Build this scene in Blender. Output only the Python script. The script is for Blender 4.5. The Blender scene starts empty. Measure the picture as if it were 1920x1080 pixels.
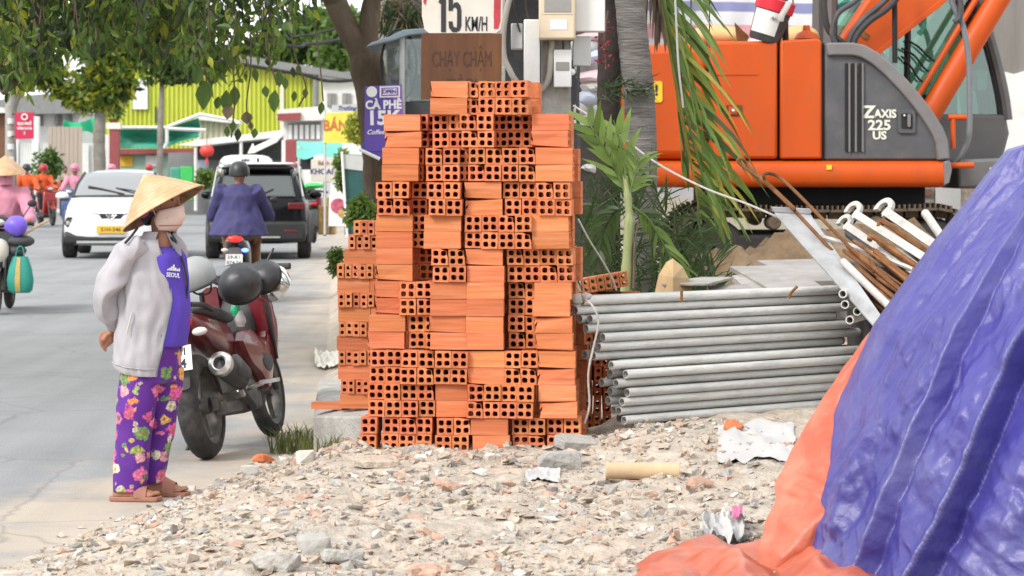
import bpy, bmesh, math, random
from mathutils import Vector, Matrix, Euler, noise
R = math.radians
rnd = random.Random(7)
sc = bpy.context.scene
COL = sc.collection

# ---------------------------------------------------------------- camera
F, H, HY, CX = 5000.0, 1.64, 311.0, 960.0      # focal length in photo pixels, eye height, horizon row, centre column
cam = bpy.data.cameras.new('camera')
cam.sensor_width = 36.0
cam.lens = 36.0 * F / 1920.0
cam.shift_y = -(540.0 - HY) / 1920.0
cam.clip_start, cam.clip_end = 0.5, 3000.0
cam.dof.use_dof = True
cam.dof.focus_distance = 13.2
cam.dof.aperture_fstop = 8.0
camo = bpy.data.objects.new('camera', cam)
camo.location = (0, 0, H)
camo.rotation_euler = (R(90), 0, 0)
COL.objects.link(camo)
sc.camera = camo

# ---------------------------------------------------------------- sky, sun, exposure
SUN_EL, SUN_AZ = 40.0, 226.0     # degrees; azimuth measured from +Y, clockwise
w = bpy.data.worlds.new('World')
sc.world = w
w.use_nodes = True
nt = w.node_tree
for n in list(nt.nodes):
    nt.nodes.remove(n)
out = nt.nodes.new('ShaderNodeOutputWorld')
bg = nt.nodes.new('ShaderNodeBackground')
sky = nt.nodes.new('ShaderNodeTexSky')
sky.sky_type = 'NISHITA'
sky.sun_disc = False
sky.sun_elevation = R(SUN_EL)
sky.sun_rotation = R(SUN_AZ)
sky.air_density, sky.dust_density, sky.ozone_density = 1.0, 4.0, 1.0
hs = nt.nodes.new('ShaderNodeHueSaturation')
hs.inputs['Saturation'].default_value = 0.18
mixw = nt.nodes.new('ShaderNodeMix')
mixw.data_type = 'RGBA'
mixw.inputs[0].default_value = 0.72            # a closed, even cloud deck over the clear sky
mixw.inputs[7].default_value = (14.6, 15.0, 15.4, 1)
nt.links.new(sky.outputs[0], hs.inputs['Color'])
nt.links.new(hs.outputs[0], mixw.inputs[6])
nt.links.new(mixw.outputs[2], bg.inputs[0])
bg.inputs[1].default_value = 0.1
nt.links.new(bg.outputs[0], out.inputs[0])
sun = bpy.data.lights.new('sun', 'SUN')
sun.energy = 2.0
sun.angle = R(14)
sun.color = (1.0, 0.96, 0.9)
suno = bpy.data.objects.new('sun', sun)
_d = Vector((math.sin(R(SUN_AZ)) * math.cos(R(SUN_EL)), math.cos(R(SUN_AZ)) * math.cos(R(SUN_EL)), math.sin(R(SUN_EL))))
suno.rotation_euler = _d.to_track_quat('Z', 'Y').to_euler()
COL.objects.link(suno)
sc.view_settings.view_transform = 'Standard'
sc.view_settings.look = 'None'
sc.view_settings.gamma = 1.0
sc.view_settings.use_curve_mapping = False
sc.view_settings.exposure = 0.54
sc.render.engine = 'CYCLES'
sc.cycles.use_denoising = True
sc.cycles.max_bounces = 6
sc.cycles.transparent_max_bounces = 12
sc.cycles.caustics_reflective = False
sc.cycles.caustics_refractive = False

# ---------------------------------------------------------------- helpers
def P(px, py, Y):
    return Vector(((px - CX) * Y / F, Y, H - (py - HY) * Y / F))

MATS = {}
def srgb(r, g, b):
    return tuple((c / 255 / 12.92) if c / 255 <= 0.04045 else ((c / 255 + 0.055) / 1.055) ** 2.4 for c in (r, g, b))

def mat(name, col, rough=0.6, metal=0.0, var=0.12, scale=6.0, bump=0.0, bscale=40.0, stretch=(1, 1, 1), rv=0.0,
        dirt=None, dscale=3.0, damt=0.5, coat=0.0, emit=0.0, alpha=1.0, trans=0.0, spec=0.5, hv=0.0, dpos=0.5):
    """Principled material: noise-varied colour, optional dirt colour, bump, per-object variation."""
    m = bpy.data.materials.new(name)
    m.use_nodes = True
    t = m.node_tree
    N, L = t.nodes, t.links
    b = N['Principled BSDF']
    b.inputs['Roughness'].default_value = rough
    b.inputs['Metallic'].default_value = metal
    b.inputs['Coat Weight'].default_value = coat
    b.inputs['Specular IOR Level'].default_value = spec
    b.inputs['Alpha'].default_value = alpha
    b.inputs['Transmission Weight'].default_value = trans
    tc = N.new('ShaderNodeTexCoord')
    mp = N.new('ShaderNodeMapping')
    mp.inputs['Scale'].default_value = stretch
    L.new(tc.outputs['Object'], mp.inputs[0])
    vec = mp.outputs[0]
    if rv or hv:
        oi = N.new('ShaderNodeObjectInfo')
        va = N.new('ShaderNodeVectorMath')
        va.operation = 'ADD'
        sm = N.new('ShaderNodeMath')
        sm.operation = 'MULTIPLY'
        sm.inputs[1].default_value = 57.0
        L.new(oi.outputs['Random'], sm.inputs[0])
        L.new(mp.outputs[0], va.inputs[0])
        L.new(sm.outputs[0], va.inputs[1])
        vec = va.outputs[0]
    nz = N.new('ShaderNodeTexNoise')
    nz.inputs['Scale'].default_value = scale
    nz.inputs['Detail'].default_value = 6
    nz.inputs['Roughness'].default_value = 0.6
    L.new(vec, nz.inputs['Vector'])
    rp = N.new('ShaderNodeValToRGB')
    rp.color_ramp.elements[0].position = 0.28
    rp.color_ramp.elements[1].position = 0.72
    rp.color_ramp.elements[0].color = tuple(max(0, c * (1 - var)) for c in col) + (1,)
    rp.color_ramp.elements[1].color = tuple(min(1, c * (1 + var)) for c in col) + (1,)
    L.new(nz.outputs[0], rp.inputs[0])
    c = rp.outputs[0]
    if dirt:
        n2 = N.new('ShaderNodeTexNoise')
        n2.inputs['Scale'].default_value = dscale
        n2.inputs['Detail'].default_value = 8
        n2.inputs['Roughness'].default_value = 0.65
        L.new(vec, n2.inputs['Vector'])
        r2 = N.new('ShaderNodeValToRGB')
        r2.color_ramp.elements[0].position = dpos - 0.04
        r2.color_ramp.elements[1].position = dpos + 0.2
        L.new(n2.outputs[0], r2.inputs[0])
        mu = N.new('ShaderNodeMath')
        mu.operation = 'MULTIPLY'
        mu.inputs[1].default_value = damt
        L.new(r2.outputs[0], mu.inputs[0])
        mx = N.new('ShaderNodeMix')
        mx.data_type = 'RGBA'
        L.new(mu.outputs[0], mx.inputs[0])
        L.new(c, mx.inputs[6])
        mx.inputs[7].default_value = tuple(dirt) + (1,)
        c = mx.outputs[2]
    if rv or hv:
        h = N.new('ShaderNodeHueSaturation')
        mr = N.new('ShaderNodeMapRange')
        mr.inputs[3].default_value = 1 - rv
        mr.inputs[4].default_value = 1 + rv
        L.new(oi.outputs['Random'], mr.inputs[0])
        L.new(mr.outputs[0], h.inputs['Value'])
        if hv:
            m3 = N.new('ShaderNodeMath')
            m3.operation = 'FRACT'
            L.new(sm.outputs[0], m3.inputs[0])
            m4 = N.new('ShaderNodeMapRange')
            m4.inputs[3].default_value = 0.5 - hv
            m4.inputs[4].default_value = 0.5 + hv
            L.new(m3.outputs[0], m4.inputs[0])
            L.new(m4.outputs[0], h.inputs['Hue'])
        L.new(c, h.inputs['Color'])
        c = h.outputs[0]
    L.new(c, b.inputs['Base Color'])
    if bump:
        n3 = N.new('ShaderNodeTexNoise')
        n3.inputs['Scale'].default_value = bscale
        n3.inputs['Detail'].default_value = 5
        L.new(vec, n3.inputs['Vector'])
        bp = N.new('ShaderNodeBump')
        bp.inputs['Strength'].default_value = min(1.0, bump)
        bp.inputs['Distance'].default_value = 0.02
        L.new(n3.outputs[0], bp.inputs['Height'])
        L.new(bp.outputs[0], b.inputs['Normal'])
    if emit:
        L.new(c, b.inputs['Emission Color'])
        b.inputs['Emission Strength'].default_value = emit
    MATS[name] = m
    return m

def leafmat(name, col, var=0.35, scale=3.0, tr=0.35):
    m = mat(name, col, rough=0.5, var=var, scale=scale, spec=0.4)
    t = m.node_tree
    b = t.nodes['Principled BSDF']
    tl = t.nodes.new('ShaderNodeBsdfTranslucent')
    tl.inputs[0].default_value = (min(1, col[0] * 1.6), min(1, col[1] * 1.6), col[2] * 0.8, 1)
    ms = t.nodes.new('ShaderNodeMixShader')
    ms.inputs[0].default_value = tr
    t.links.new(b.outputs[0], ms.inputs[1])
    t.links.new(tl.outputs[0], ms.inputs[2])
    t.links.new(ms.outputs[0], t.nodes['Material Output'].inputs[0])
    return m

def glassmat(name, tint, fac=0.35, rough=0.03):
    """Thin tinted pane: part see-through, part mirror."""
    m = bpy.data.materials.new(name)
    m.use_nodes = True
    t = m.node_tree
    for n in list(t.nodes):
        t.nodes.remove(n)
    o = t.nodes.new('ShaderNodeOutputMaterial')
    tr = t.nodes.new('ShaderNodeBsdfTransparent')
    tr.inputs[0].default_value = tuple(tint) + (1,)
    gl = t.nodes.new('ShaderNodeBsdfGlossy')
    gl.inputs['Roughness'].default_value = rough
    ly = t.nodes.new('ShaderNodeFresnel')
    ly.inputs[0].default_value = 1.5
    ad = t.nodes.new('ShaderNodeMath')
    ad.operation = 'ADD'
    ad.use_clamp = True
    ad.inputs[1].default_value = fac
    ms = t.nodes.new('ShaderNodeMixShader')
    t.links.new(ly.outputs[0], ad.inputs[0])
    t.links.new(ad.outputs[0], ms.inputs[0])
    t.links.new(tr.outputs[0], ms.inputs[1])
    t.links.new(gl.outputs[0], ms.inputs[2])
    t.links.new(ms.outputs[0], o.inputs[0])
    MATS[name] = m
    return m

def lerp(a, b, t):
    return a + (b - a) * t
def sstep(a, b, x):
    t = max(0.0, min(1.0, (x - a) / (b - a)))
    return t * t * (3 - 2 * t)
def interp(tab, x):
    """Piecewise linear table lookup; tab = [(x, y), ...]"""
    if x <= tab[0][0]:
        return tab[0][1]
    for (a, b), (c, d) in zip(tab, tab[1:]):
        if x <= c:
            return b + (d - b) * (x - a) / (c - a)
    return tab[-1][1]

class MB:
    def __init__(s):
        s.v, s.f, s.m, s.mi = [], [], [], 0
    def add(s, vs, fs):
        o = len(s.v)
        s.v += [Vector(v) for v in vs]
        s.f += [tuple(i + o for i in f) for f in fs]
        s.m += [s.mi] * len(fs)
        return s
    def box(s, c, sz, rot=None, top=(1, 1)):
        M = Matrix.Translation(Vector(c)) @ (rot if isinstance(rot, Matrix) else Euler(rot or (0, 0, 0)).to_matrix().to_4x4())
        x, y, z = sz[0] / 2, sz[1] / 2, sz[2] / 2
        a, b = top
        vs = [(-x, -y, -z), (x, -y, -z), (x, y, -z), (-x, y, -z), (-x * a, -y * b, z), (x * a, -y * b, z), (x * a, y * b, z), (-x * a, y * b, z)]
        return s.add([M @ Vector(v) for v in vs], [(0, 3, 2, 1), (4, 5, 6, 7), (0, 1, 5, 4), (1, 2, 6, 5), (2, 3, 7, 6), (3, 0, 4, 7)])
    def loft(s, rings, caps=True, closed=True):
        n = len(rings[0])
        vs = [v for r in rings for v in r]
        fs = []
        for i in range(len(rings) - 1):
            for j in range(n if closed else n - 1):
                k = (j + 1) % n
                fs.append((i * n + j, i * n + k, (i + 1) * n + k, (i + 1) * n + j))
        if caps and closed:
            fs.append(tuple(range(n - 1, -1, -1)))
            fs.append(tuple((len(rings) - 1) * n + j for j in range(n)))
        return s.add(vs, fs)
    def tube(s, path, r, n=8, caps=True, flat=1.0, up=(0, 0, 1)):
        path = [Vector(p) for p in path]
        k = len(path)
        rr = r if isinstance(r, (list, tuple)) else [r] * k
        rings = []
        prev = None
        for i, p in enumerate(path):
            d = (path[min(i + 1, k - 1)] - path[max(i - 1, 0)]).normalized()
            if prev is None:
                a = d.cross(Vector(up))
                if a.length < 1e-3:
                    a = d.cross(Vector((1, 0, 0)))
            else:
                a = prev - d * prev.dot(d)
            a.normalize()
            prev = a
            b = d.cross(a)
            rings.append([p + (a * math.cos(t) + b * math.sin(t) * flat) * rr[i] for t in (2 * math.pi * j / n for j in range(n))])
        return s.loft(rings, caps)
    def ell(s, c, r, n=14, m=9, rot=None):
        r = (r, r, r) if isinstance(r, (int, float)) else r
        M = Matrix.Translation(Vector(c)) @ (rot if isinstance(rot, Matrix) else Euler(rot or (0, 0, 0)).to_matrix().to_4x4())
        vs = [M @ Vector((0, 0, -r[2]))]
        for i in range(1, m):
            a = -math.pi / 2 + math.pi * i / m
            for j in range(n):
                t = 2 * math.pi * j / n
                vs.append(M @ Vector((r[0] * math.cos(a) * math.cos(t), r[1] * math.cos(a) * math.sin(t), r[2] * math.sin(a))))
        vs.append(M @ Vector((0, 0, r[2])))
        fs = [(0, 1 + (j + 1) % n, 1 + j) for j in range(n)]
        for i in range(m - 2):
            for j in range(n):
                k = (j + 1) % n
                fs.append((1 + i * n + j, 1 + i * n + k, 1 + (i + 1) * n + k, 1 + (i + 1) * n + j))
        e = len(vs) - 1
        o = 1 + (m - 2) * n
        fs += [(e, o + j, o + (j + 1) % n) for j in range(n)]
        return s.add(vs, fs)
    def lathe(s, prof, M=None, n=20, caps=False):
        M = M or Matrix()
        rings = [[M @ Vector((r * math.cos(t), r * math.sin(t), z)) for t in (2 * math.pi * j / n for j in range(n))] for r, z in prof]
        return s.loft(rings, caps)
    def prism(s, pts, a, b):
        """polygon pts (3-D) swept by the vectors a (start) and b (end)"""
        a, b = Vector(a), Vector(b)
        n = len(pts)
        vs = [Vector(p) + a for p in pts] + [Vector(p) + b for p in pts]
        fs = [tuple(range(n)), tuple(range(2 * n - 1, n - 1, -1))]
        fs += [(i, n + i, n + (i + 1) % n, (i + 1) % n) for i in range(n)]
        return s.add(vs, fs)
    def quad(s, a, b, c, d):
        return s.add([a, b, c, d], [(0, 1, 2, 3)])
    def xf(s, M):
        s.v = [M @ v for v in s.v]
        return s
    def mesh(s, name, mats=None, smooth=False, fix=False):
        me = bpy.data.meshes.new(name)
        me.from_pydata([tuple(v) for v in s.v], [], s.f)
        for m in (mats if isinstance(mats, (list, tuple)) else [mats]):
            if m:
                me.materials.append(MATS[m])
        if any(s.m):
            me.polygons.foreach_set('material_index', s.m)
        if fix:
            b = bmesh.new()
            b.from_mesh(me)
            bmesh.ops.recalc_face_normals(b, faces=b.faces)
            b.to_mesh(me)
            b.free()
        if smooth:
            me.shade_smooth()
            me.set_sharp_from_angle(angle=R(smooth if smooth is not True else 42))
        me.update()
        return me

ROOTM = {}
def rootm(o):
    while o.parent:
        o = o.parent
    return ROOTM.get(o.name, Matrix())

def link(name, me, parent=None):
    o = bpy.data.objects.new(name, me)
    COL.objects.link(o)
    if parent:
        o.parent = parent
    return o

def tag(o, label=None, cat=None, group=None, kind=None):
    for k, v in (('label', label), ('category', cat), ('group', group), ('kind', kind)):
        if v:
            o[k] = v
    return o

def thing(name, label, cat, loc=(0, 0, 0), rz=0.0, group=None, rot=None):
    o = bpy.data.objects.new(name, None)
    o.empty_display_size = 0.1
    COL.objects.link(o)
    o.location = loc
    o.rotation_euler = rot if rot else (0, 0, rz)
    ROOTM[o.name] = Matrix.Translation(Vector(loc)) @ Euler(rot if rot else (0, 0, rz)).to_matrix().to_4x4()
    return tag(o, label, cat, group)

def obj(name, mb, m, parent=None, world=False, smooth=True, bevel=0.0, sub=0, fix=True, label=None, kind=None):
    """one mesh object; world=True: mb is in world coordinates and is moved into the parent's frame"""
    if world and parent:
        mb.xf(rootm(parent).inverted())
    o = link(name, mb.mesh(name, m, smooth, fix), parent)
    if bevel:
        b = o.modifiers.new('bevel', 'BEVEL')
        b.width = bevel
        b.segments = 2
        b.limit_method = 'ANGLE'
        b.angle_limit = R(35)
        b.use_clamp_overlap = True
    if sub:
        d = o.modifiers.new('sub', 'SUBSURF')
        d.levels = d.render_levels = sub
    if label:
        o['label'] = label
    if kind:
        o['kind'] = kind
    return o

TMP = bpy.data.scenes.new('workbench')
def baked(o):
    """mesh of o with its modifiers applied, worked out in an otherwise empty scene"""
    TMP.collection.objects.link(o)
    vl = TMP.view_layers[0]
    vl.update()
    me = bpy.data.meshes.new_from_object(o.evaluated_get(vl.depsgraph))
    TMP.collection.objects.unlink(o)
    return me

def sculpt(name, mb, m, parent=None, world=False, voxel=0.01, smooth_it=6, fold=0.0, fscale=10.0, seed=0, sharp=False):
    """overlapping shapes fused into one continuous skin"""
    if world and parent:
        mb.xf(rootm(parent).inverted())
    me = mb.mesh(name, m, False, True)
    o = bpy.data.objects.new(name, me)
    r = o.modifiers.new('r', 'REMESH')
    r.mode = 'VOXEL'
    r.voxel_size = voxel
    if smooth_it:
        q = o.modifiers.new('s', 'SMOOTH')
        q.factor = 0.5
        q.iterations = smooth_it
    nm = baked(o)
    nm.name = name
    o.modifiers.clear()
    o.data = nm
    COL.objects.link(o)
    bpy.data.meshes.remove(me)
    if fold:
        nn = [v.vector.copy() for v in nm.vertex_normals]
        flat = []
        for v, nv in zip(nm.vertices, nn):
            p = v.co * fscale + Vector((seed * 3.1, seed * 1.7, seed))
            q = Vector((p.x, p.y, p.z * 0.55))
            d = 1.0 - 2.0 * abs(noise.noise(q)) + 0.5 * (noise.noise(q * 2.3))
            flat.extend(v.co + nv * (d - 0.5) * fold)
        nm.vertices.foreach_set('co', flat)
        nm.update()
    nm.shade_smooth()
    if parent:
        o.parent = parent
    return o

def text(name, s, size, m, parent, M, sx=1.0, bold=0.0, ext=0.0015, align='CENTER', world=True, shear=0.0):
    c = bpy.data.curves.new(name, 'FONT')
    c.body = s
    c.size = size
    c.align_x = align
    c.align_y = 'CENTER'
    c.extrude = ext
    c.offset = bold
    c.shear = shear
    c.resolution_u = 3
    t = bpy.data.objects.new('tmp', c)
    me = baked(t)
    bpy.data.objects.remove(t)
    bpy.data.curves.remove(c)
    me.name = name
    me.materials.clear()
    me.materials.append(MATS[m])
    mm = M @ Matrix.Diagonal((sx, 1, 1, 1))
    if world and parent:
        mm = rootm(parent).inverted() @ mm
    me.transform(mm)
    return link(name, me, parent)

def face_cam(loc, yaw=0.0, roll=0.0):
    """frame for flat lettering that looks towards -Y, x to the right, y up"""
    return Matrix.Translation(Vector(loc)) @ Euler((R(90), 0, yaw)).to_matrix().to_4x4() @ Matrix.Rotation(roll, 4, 'Z')

def copy_tree(o, parent=None):
    c = o.copy()
    COL.objects.link(c)
    c.parent = parent
    for ch in o.children:
        copy_tree(ch, c)
    return c

def single(name, mb, m, label, cat, group=None, smooth=True, bevel=0.0, base=None, kind=None, fix=True, sub=0):
    """a thing that is one mesh; given in world coordinates, origin moved to its base"""
    if base is None:
        xs = [v.x for v in mb.v]; ys = [v.y for v in mb.v]; zs = [v.z for v in mb.v]
        base = Vector(((min(xs) + max(xs)) / 2, (min(ys) + max(ys)) / 2, min(zs)))
    mb.xf(Matrix.Translation(-Vector(base)))
    o = obj(name, mb, m, None, smooth=smooth, bevel=bevel, fix=fix, sub=sub)
    o.location = base
    return tag(o, label, cat, group, kind)

def curve(pts, n=8):
    """Catmull-Rom through pts"""
    pts = [Vector(p) for p in pts]
    q = [pts[0] * 2 - pts[1]] + pts + [pts[-1] * 2 - pts[-2]]
    res = []
    for i in range(1, len(q) - 2):
        for k in range(n):
            t = k / n
            a, b, c, d = q[i - 1], q[i], q[i + 1], q[i + 2]
            res.append(0.5 * ((2 * b) + (c - a) * t + (2 * a - 5 * b + 4 * c - d) * t * t + (3 * b - a - 3 * c + d) * t ** 3))
    res.append(pts[-1])
    return res

# ---------------------------------------------------------------- materials
def brickmat(name, col):
    m = mat(name, col, rough=0.9, var=0.15, scale=6.0, stretch=(6, 0.4, 6), rv=0.15, hv=0.007, bump=0.4, bscale=6.0,
            dirt=(0.62, 0.33, 0.21), dscale=3.0, damt=0.36, spec=0.12, dpos=0.54)
    return m
brickmat('clay', (0.55, 0.174, 0.074))
brickmat('clay_dark', (0.48, 0.16, 0.070))
mat('dirt', (0.42, 0.365, 0.305), rough=0.95, var=0.35, scale=9.0, bump=1.0, bscale=45.0, dirt=(0.44, 0.35, 0.27), dscale=1.6, damt=0.7, spec=0.15)
mat('earth', (0.22, 0.19, 0.14), rough=0.95, var=0.3, scale=1.5, spec=0.1)
mat('st_beige', (0.44, 0.365, 0.295), rough=0.95, var=0.3, scale=25, bump=0.6, bscale=60, spec=0.15)
mat('st_grey', (0.37, 0.35, 0.32), rough=0.95, var=0.3, scale=25, bump=0.6, bscale=60, spec=0.15)
mat('st_white', (0.54, 0.51, 0.46), rough=0.9, var=0.2, scale=25, spec=0.2)
mat('st_pink', (0.43, 0.28, 0.21), rough=0.95, var=0.3, scale=25, bump=0.5, bscale=60, spec=0.15)
mat('st_dark', (0.20, 0.18, 0.16), rough=0.95, var=0.3, scale=25, spec=0.15)
mat('concrete', (0.36, 0.345, 0.32), rough=0.92, var=0.22, scale=9, bump=0.6, bscale=45, dirt=(0.23, 0.21, 0.18), dscale=3, damt=0.6, spec=0.2)
mat('tile', (0.30, 0.28, 0.265), rough=0.7, var=0.2, scale=6, rv=0.12, dirt=(0.22, 0.19, 0.17), dscale=4, damt=0.7)
mat('galv', (0.54, 0.535, 0.505), rough=0.6, metal=0.2, var=0.3, scale=9, stretch=(1, 1, 0.35), rv=0.14, bump=0.3, bscale=70,
    dirt=(0.20, 0.185, 0.16), dscale=9, damt=0.65, dpos=0.53)
mat('galv_dark', (0.12, 0.115, 0.11), rough=0.8, var=0.2)
mat('steel', (0.38, 0.385, 0.39), rough=0.6, metal=0.3, var=0.15, scale=5, dirt=(0.20, 0.18, 0.165), dscale=7, damt=0.6)
mat('white_paint', (0.45, 0.435, 0.41), rough=0.6, var=0.12, scale=8, dirt=(0.20, 0.15, 0.11), dscale=12, damt=0.65, dpos=0.54)
mat('rust', (0.17, 0.075, 0.032), rough=0.9, var=0.4, scale=14, bump=0.4, bscale=70, dirt=(0.27, 0.13, 0.05), dscale=8, damt=0.6, rv=0.2, spec=0.2)
mat('rust_brown', (0.11, 0.052, 0.030), rough=0.85, var=0.22, scale=5, stretch=(3, 3, 0.6), dirt=(0.24, 0.105, 0.030), dscale=2.2, damt=0.5, spec=0.2, dpos=0.56)
mat('rust_letter', (0.060, 0.030, 0.022), rough=0.9, var=0.3, scale=20)
mat('black', (0.018, 0.018, 0.019), rough=0.5, var=0.2)
mat('black_gloss', (0.012, 0.012, 0.014), rough=0.22, var=0.1, coat=0.3)
mat('helmet_black', (0.022, 0.023, 0.026), rough=0.42, var=0.2, dirt=(0.07, 0.07, 0.07), dscale=6, damt=0.5)
mat('rubber', (0.022, 0.022, 0.023), rough=0.85, var=0.3, scale=20, dirt=(0.13, 0.115, 0.10), dscale=6, damt=0.55, bump=0.3, bscale=60)
mat('dark_plastic', (0.045, 0.046, 0.05), rough=0.65, var=0.15, dirt=(0.14, 0.13, 0.12), dscale=6, damt=0.35)
mat('grey_plastic', (0.16, 0.165, 0.18), rough=0.6, var=0.12)
mat('engine', (0.10, 0.095, 0.09), rough=0.6, metal=0.4, var=0.3, scale=20, dirt=(0.16, 0.13, 0.10), dscale=10, damt=0.5)
mat('chrome', (0.60, 0.59, 0.57), rough=0.28, metal=0.9, var=0.1)
mat('moto_red', (0.13, 0.006, 0.012), rough=0.28, var=0.15, coat=0.5, dirt=(0.20, 0.10, 0.08), dscale=7, damt=0.25)
mat('red_lens', (0.55, 0.01, 0.01), rough=0.25)
mat('tail_lit', (1.0, 0.012, 0.01), rough=0.3, emit=2.2, var=0.02)
mat('blue_lit', (0.10, 0.20, 1.0), rough=0.3, emit=3.0, var=0.02)
mat('amber_lens', (0.75, 0.30, 0.10), rough=0.25)
mat('clear_lens', (0.62, 0.60, 0.58), rough=0.15)
mat('plate_white', (0.72, 0.72, 0.70), rough=0.5, var=0.05)
mat('plate_yellow', (0.72, 0.42, 0.03), rough=0.5, var=0.05)
mat('ink', (0.02, 0.02, 0.025), rough=0.7)
mat('ink_blue', (0.03, 0.03, 0.20), rough=0.7)
mat('white', (0.74, 0.74, 0.73), rough=0.5, var=0.05)
mat('white_cloth', (0.42, 0.41, 0.40), rough=0.85, var=0.08)
mat('offwhite', (0.62, 0.58, 0.50), rough=0.7, var=0.1)
mat('box_cream', (0.62, 0.52, 0.38), rough=0.55, var=0.08, scale=4, dirt=(0.42, 0.33, 0.22), dscale=4, damt=0.4)
mat('box_white', (0.66, 0.66, 0.63), rough=0.5, var=0.06, dirt=(0.42, 0.40, 0.36), dscale=5, damt=0.4)
mat('box_grey', (0.44, 0.45, 0.44), rough=0.55, var=0.08)
mat('window_grey', (0.26, 0.25, 0.23), rough=0.2, var=0.1)
mat('conduit', (0.30, 0.275, 0.24), rough=0.7, var=0.15)
mat('cable', (0.03, 0.03, 0.03), rough=0.7)
mat('soil', (0.17, 0.115, 0.07), rough=0.95, var=0.35, scale=5, bump=0.8, bscale=30, dirt=(0.26, 0.20, 0.14), dscale=2, damt=0.6, spec=0.1)
mat('rope', (0.40, 0.375, 0.34), rough=0.9, var=0.2, scale=60)
# tarpaulin: a woven blue sheet, worn pale along creases, orange on its back
mat('tarp_blue', (0.042, 0.037, 0.205), rough=0.42, var=0.16, scale=2.2, bump=0.25, bscale=25.0, dirt=(0.16, 0.165, 0.30), dscale=3.0, damt=0.34, spec=0.5, dpos=0.50)
def worn(name, col, amt=0.55):
    """paler, rubbed cloth along the crests of the creases"""
    t = MATS[name].node_tree
    N, L = t.nodes, t.links
    b = N['Principled BSDF']
    c = b.inputs['Base Color'].links[0].from_socket
    g_ = N.new('ShaderNodeNewGeometry')
    r_ = N.new('ShaderNodeMapRange')
    r_.inputs[1].default_value, r_.inputs[2].default_value = 0.51, 0.60
    r_.inputs[3].default_value, r_.inputs[4].default_value = 0.0, amt
    L.new(g_.outputs['Pointiness'], r_.inputs[0])
    m_ = N.new('ShaderNodeMix')
    m_.data_type = 'RGBA'
    L.new(r_.outputs[0], m_.inputs[0])
    L.new(c, m_.inputs[6])
    m_.inputs[7].default_value = tuple(col) + (1,)
    L.new(m_.outputs[2], b.inputs['Base Color'])
worn('tarp_blue', (0.23, 0.24, 0.38), 0.55)
mat('tarp_orange', (0.40, 0.080, 0.036), rough=0.46, var=0.18, scale=4.0, bump=0.2, bscale=25.0, dirt=(0.55, 0.24, 0.15), dscale=4, damt=0.5)
worn('tarp_orange', (0.62, 0.32, 0.22), 0.5)
mat('skin', (0.33, 0.15, 0.092), rough=0.55, var=0.12, scale=12, spec=0.35)
mat('skin_dark', (0.20, 0.095, 0.06), rough=0.55, var=0.12, scale=12, spec=0.35)
mat('hair', (0.012, 0.010, 0.010), rough=0.5, var=0.3, scale=30)
mat('bark', (0.105, 0.073, 0.052), rough=0.95, var=0.35, scale=9, stretch=(1, 1, 0.35), bump=0.9, bscale=22, dirt=(0.17, 0.14, 0.105), dscale=4, damt=0.7, spec=0.15)
mat('bark_pale', (0.24, 0.22, 0.19), rough=0.95, var=0.3, scale=6, bump=0.6, bscale=20, spec=0.15)
mat('palm_bark', (0.165, 0.152, 0.142), rough=0.95, var=0.3, scale=5, stretch=(1, 1, 7), bump=0.8, bscale=12, dirt=(0.075, 0.068, 0.062), dscale=2, damt=0.6, spec=0.15)
mat('palm_bark_dark', (0.040, 0.033, 0.030), rough=0.95, var=0.35, scale=7, bump=0.6, bscale=20, spec=0.15)
mat('palm_green', (0.23, 0.26, 0.11), rough=0.6, var=0.25, scale=8, stretch=(4, 4, 0.6))
leafmat('leaf_a', (0.072, 0.125, 0.030), tr=0.40)
leafmat('leaf_b', (0.135, 0.20, 0.040), tr=0.45)
leafmat('leaf_c', (0.026, 0.042, 0.016))
leafmat('leaf_y', (0.30, 0.31, 0.045), tr=0.45)
leafmat('leaf_far', (0.10, 0.17, 0.045))
leafmat('leaf_far_b', (0.055, 0.11, 0.030))
leafmat('frond', (0.105, 0.165, 0.040), var=0.4, scale=5)
leafmat('frond_dark', (0.042, 0.070, 0.026), var=0.3, scale=5)
leafmat('frond_pale', (0.17, 0.25, 0.070), var=0.3, scale=5)
leafmat('frond_yellow', (0.32, 0.28, 0.06), var=0.3, scale=5)
leafmat('frond_dry', (0.16, 0.115, 0.080), var=0.4, scale=8, tr=0.15)
leafmat('grass', (0.13, 0.15, 0.05))
mat('orange_paint', (0.52, 0.072, 0.003), rough=0.48, var=0.10, scale=1.6, stretch=(1.6, 1.6, 0.5), spec=0.35, dirt=(0.36, 0.085, 0.02), dscale=4.0, damt=0.55, dpos=0.55)
mat('exc_grey', (0.075, 0.076, 0.084), rough=0.62, var=0.14, scale=4, dirt=(0.15, 0.14, 0.135), dscale=3, damt=0.45)
mat('exc_rim', (0.16, 0.155, 0.16), rough=0.6, var=0.14, scale=5, dirt=(0.23, 0.17, 0.12), dscale=4, damt=0.35)
mat('exc_cab', (0.115, 0.112, 0.11), rough=0.55, var=0.1)
mat('exc_dark', (0.012, 0.012, 0.013), rough=0.8, var=0.3)
mat('track_mud', (0.10, 0.075, 0.052), rough=0.95, var=0.35, scale=12, bump=0.6, bscale=40, dirt=(0.20, 0.145, 0.09), dscale=5, damt=0.7)
mat('track_dark', (0.030, 0.026, 0.024), rough=0.85, var=0.4, scale=12)
mat('yellow_plastic', (0.75, 0.50, 0.02), rough=0.5)
mat('decal', (0.66, 0.66, 0.56), rough=0.6, var=0.12, scale=18)
glassmat('glass_green', (0.62, 0.86, 0.78), 0.10)
glassmat('glass_dark', (0.30, 0.36, 0.36), 0.10)
glassmat('glass_cart', (0.70, 0.80, 0.78), 0.06)
glassmat('glass_car', (0.10, 0.13, 0.14), 0.42)

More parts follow.
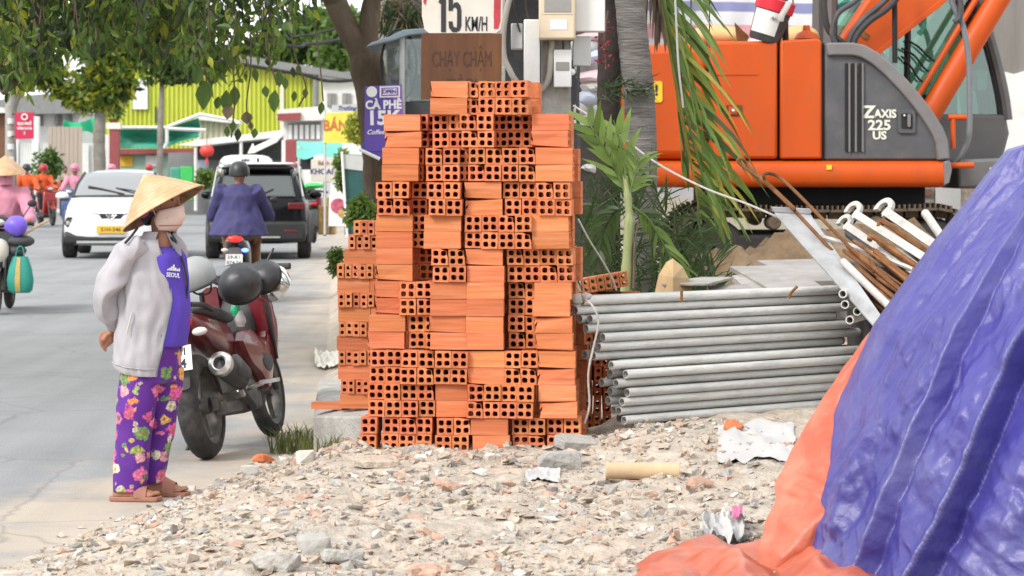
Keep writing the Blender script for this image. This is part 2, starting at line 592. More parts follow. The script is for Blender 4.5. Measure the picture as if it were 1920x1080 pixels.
# ---------------------------------------------------------------- ground and road
BORDER = [(6.0, -2.9), (10.4, -2.15), (11.4, -1.98), (12.1, -1.85), (13.3, -1.62), (14.4, -1.42), (15.2, -1.20), (15.9, -1.13), (60, -4.0), (140, -9.0)]
def hgt(x, y, fine=True):
    """height of the demolition-site ground above the road"""
    d = x - interp(BORDER, y)
    if y < 15.6:
        g = sstep(-0.05, 1.0, d)
    else:
        g = sstep(-0.02, 0.25, d)
    base = interp([(6, 0.12), (9.5, 0.155), (11, 0.19), (12.6, 0.25), (16, 0.27), (20, 0.35), (24, 0.45), (60, 0.45)], y)
    base += 0.10 * sstep(0.2, 0.8, x) * sstep(11.6, 13.0, y) * (1 - sstep(17, 20, y))
    if y > 15.6:
        base = lerp(0.13, base, sstep(-0.3, 1.6, x + 0.6))
    z = base * g
    if fine:
        q = Vector((x * 1.1, y * 1.1, 3.3))
        z += g * (0.045 * noise.noise(q) + 0.030 * noise.noise(q * 3.7) + 0.026 * abs(noise.noise(q * 9.0)) + 0.008 * noise.noise(q * 21.0))
    return z

def roadmat():
    m = mat('asphalt', (0.242, 0.246, 0.25), rough=0.92, var=0.10, scale=0.7, bump=0.35, bscale=130, spec=0.25)
    t = m.node_tree
    N, L = t.nodes, t.links
    b = N['Principled BSDF']
    base = b.inputs['Base Color'].links[0].from_socket
    tc = N.new('ShaderNodeTexCoord')
    # fine aggregate speckle
    n1 = N.new('ShaderNodeTexNoise'); n1.inputs['Scale'].default_value = 85; n1.inputs['Detail'].default_value = 3
    L.new(tc.outputs['Object'], n1.inputs['Vector'])
    r1 = N.new('ShaderNodeMapRange'); r1.inputs[1].default_value = 0.3; r1.inputs[2].default_value = 0.7; r1.inputs[3].default_value = 0.8; r1.inputs[4].default_value = 1.2
    L.new(n1.outputs[0], r1.inputs[0])
    mm = N.new('ShaderNodeMix'); mm.data_type = 'RGBA'; mm.blend_type = 'MULTIPLY'; mm.inputs[0].default_value = 1.0
    L.new(base, mm.inputs[6]); L.new(r1.outputs[0], mm.inputs[7])
    # sand washed out of the site: stronger close to the rubble edge
    sx = N.new('ShaderNodeSeparateXYZ'); L.new(tc.outputs['Object'], sx.inputs[0])
    n2 = N.new('ShaderNodeTexNoise'); n2.inputs['Scale'].default_value = 1.3; n2.inputs['Detail'].default_value = 9; n2.inputs['Roughness'].default_value = 0.65
    L.new(tc.outputs['Object'], n2.inputs['Vector'])
    def math_(op, a, bb, clamp=False):
        q = N.new('ShaderNodeMath'); q.operation = op; q.use_clamp = clamp
        for i, s in enumerate((a, bb)):
            if isinstance(s, (int, float)):
                q.inputs[i].default_value = s
            else:
                L.new(s, q.inputs[i])
        return q.outputs[0]
    # edge line: x = -1.1 - 0.42*(15.9-y) for the near part
    ny = math_('SUBTRACT', 15.9, sx.outputs[1])
    e1 = math_('MULTIPLY', math_('MAXIMUM', ny, 0.0), 0.30)
    e2 = math_('MULTIPLY', math_('MAXIMUM', math_('MULTIPLY', ny, -1.0), 0.0), 0.063)
    edge = math_('SUBTRACT', -1.1, math_('ADD', e1, e2))
    dist = math_('SUBTRACT', edge, sx.outputs[0])
    fal = math_('SUBTRACT', 1.0, math_('DIVIDE', dist, 1.5), True)
    amt = math_('MULTIPLY', math_('SUBTRACT', math_('ADD', math_('MULTIPLY', fal, 0.75), math_('MULTIPLY', n2.outputs[0], 1.5)), 1.05), 2.2, True)
    m2 = N.new('ShaderNodeMix'); m2.data_type = 'RGBA'
    L.new(amt, m2.inputs[0]); L.new(mm.outputs[2], m2.inputs[6]); m2.inputs[7].default_value = (0.40, 0.345, 0.285, 1)
    # long worn wheel streaks
    mp = N.new('ShaderNodeMapping'); mp.inputs['Scale'].default_value = (2.2, 0.10, 1); mp.inputs['Rotation'].default_value = (0, 0, R(3.5))
    L.new(tc.outputs['Object'], mp.inputs[0])
    n3 = N.new('ShaderNodeTexNoise'); n3.inputs['Scale'].default_value = 1.6; n3.inputs['Detail'].default_value = 5
    L.new(mp.outputs[0], n3.inputs['Vector'])
    r3 = N.new('ShaderNodeMapRange'); r3.inputs[1].default_value = 0.35; r3.inputs[2].default_value = 0.65; r3.inputs[3].default_value = 0.93; r3.inputs[4].default_value = 1.06
    L.new(n3.outputs[0], r3.inputs[0])
    m4 = N.new('ShaderNodeMix'); m4.data_type = 'RGBA'; m4.blend_type = 'MULTIPLY'; m4.inputs[0].default_value = 1.0
    L.new(m2.outputs[2], m4.inputs[6]); L.new(r3.outputs[0], m4.inputs[7])
    # hairline cracks and dark oil spots
    vo = N.new('ShaderNodeTexVoronoi'); vo.feature = 'DISTANCE_TO_EDGE'; vo.inputs['Scale'].default_value = 0.55
    nd = N.new('ShaderNodeTexNoise'); nd.inputs['Scale'].default_value = 2.5; nd.inputs['Detail'].default_value = 6
    L.new(tc.outputs['Object'], nd.inputs['Vector'])
    av = N.new('ShaderNodeMix'); av.data_type = 'RGBA'; av.inputs[0].default_value = 0.16
    L.new(tc.outputs['Object'], av.inputs[6]); L.new(nd.outputs['Color'], av.inputs[7])
    L.new(av.outputs[2], vo.inputs['Vector'])
    crk = math_('MULTIPLY', math_('SUBTRACT', 0.008, vo.outputs['Distance']), 90.0, True)
    no = N.new('ShaderNodeTexNoise'); no.inputs['Scale'].default_value = 1.1; no.inputs['Detail'].default_value = 7
    L.new(tc.outputs['Object'], no.inputs['Vector'])
    oil = math_('MULTIPLY', math_('SUBTRACT', no.outputs[0], 0.60), 4.0, True)
    dk = math_('ADD', math_('MULTIPLY', crk, 0.5), math_('MULTIPLY', oil, 0.35), True)
    m5 = N.new('ShaderNodeMix'); m5.data_type = 'RGBA'
    L.new(dk, m5.inputs[0]); L.new(m4.outputs[2], m5.inputs[6]); m5.inputs[7].default_value = (0.11, 0.105, 0.10, 1)
    L.new(m5.outputs[2], b.inputs['Base Color'])
roadmat()

g = MB()
g.quad((-600, -40, -0.02), (600, -40, -0.02), (600, 1200, -0.02), (-600, 1200, -0.02))
tag(obj('ground', g, 'earth', smooth=False), kind='structure')
g = MB()
ys = [4, 8, 12, 16, 20, 30, 45, 60, 90, 140]
g.loft([[(-17 - 0.063 * y, y, 0), (interp(BORDER, y) + 1.6, y, 0)] for y in ys], caps=False, closed=False)
tag(obj('road', g, 'asphalt', smooth=False), kind='structure')

# rubble ground: one sheet, finer towards the camera
g = MB()
xs = []
rows = []
y = 7.0
while y < 42:
    rows.append(y)
    y += 0.035 if y < 15.8 else (0.12 if y < 24 else 1.0)
n = 230
vs, fs = [], []
for y in rows:
    xb = interp(BORDER, y) - 0.25
    for i in range(n):
        t = i / (n - 1)
        x = xb + 4.2 * t if i < n - 12 else xb + 4.2 * (n - 13) / (n - 1) + (i - (n - 13)) ** 1.5 * 0.33
        vs.append((x, y, hgt(x, y) - 0.006 * (1 - sstep(-0.25, 0.05, x - xb - 0.25))))
for j in range(len(rows) - 1):
    for i in range(n - 1):
        a = j * n + i
        fs.append((a, a + 1, a + n + 1, a + n))
g.add(vs, fs)
tag(obj('rubble_ground', g, 'dirt', smooth=180, fix=False), kind='structure')

# brown earth heaped in front of the excavator's tracks
vs, fs = [], []
nx, ny = 110, 60
for j in range(ny):
    for i in range(nx):
        x, y = lerp(0.7, 6.2, i / (nx - 1)), lerp(18.9, 24.6, j / (ny - 1))
        e = 0.62 * math.exp(-((y - 22.0) / 1.15) ** 2) * sstep(0.8, 2.0, x) * (1 - sstep(4.9, 6.1, x))
        q = Vector((x * 2.3, y * 2.3, 5))
        e *= 1 + 0.5 * noise.noise(q) + 0.25 * noise.noise(q * 3)
        rim = min(sstep(0.7, 1.1, x), 1 - sstep(5.8, 6.2, x), sstep(18.9, 19.4, y), 1 - sstep(24.2, 24.6, y))
        vs.append((x, y, hgt(x, y, False) - 0.06 + rim * (0.07 + e + 0.03 * noise.noise(q * 5))))
for j in range(ny - 1):
    for i in range(nx - 1):
        a = j * nx + i
        fs.append((a, a + 1, a + nx + 1, a + nx))
tag(obj('earth_bank', MB().add(vs, fs), 'soil', smooth=180, fix=False), kind='structure')

# concrete footing slab under the stacks, its edge showing beside the road
kb = MB()
kb.prism([P(588, 770, 15.05), P(588, 770, 15.05) + Vector((-0.16, 2.6, 0)), P(720, 770, 15.05) + Vector((0, 2.6, 0)), P(740, 770, 14.2), P(640, 770, 14.55)], (0, 0, -0.03), (0, 0, -0.34))
tag(obj('concrete_slab', kb, 'concrete', bevel=0.012), kind='structure')

def chunk_mesh(seed, sx, sy, sz, rough=0.25, n=10):
    """angular broken lump: hull of random points"""
    r = random.Random(seed)
    b = bmesh.new()
    for i in range(n):
        v = Vector((r.uniform(-1, 1), r.uniform(-1, 1), r.uniform(-1, 1)))
        m = max(abs(v.x), abs(v.y), abs(v.z))
        v = v / m * r.uniform(1 - rough, 1)
        b.verts.new((v.x * sx, v.y * sy, v.z * sz))
    res = bmesh.ops.convex_hull(b, input=b.verts)
    bmesh.ops.delete(b, geom=[e for e in res['geom_interior'] if isinstance(e, bmesh.types.BMVert)], context='VERTS')
    b.verts.index_update()
    out = ([v.co.copy() for v in b.verts], [tuple(v.index for v in f.verts) for f in b.faces])
    b.free()
    return out

# small rubble nobody could count
protos = [chunk_mesh(i, 1, lerp(0.5, 1, (i * 37 % 10) / 10), lerp(0.3, 0.8, (i * 53 % 10) / 10), 0.35, 8) for i in range(24)]
gr = MB()
r = random.Random(3)
cnt = 0
while cnt < 15000:
    y = 9.3 + 6.4 * r.random() ** 1.1
    xb = interp(BORDER, y)
    x = xb - 0.12 + (1.45 - xb) * r.random()
    d = x - xb
    if d < 0.25 and r.random() > 0.25 + 2.2 * d:
        continue
    if (-0.72 < x < 0.36 and y > 13.15) or (x > 0.36 and y > 13.3):
        continue
    dens = 0.5 + 1.1 * noise.noise(Vector((x * 2.1, y * 2.1, 9)))
    if r.random() > dens + 0.25:
        continue
    s = 0.0025 + 0.040 * r.random() ** 5.0
    M = Matrix.Translation((x, y, hgt(x, y) + s * (0.25 if s < 0.015 else 0.05))) @ Euler((r.uniform(-0.4, 0.4), r.uniform(-0.4, 0.4), r.uniform(0, 6.3))).to_matrix().to_4x4() @ Matrix.Scale(s, 4)
    vs, fs = protos[r.randrange(24)]
    gr.mi = r.choices((0, 1, 2, 3, 4), (0.62, 0.22, 0.07, 0.07, 0.02))[0]
    gr.add([M @ v for v in vs], fs)
    cnt += 1
tag(obj('gravel_rubble', gr, ['st_beige', 'st_grey', 'st_white', 'st_pink', 'st_dark'], smooth=False, fix=False),
    'small broken rubble and gravel strewn across the pale ground', 'rubble', kind='stuff')

# larger lumps: each its own thing
def gpt(px, py):
    """ground point under a photo pixel"""
    y = 12.0
    for _ in range(40):
        p = P(px, py, y)
        h = hgt(p.x, p.y)
        y = (H - h) * F / (py - HY)
    p = P(px, py, y)
    return Vector((p.x, p.y, hgt(p.x, p.y)))

def chunk(name, px, py, wpx, hpx, m, label, cat, group=None, seed=0, yaw=None, dep=0.8, flat=None, n=12, rough=0.25, smooth=False, bevel=0.006):
    p = gpt(px, py)
    s = F / p.y
    wx, hz = wpx / s / 2, hpx / s / 2
    vs, fs = chunk_mesh(seed * 7 + 1, wx, wx * dep, hz, rough, n)
    rr = random.Random(seed)
    M = Euler((rr.uniform(-0.12, 0.12), rr.uniform(-0.12, 0.12), yaw if yaw is not None else rr.uniform(-0.4, 0.4))).to_matrix().to_4x4()
    mb = MB().add([M @ v for v in vs], fs)
    zmin = min(v.z for v in mb.v)
    o = obj(name, mb.xf(Matrix.Translation((0, 0, -zmin))), m, smooth=smooth, bevel=bevel)
    o.location = p - Vector((0, 0, 0.012))
    return tag(o, label, cat, group)

chunk('concrete_chunk', 1048, 880, 86, 40, 'concrete', 'grey squared concrete lump lying in front of the brick stack', 'concrete chunk', None, 3, 0.1, 0.6, n=24, rough=0.12)
def slab(name, px, py, wpx, dpth, hpx, m, label, cat, yaw, tilt, seed, roll=0.0, irr=0.2, group=None):
    """broken flat piece with an uneven outline"""
    p = gpt(px, py)
    s = F / p.y
    r_ = random.Random(seed)
    k = 9
    pts = []
    for i in range(k):
        a = 2 * math.pi * i / k
        q = 1 / max(abs(math.cos(a)), abs(math.sin(a))) * r_.uniform(1 - irr, 1)
        pts.append(Vector((math.cos(a) * q * wpx / s / 2, math.sin(a) * q * dpth / 2, 0)))
    mb = MB().prism(pts, (0, 0, 0), (0, 0, hpx / s))
    mb.xf(Euler((tilt, roll, yaw)).to_matrix().to_4x4())
    zmin = min(v.z for v in mb.v)
    o = obj(name, mb.xf(Matrix.Translation((0, 0, -zmin * 0.75))), m, smooth=False, bevel=0.004)
    o.location = p - Vector((0, 0, 0.01))
    return tag(o, label, cat, group)
slab('concrete_slab_piece', 1075, 836, 92, 0.16, 17, 'concrete', 'tilted broken concrete slab at the right foot of the brick stack', 'concrete slab', 0.25, 0.22, 4, 0.1)
slab('plaster_slab', 705, 868, 84, 0.15, 13, 'st_beige', 'flat beige plaster slab in front of the left foot of the brick stack', 'plaster slab', 0.1, 0.12, 5)
slab('plaster_slab', 930, 872, 120, 0.12, 8, 'st_beige', 'long thin plaster strip in front of the middle of the brick stack', 'plaster slab', -0.12, 0.1, 6)
slab('grey_shard', 462, 918, 44, 0.06, 6, 'st_dark', 'dark grey flat shard near the sandals of the standing woman', 'shard', 0.25, 0.15, 8)
slab('grey_shard', 560, 962, 84, 0.05, 7, 'st_grey', 'pale grey flat strip in the middle of the rubble', 'shard', 0.05, 0.1, 9)
slab('grey_shard', 520, 1012, 90, 0.03, 6, 'st_grey', 'narrow grey splinter pointing up to the right at the bottom of the rubble', 'shard', 0.55, 0.1, 10, -0.15)
slab('grey_shard', 740, 1030, 110, 0.035, 6, 'st_grey', 'long low grey lath near the bottom of the rubble', 'shard', 0.2, 0.1, 11)
slab('wood_scrap', 775, 1000, 50, 0.05, 5, 'st_pink', 'brown wood scrap in the lower middle of the rubble', 'wood scrap', 0.05, 0.08, 12)
slab('wood_scrap', 775, 978, 44, 0.10, 10, 'st_pink', 'small tan tile fragment above the brown wood scrap', 'tile fragment', 0.3, 0.2, 13)
chunk('concrete_chunk', 590, 1036, 78, 44, 'concrete', 'largest grey concrete lump at the bottom edge of the rubble', 'concrete chunk', None, 15, n=26, rough=0.3)
chunk('concrete_chunk', 520, 1068, 95, 40, 'st_grey', 'broad grey lump cut by the bottom edge of the photo', 'concrete chunk', None, 16, n=26, rough=0.3)
chunk('concrete_chunk', 640, 1062, 88, 30, 'st_grey', 'low grey lump right of the broad one at the bottom edge', 'concrete chunk', None, 17, n=26, rough=0.3)
chunk('plaster_lump', 470, 892, 40, 26, 'st_white', 'whitish plaster lump near the road edge below the motorbike', 'plaster lump', None, 18, n=18, rough=0.3)
chunk('plaster_lump', 572, 868, 44, 30, 'st_white', 'white plaster lump beside the grass tuft', 'plaster lump', None, 19, n=18, rough=0.3)
chunk('brick_fragment', 850, 918, 52, 26, 'st_pink', 'pinkish brick fragment in the rubble below the brick stack', 'brick fragment', None, 20, n=16)
chunk('brick_fragment', 494, 866, 46, 18, 'clay', 'orange brick fragment on the road edge behind the motorbike', 'brick fragment', None, 21, 0.1, n=24, rough=0.1)
chunk('brick_fragment', 1376, 812, 44, 26, 'clay_dark', 'rounded red brick fragment just below the pipes', 'brick fragment', None, 22, n=18)
chunk('brick_fragment', 1312, 848, 46, 28, 'st_pink', 'reddish round lump right of the cardboard tube', 'brick fragment', None, 23, n=26, rough=0.3)
chunk('brick_fragment', 800, 1082, 90, 20, 'st_pink', 'reddish brick fragment at the very bottom of the rubble', 'brick fragment', None, 24, n=18)
chunk('stone_lump', 940, 922, 44, 18, 'st_grey', 'rounded grey stone in the rubble right of the pinkish brick fragment', 'stone', None, 25, n=20)
chunk('stone_lump', 716, 900, 30, 14, 'st_grey', 'small grey stone below the beige plaster slab', 'stone', None, 26, n=18)
r = random.Random(12)
spots = []
while len(spots) < 230:
    px, py = r.uniform(300, 1480), r.uniform(872, 1075)
    if py < 1010 - (px - 200) * 0.42 or px > 1420 - (py - 900) * 0.9:
        continue
    spots.append((px, py))
kinds = [('st_beige', 'beige'), ('st_grey', 'grey'), ('st_white', 'white'), ('st_pink', 'reddish')]
for i, (px, py) in enumerate(spots):
    k = r.choices((0, 1, 2, 3), (0.45, 0.25, 0.15, 0.15))[0]
    s = r.uniform(11, 22) if i % 4 else r.uniform(22, 46)
    chunk('rubble_lump', px, py, s, s * r.uniform(0.3, 0.6), kinds[k][0], 'palm-sized %s lump of demolition rubble on the pale ground' % kinds[k][1], 'rubble lump',
          '%s rubble lumps on the pale ground' % kinds[k][1], 100 + i, r.uniform(-3, 3), n=9, rough=0.35, bevel=0)

# cardboard tube, white wrapping sheet, white-and-pink plastic scrap
p = gpt(1205, 848)
mb = MB()
prof = [(0.034, -0.165), (0.040, -0.165), (0.041, -0.155), (0.038, -0.148), (0.038, 0.148), (0.041, 0.155), (0.040, 0.165), (0.034, 0.165), (0.034, -0.165)]
mb.lathe(prof, Matrix.Translation(p + Vector((0, 0, 0.036))) @ Euler((0, R(90), R(-4))).to_matrix().to_4x4(), 20)
mat('cardboard', (0.50, 0.36, 0.22), rough=0.85, var=0.12, scale=12)
single('cardboard_tube', mb, 'cardboard', 'short tan cardboard tube lying on the rubble below the pipes', 'tube')
def crumple_sheet(name, px0, px1, py0, py1, m, label, cat, amp=0.02, seed=0, lift=0.02, nx=26, ny=14):
    a, b, c, d = gpt(px0, py0), gpt(px1, py0), gpt(px1, py1), gpt(px0, py1)
    vs, fs = [], []
    for j in range(ny):
        for i in range(nx):
            u, v = i / (nx - 1), j / (ny - 1)
            u2 = u + 0.06 * noise.noise(Vector((seed, v * 5, 0)))
            v2 = v + 0.12 * noise.noise(Vector((u * 7, seed, 3)))
            q = a.lerp(b, u2).lerp(d.lerp(c, u2), v2)
            z = hgt(q.x, q.y) + lift + amp * (1 - 2 * abs(noise.noise(Vector((u * 4 + seed, v * 3, seed))))) + amp * 0.7 * noise.noise(Vector((u * 9, v * 7, seed)))
            vs.append((q.x, q.y, max(z, hgt(q.x, q.y) + 0.004)))
    for j in range(ny - 1):
        for i in range(nx - 1):
            k = j * nx + i
            fs.append((k, k + 1, k + nx + 1, k + nx))
    return single(name, MB().add(vs, fs), m, label, cat, smooth=60, fix=False)
crumple_sheet('plastic_sheet', 1345, 1490, 803, 832, 'white_cloth', 'crumpled whitish plastic sheet on the rubble below the pipes', 'plastic sheet', 0.012, 2, 0.008)
mat('pink_plastic', (0.60, 0.12, 0.25), rough=0.5)
crumple_sheet('plastic_scrap', 1318, 1395, 985, 1022, 'white_cloth', 'white plastic scrap lying beside the orange tarpaulin edge', 'plastic scrap', 0.035, 5, 0.03)
crumple_sheet('plastic_scrap', 1372, 1392, 985, 1003, 'pink_plastic', 'small pink plastic scrap on the white scrap by the orange tarpaulin', 'plastic scrap', 0.02, 6, 0.07, 10, 8)
crumple_sheet('plastic_bag', 985, 1050, 885, 905, 'white_cloth', 'flattened white plastic bag in the rubble below the grey concrete lump', 'plastic bag', 0.012, 8, 0.004)
crumple_sheet('paper_scrap', 308, 342, 942, 952, 'white_cloth', 'white paper scrap on the ground by the woman in sandals', 'paper scrap', 0.006, 9, 0.006)
crumple_sheet('rubbish_bag', 590, 636, 660, 690, 'offwhite', 'pale rubbish heap on the road edge beside the rear brick stack', 'rubbish', 0.02, 13, 0.02)

# grass tufts at the road edge
def tuft(px, py, n, hh, seed, label, spread=0.12):
    p = gpt(px, py)
    r_ = random.Random(seed)
    root = thing('grass_tuft', label, 'grass', p)
    mb = MB()
    for i in range(n):
        a = r_.uniform(0, 6.3)
        o_ = Vector((r_.uniform(-spread, spread), r_.uniform(-spread, spread), -0.01))
        h_ = hh * r_.uniform(0.5, 1.2)
        t = Vector((math.cos(a), math.sin(a), 0)) * h_ * r_.uniform(0.2, 0.8)
        s_ = Vector((-math.sin(a), math.cos(a), 0)) * 0.004
        q = [o_ - s_, o_ + s_, o_ + t * 0.4 + s_ + Vector((0, 0, h_ * 0.7)), o_ + t * 0.4 - s_ + Vector((0, 0, h_ * 0.7)), o_ + t + Vector((0, 0, h_))]
        mb.add(q, [(0, 1, 2, 3), (3, 2, 4)])
    obj('blades', mb, 'grass', root, smooth=False, fix=False, kind='stuff')
tuft(548, 848, 120, 0.16, 1, 'green grass tuft at the road edge behind the motorbike')
tuft(600, 848, 60, 0.10, 2, 'low grass tuft beside the concrete footing', 0.1)

# ---------------------------------------------------------------- hollow bricks
def brick_mesh(name, w, h, l, cols, rows, m, hole=0.40):
    """extruded hollow clay brick, long axis Y, holes right through; width w (x), height h (z)"""
    b = MB()
    cw, ch = w / cols, h / rows
    ends = []
    for e, y in ((0, -l / 2), (1, l / 2)):
        for i in range(cols):
            for j in range(rows):
                cx, cz = -w / 2 + cw * (i + 0.5), -h / 2 + ch * (j + 0.5)
                # holes gather a little towards the middle so that the outer walls are thicker
                ox, oz = cx * 0.93, cz * 0.93
                rx = rz = min(cw, ch) * hole
                sq = [(cx - cw / 2, cz - ch / 2), (cx + cw / 2, cz - ch / 2), (cx + cw / 2, cz + ch / 2), (cx - cw / 2, cz + ch / 2)]
                k = 0.55
                oc = [(-k, -1), (k, -1), (1, -k), (1, k), (k, 1), (-k, 1), (-1, k), (-1, -k)]
                oc = [(ox + a * rx, oz + c * rz) for a, c in oc]
                n0 = len(b.v)
                b.v += [Vector((a, y, c)) for a, c in sq] + [Vector((a, y, c)) for a, c in oc]
                fs = [(0, 1, 5, 4), (1, 6, 5), (1, 2, 7, 6), (2, 8, 7), (2, 3, 9, 8), (3, 10, 9), (3, 0, 11, 10), (0, 4, 11)]
                if e:
                    fs = [f[::-1] for f in fs]
                b.f += [tuple(q + n0 for q in f) for f in fs]
                b.m += [0] * len(fs)
                ends.append(n0 + 4)
    n = cols * rows
    for q in range(n):
        a, c = ends[q], ends[q + n]
        for k in range(8):
            kk = (k + 1) % 8
            b.f.append((a + k, a + kk, c + kk, c + k))
            b.m.append(0)
    x, y, z = w / 2, l / 2, h / 2
    b.add([(-x, -y, -z), (x, -y, -z), (x, y, -z), (-x, y, -z), (-x, -y, z), (x, -y, z), (x, y, z), (-x, y, z)],
          [(0, 3, 2, 1), (4, 5, 6, 7), (1, 2, 6, 5), (3, 0, 4, 7)])
    return b.mesh(name, m, False, False)
BW = 0.0800
BRICK4 = brick_mesh('brick4', BW, BW, 0.180, 2, 2, 'clay', 0.315)
def chipped(me, seed):
    r_ = random.Random(seed)
    c = me.copy()
    xs_, zs_ = BW / 2, BW / 2
    knock = [(r_.choice((-1, 1)), r_.choice((-1, 1)), r_.choice((-1, 1))) for _ in range(r_.choice((0, 1, 1, 2)))]
    amt = [r_.uniform(0.006, 0.016) for _ in knock]
    tw = {}
    for v in c.vertices:
        key = tuple(round(q, 4) for q in v.co)
        if key not in tw:
            tw[key] = Vector((r_.uniform(-1, 1), r_.uniform(-1, 1), r_.uniform(-1, 1))) * 0.0011
        o_ = v.co.copy()
        v.co += tw[key]
        for (a, b_, d_), k_ in zip(knock, amt):
            if abs(o_.x - a * BW / 2) < 1e-4 and abs(o_.y - b_ * 0.09) < 1e-4 and abs(o_.z - d_ * BW / 2) < 1e-4:
                v.co += Vector((-a * k_, -b_ * k_ * 1.3, -d_ * k_))
    return c
BRICKS4 = [chipped(BRICK4, s_) for s_ in range(9)]
BRICK2 = brick_mesh('brick2', 0.0385, BW, 0.180, 1, 2, 'clay_dark', 0.25)
rb = random.Random(21)
PITCH = 0.0822
bs = thing('brick_stack', 'tall stepped stack of orange four-hole hollow bricks in the middle', 'brick stack', P(880, 846, 13.0), R(-5))
SB = F / 13.0
def put(me, parent, x, y, z, rz, name='brick', tilt=0.0, roll=0.0):
    o = link(name, me, parent)
    o.location = (x, y, z)
    o.rotation_euler = (roll, tilt, rz)
    return o
# each course is two bricks high, from the top down; E = brick ends, S = brick sides; photo column, count, set-back
LAY = [
    [('S', 806, 1, .00), ('E', 866, 3, .01), ('E', 961, 1, -.03)],
    [('S', 714, 1, .10), ('E', 764, 1, .16), ('E', 790, 1, .20), ('E', 808, 2, .05), ('E', 864, 2, -.01), ('s', 925, 1, .10), ('E', 945, 2, .12), ('S', 996, 1, .02)],
    [('S', 710, 1, .09), ('E', 757, 1, .15), ('E', 783, 1, .22), ('E', 800, 2, -.02), ('s', 864, 1, .03), ('E', 879, 4, .0), ('S', 1004, 1, .0)],
    [('E', 700, 2, .06), ('E', 763, 1, .17), ('E', 790, 1, .22), ('E', 804, 2, -.05), ('S', 872, 1, .0), ('E', 945, 2, .02), ('E', 1009, 2, -.01)],
    [('S', 699, 1, .08), ('E', 762, 1, .13), ('E', 786, 1, .20), ('S', 797, 1, -.02), ('E', 870, 4, -.02), ('S', 997, 1, .0)],
    [('S', 700, 1, .08), ('E', 776, 1, .22), ('E', 812, 2, -.03), ('S', 875, 1, -.01), ('E', 950, 4, .03), ],
    [('S', 698, 1, .07), ('E', 747, 2, .03), ('S', 806, 1, -.01), ('S', 877, 1, -.015), ('E', 950, 2, .08), ('S', 1001, 1, .0)],
    [('S', 687, 1, .04), ('E', 760, 2, .06), ('S', 805, 1, .0), ('S', 876, 1, -.01), ('E', 951, 2, .08), ('S', 1005, 1, .0)],
    [('E', 688, 2, .04), ('E', 752, 4, -.02), ('S', 878, 1, .0), ('E', 946, 2, .0), ('S', 1010, 1, -.01)],
    [('E', 688, 4, .0), ('S', 816, 1, .01), ('E', 878, 4, -.035), ('S', 1011, 1, -.01)],
    [('E', 677, 1, -.02), ('E', 716, 3, .0), ('E', 819, 2, -.035), ('S', 886, 1, -.03), ('E', 961, 2, .0), ('E', 1027, 2, .01)],
]
def along(px):
    return (px - 880) / SB
nb = 0
for li, lay in enumerate(LAY):
    z0 = (len(LAY) - 1 - li) * 2 * PITCH
    sag = rb.uniform(-0.003, 0.003)
    for kind, px, cnt, dy in lay:
        x0 = along(px)
        for row in (0, 1):
            z = z0 + (1 - row) * PITCH + BW / 2 + sag
            sh = rb.uniform(-0.006, 0.006)
            tl = rb.uniform(-0.012, 0.012) if kind == 'E' else rb.uniform(-0.008, 0.008)
            if kind == 'E':
                for i in range(cnt):
                    put(rb.choice(BRICKS4), bs, x0 + sh + BW / 2 + i * 0.0818 + rb.uniform(-.001, .001), dy + 0.09 + rb.uniform(-.009, .009), z + rb.uniform(-.0018, .0018),
                        rb.uniform(-.022, .022), tilt=tl + rb.uniform(-.012, .012))
                    nb += 1
            elif kind == 'S':
                for k in (0, 1):
                    if k and li > 4:
                        continue
                    put(rb.choice(BRICKS4), bs, x0 + sh + 0.09, dy + BW / 2 + k * 0.084 + rb.uniform(-.004, .004), z, R(90) + rb.uniform(-.02, .02), roll=tl)
                    nb += 1
            else:
                put(rb.choice(BRICKS4), bs, x0 + sh + BW / 2 - 0.02, dy + 0.10, z, rb.uniform(-.02, .02))
                nb += 1
# the unseen heart and back of the stack, joined
fill = MB()
x4 = [v.co.copy() for v in BRICK4.vertices]
def fillbrick(x, y, z, rz):
    b = MB().box((0, 0, 0), (BW, 0.18, BW))
    b.xf(Matrix.Translation((x, y, z)) @ Matrix.Rotation(rz, 4, 'Z'))
    fill.add(b.v, b.f)
for li, lay in enumerate(LAY):
    z0 = (len(LAY) - 1 - li) * 2 * PITCH
    xa = along(lay[0][1]) + 0.10
    last = lay[-1]
    xe = along(last[1]) + (last[2] * 0.0818 if last[0] == 'E' else 0.18)
    for row in (0, 1):
        z = z0 + row * PITCH + BW / 2
        for dm in (0, 1):
            x = xa if dm == 0 else xa - 0.05
            while x < xe - 0.05:
                if (li + dm) % 2 and x + 0.18 < xe:
                    fillbrick(x + 0.09, 0.33 + dm * 0.19, z, R(90))
                    fillbrick(x + 0.09, 0.33 + 0.083 + dm * 0.19, z, R(90))
                    x += 0.183
                else:
                    fillbrick(x + 0.04, 0.375 + dm * 0.19, z, 0)
                    x += 0.082
obj('brick_filling', fill, 'clay', bs, smooth=False, fix=False, kind='stuff')
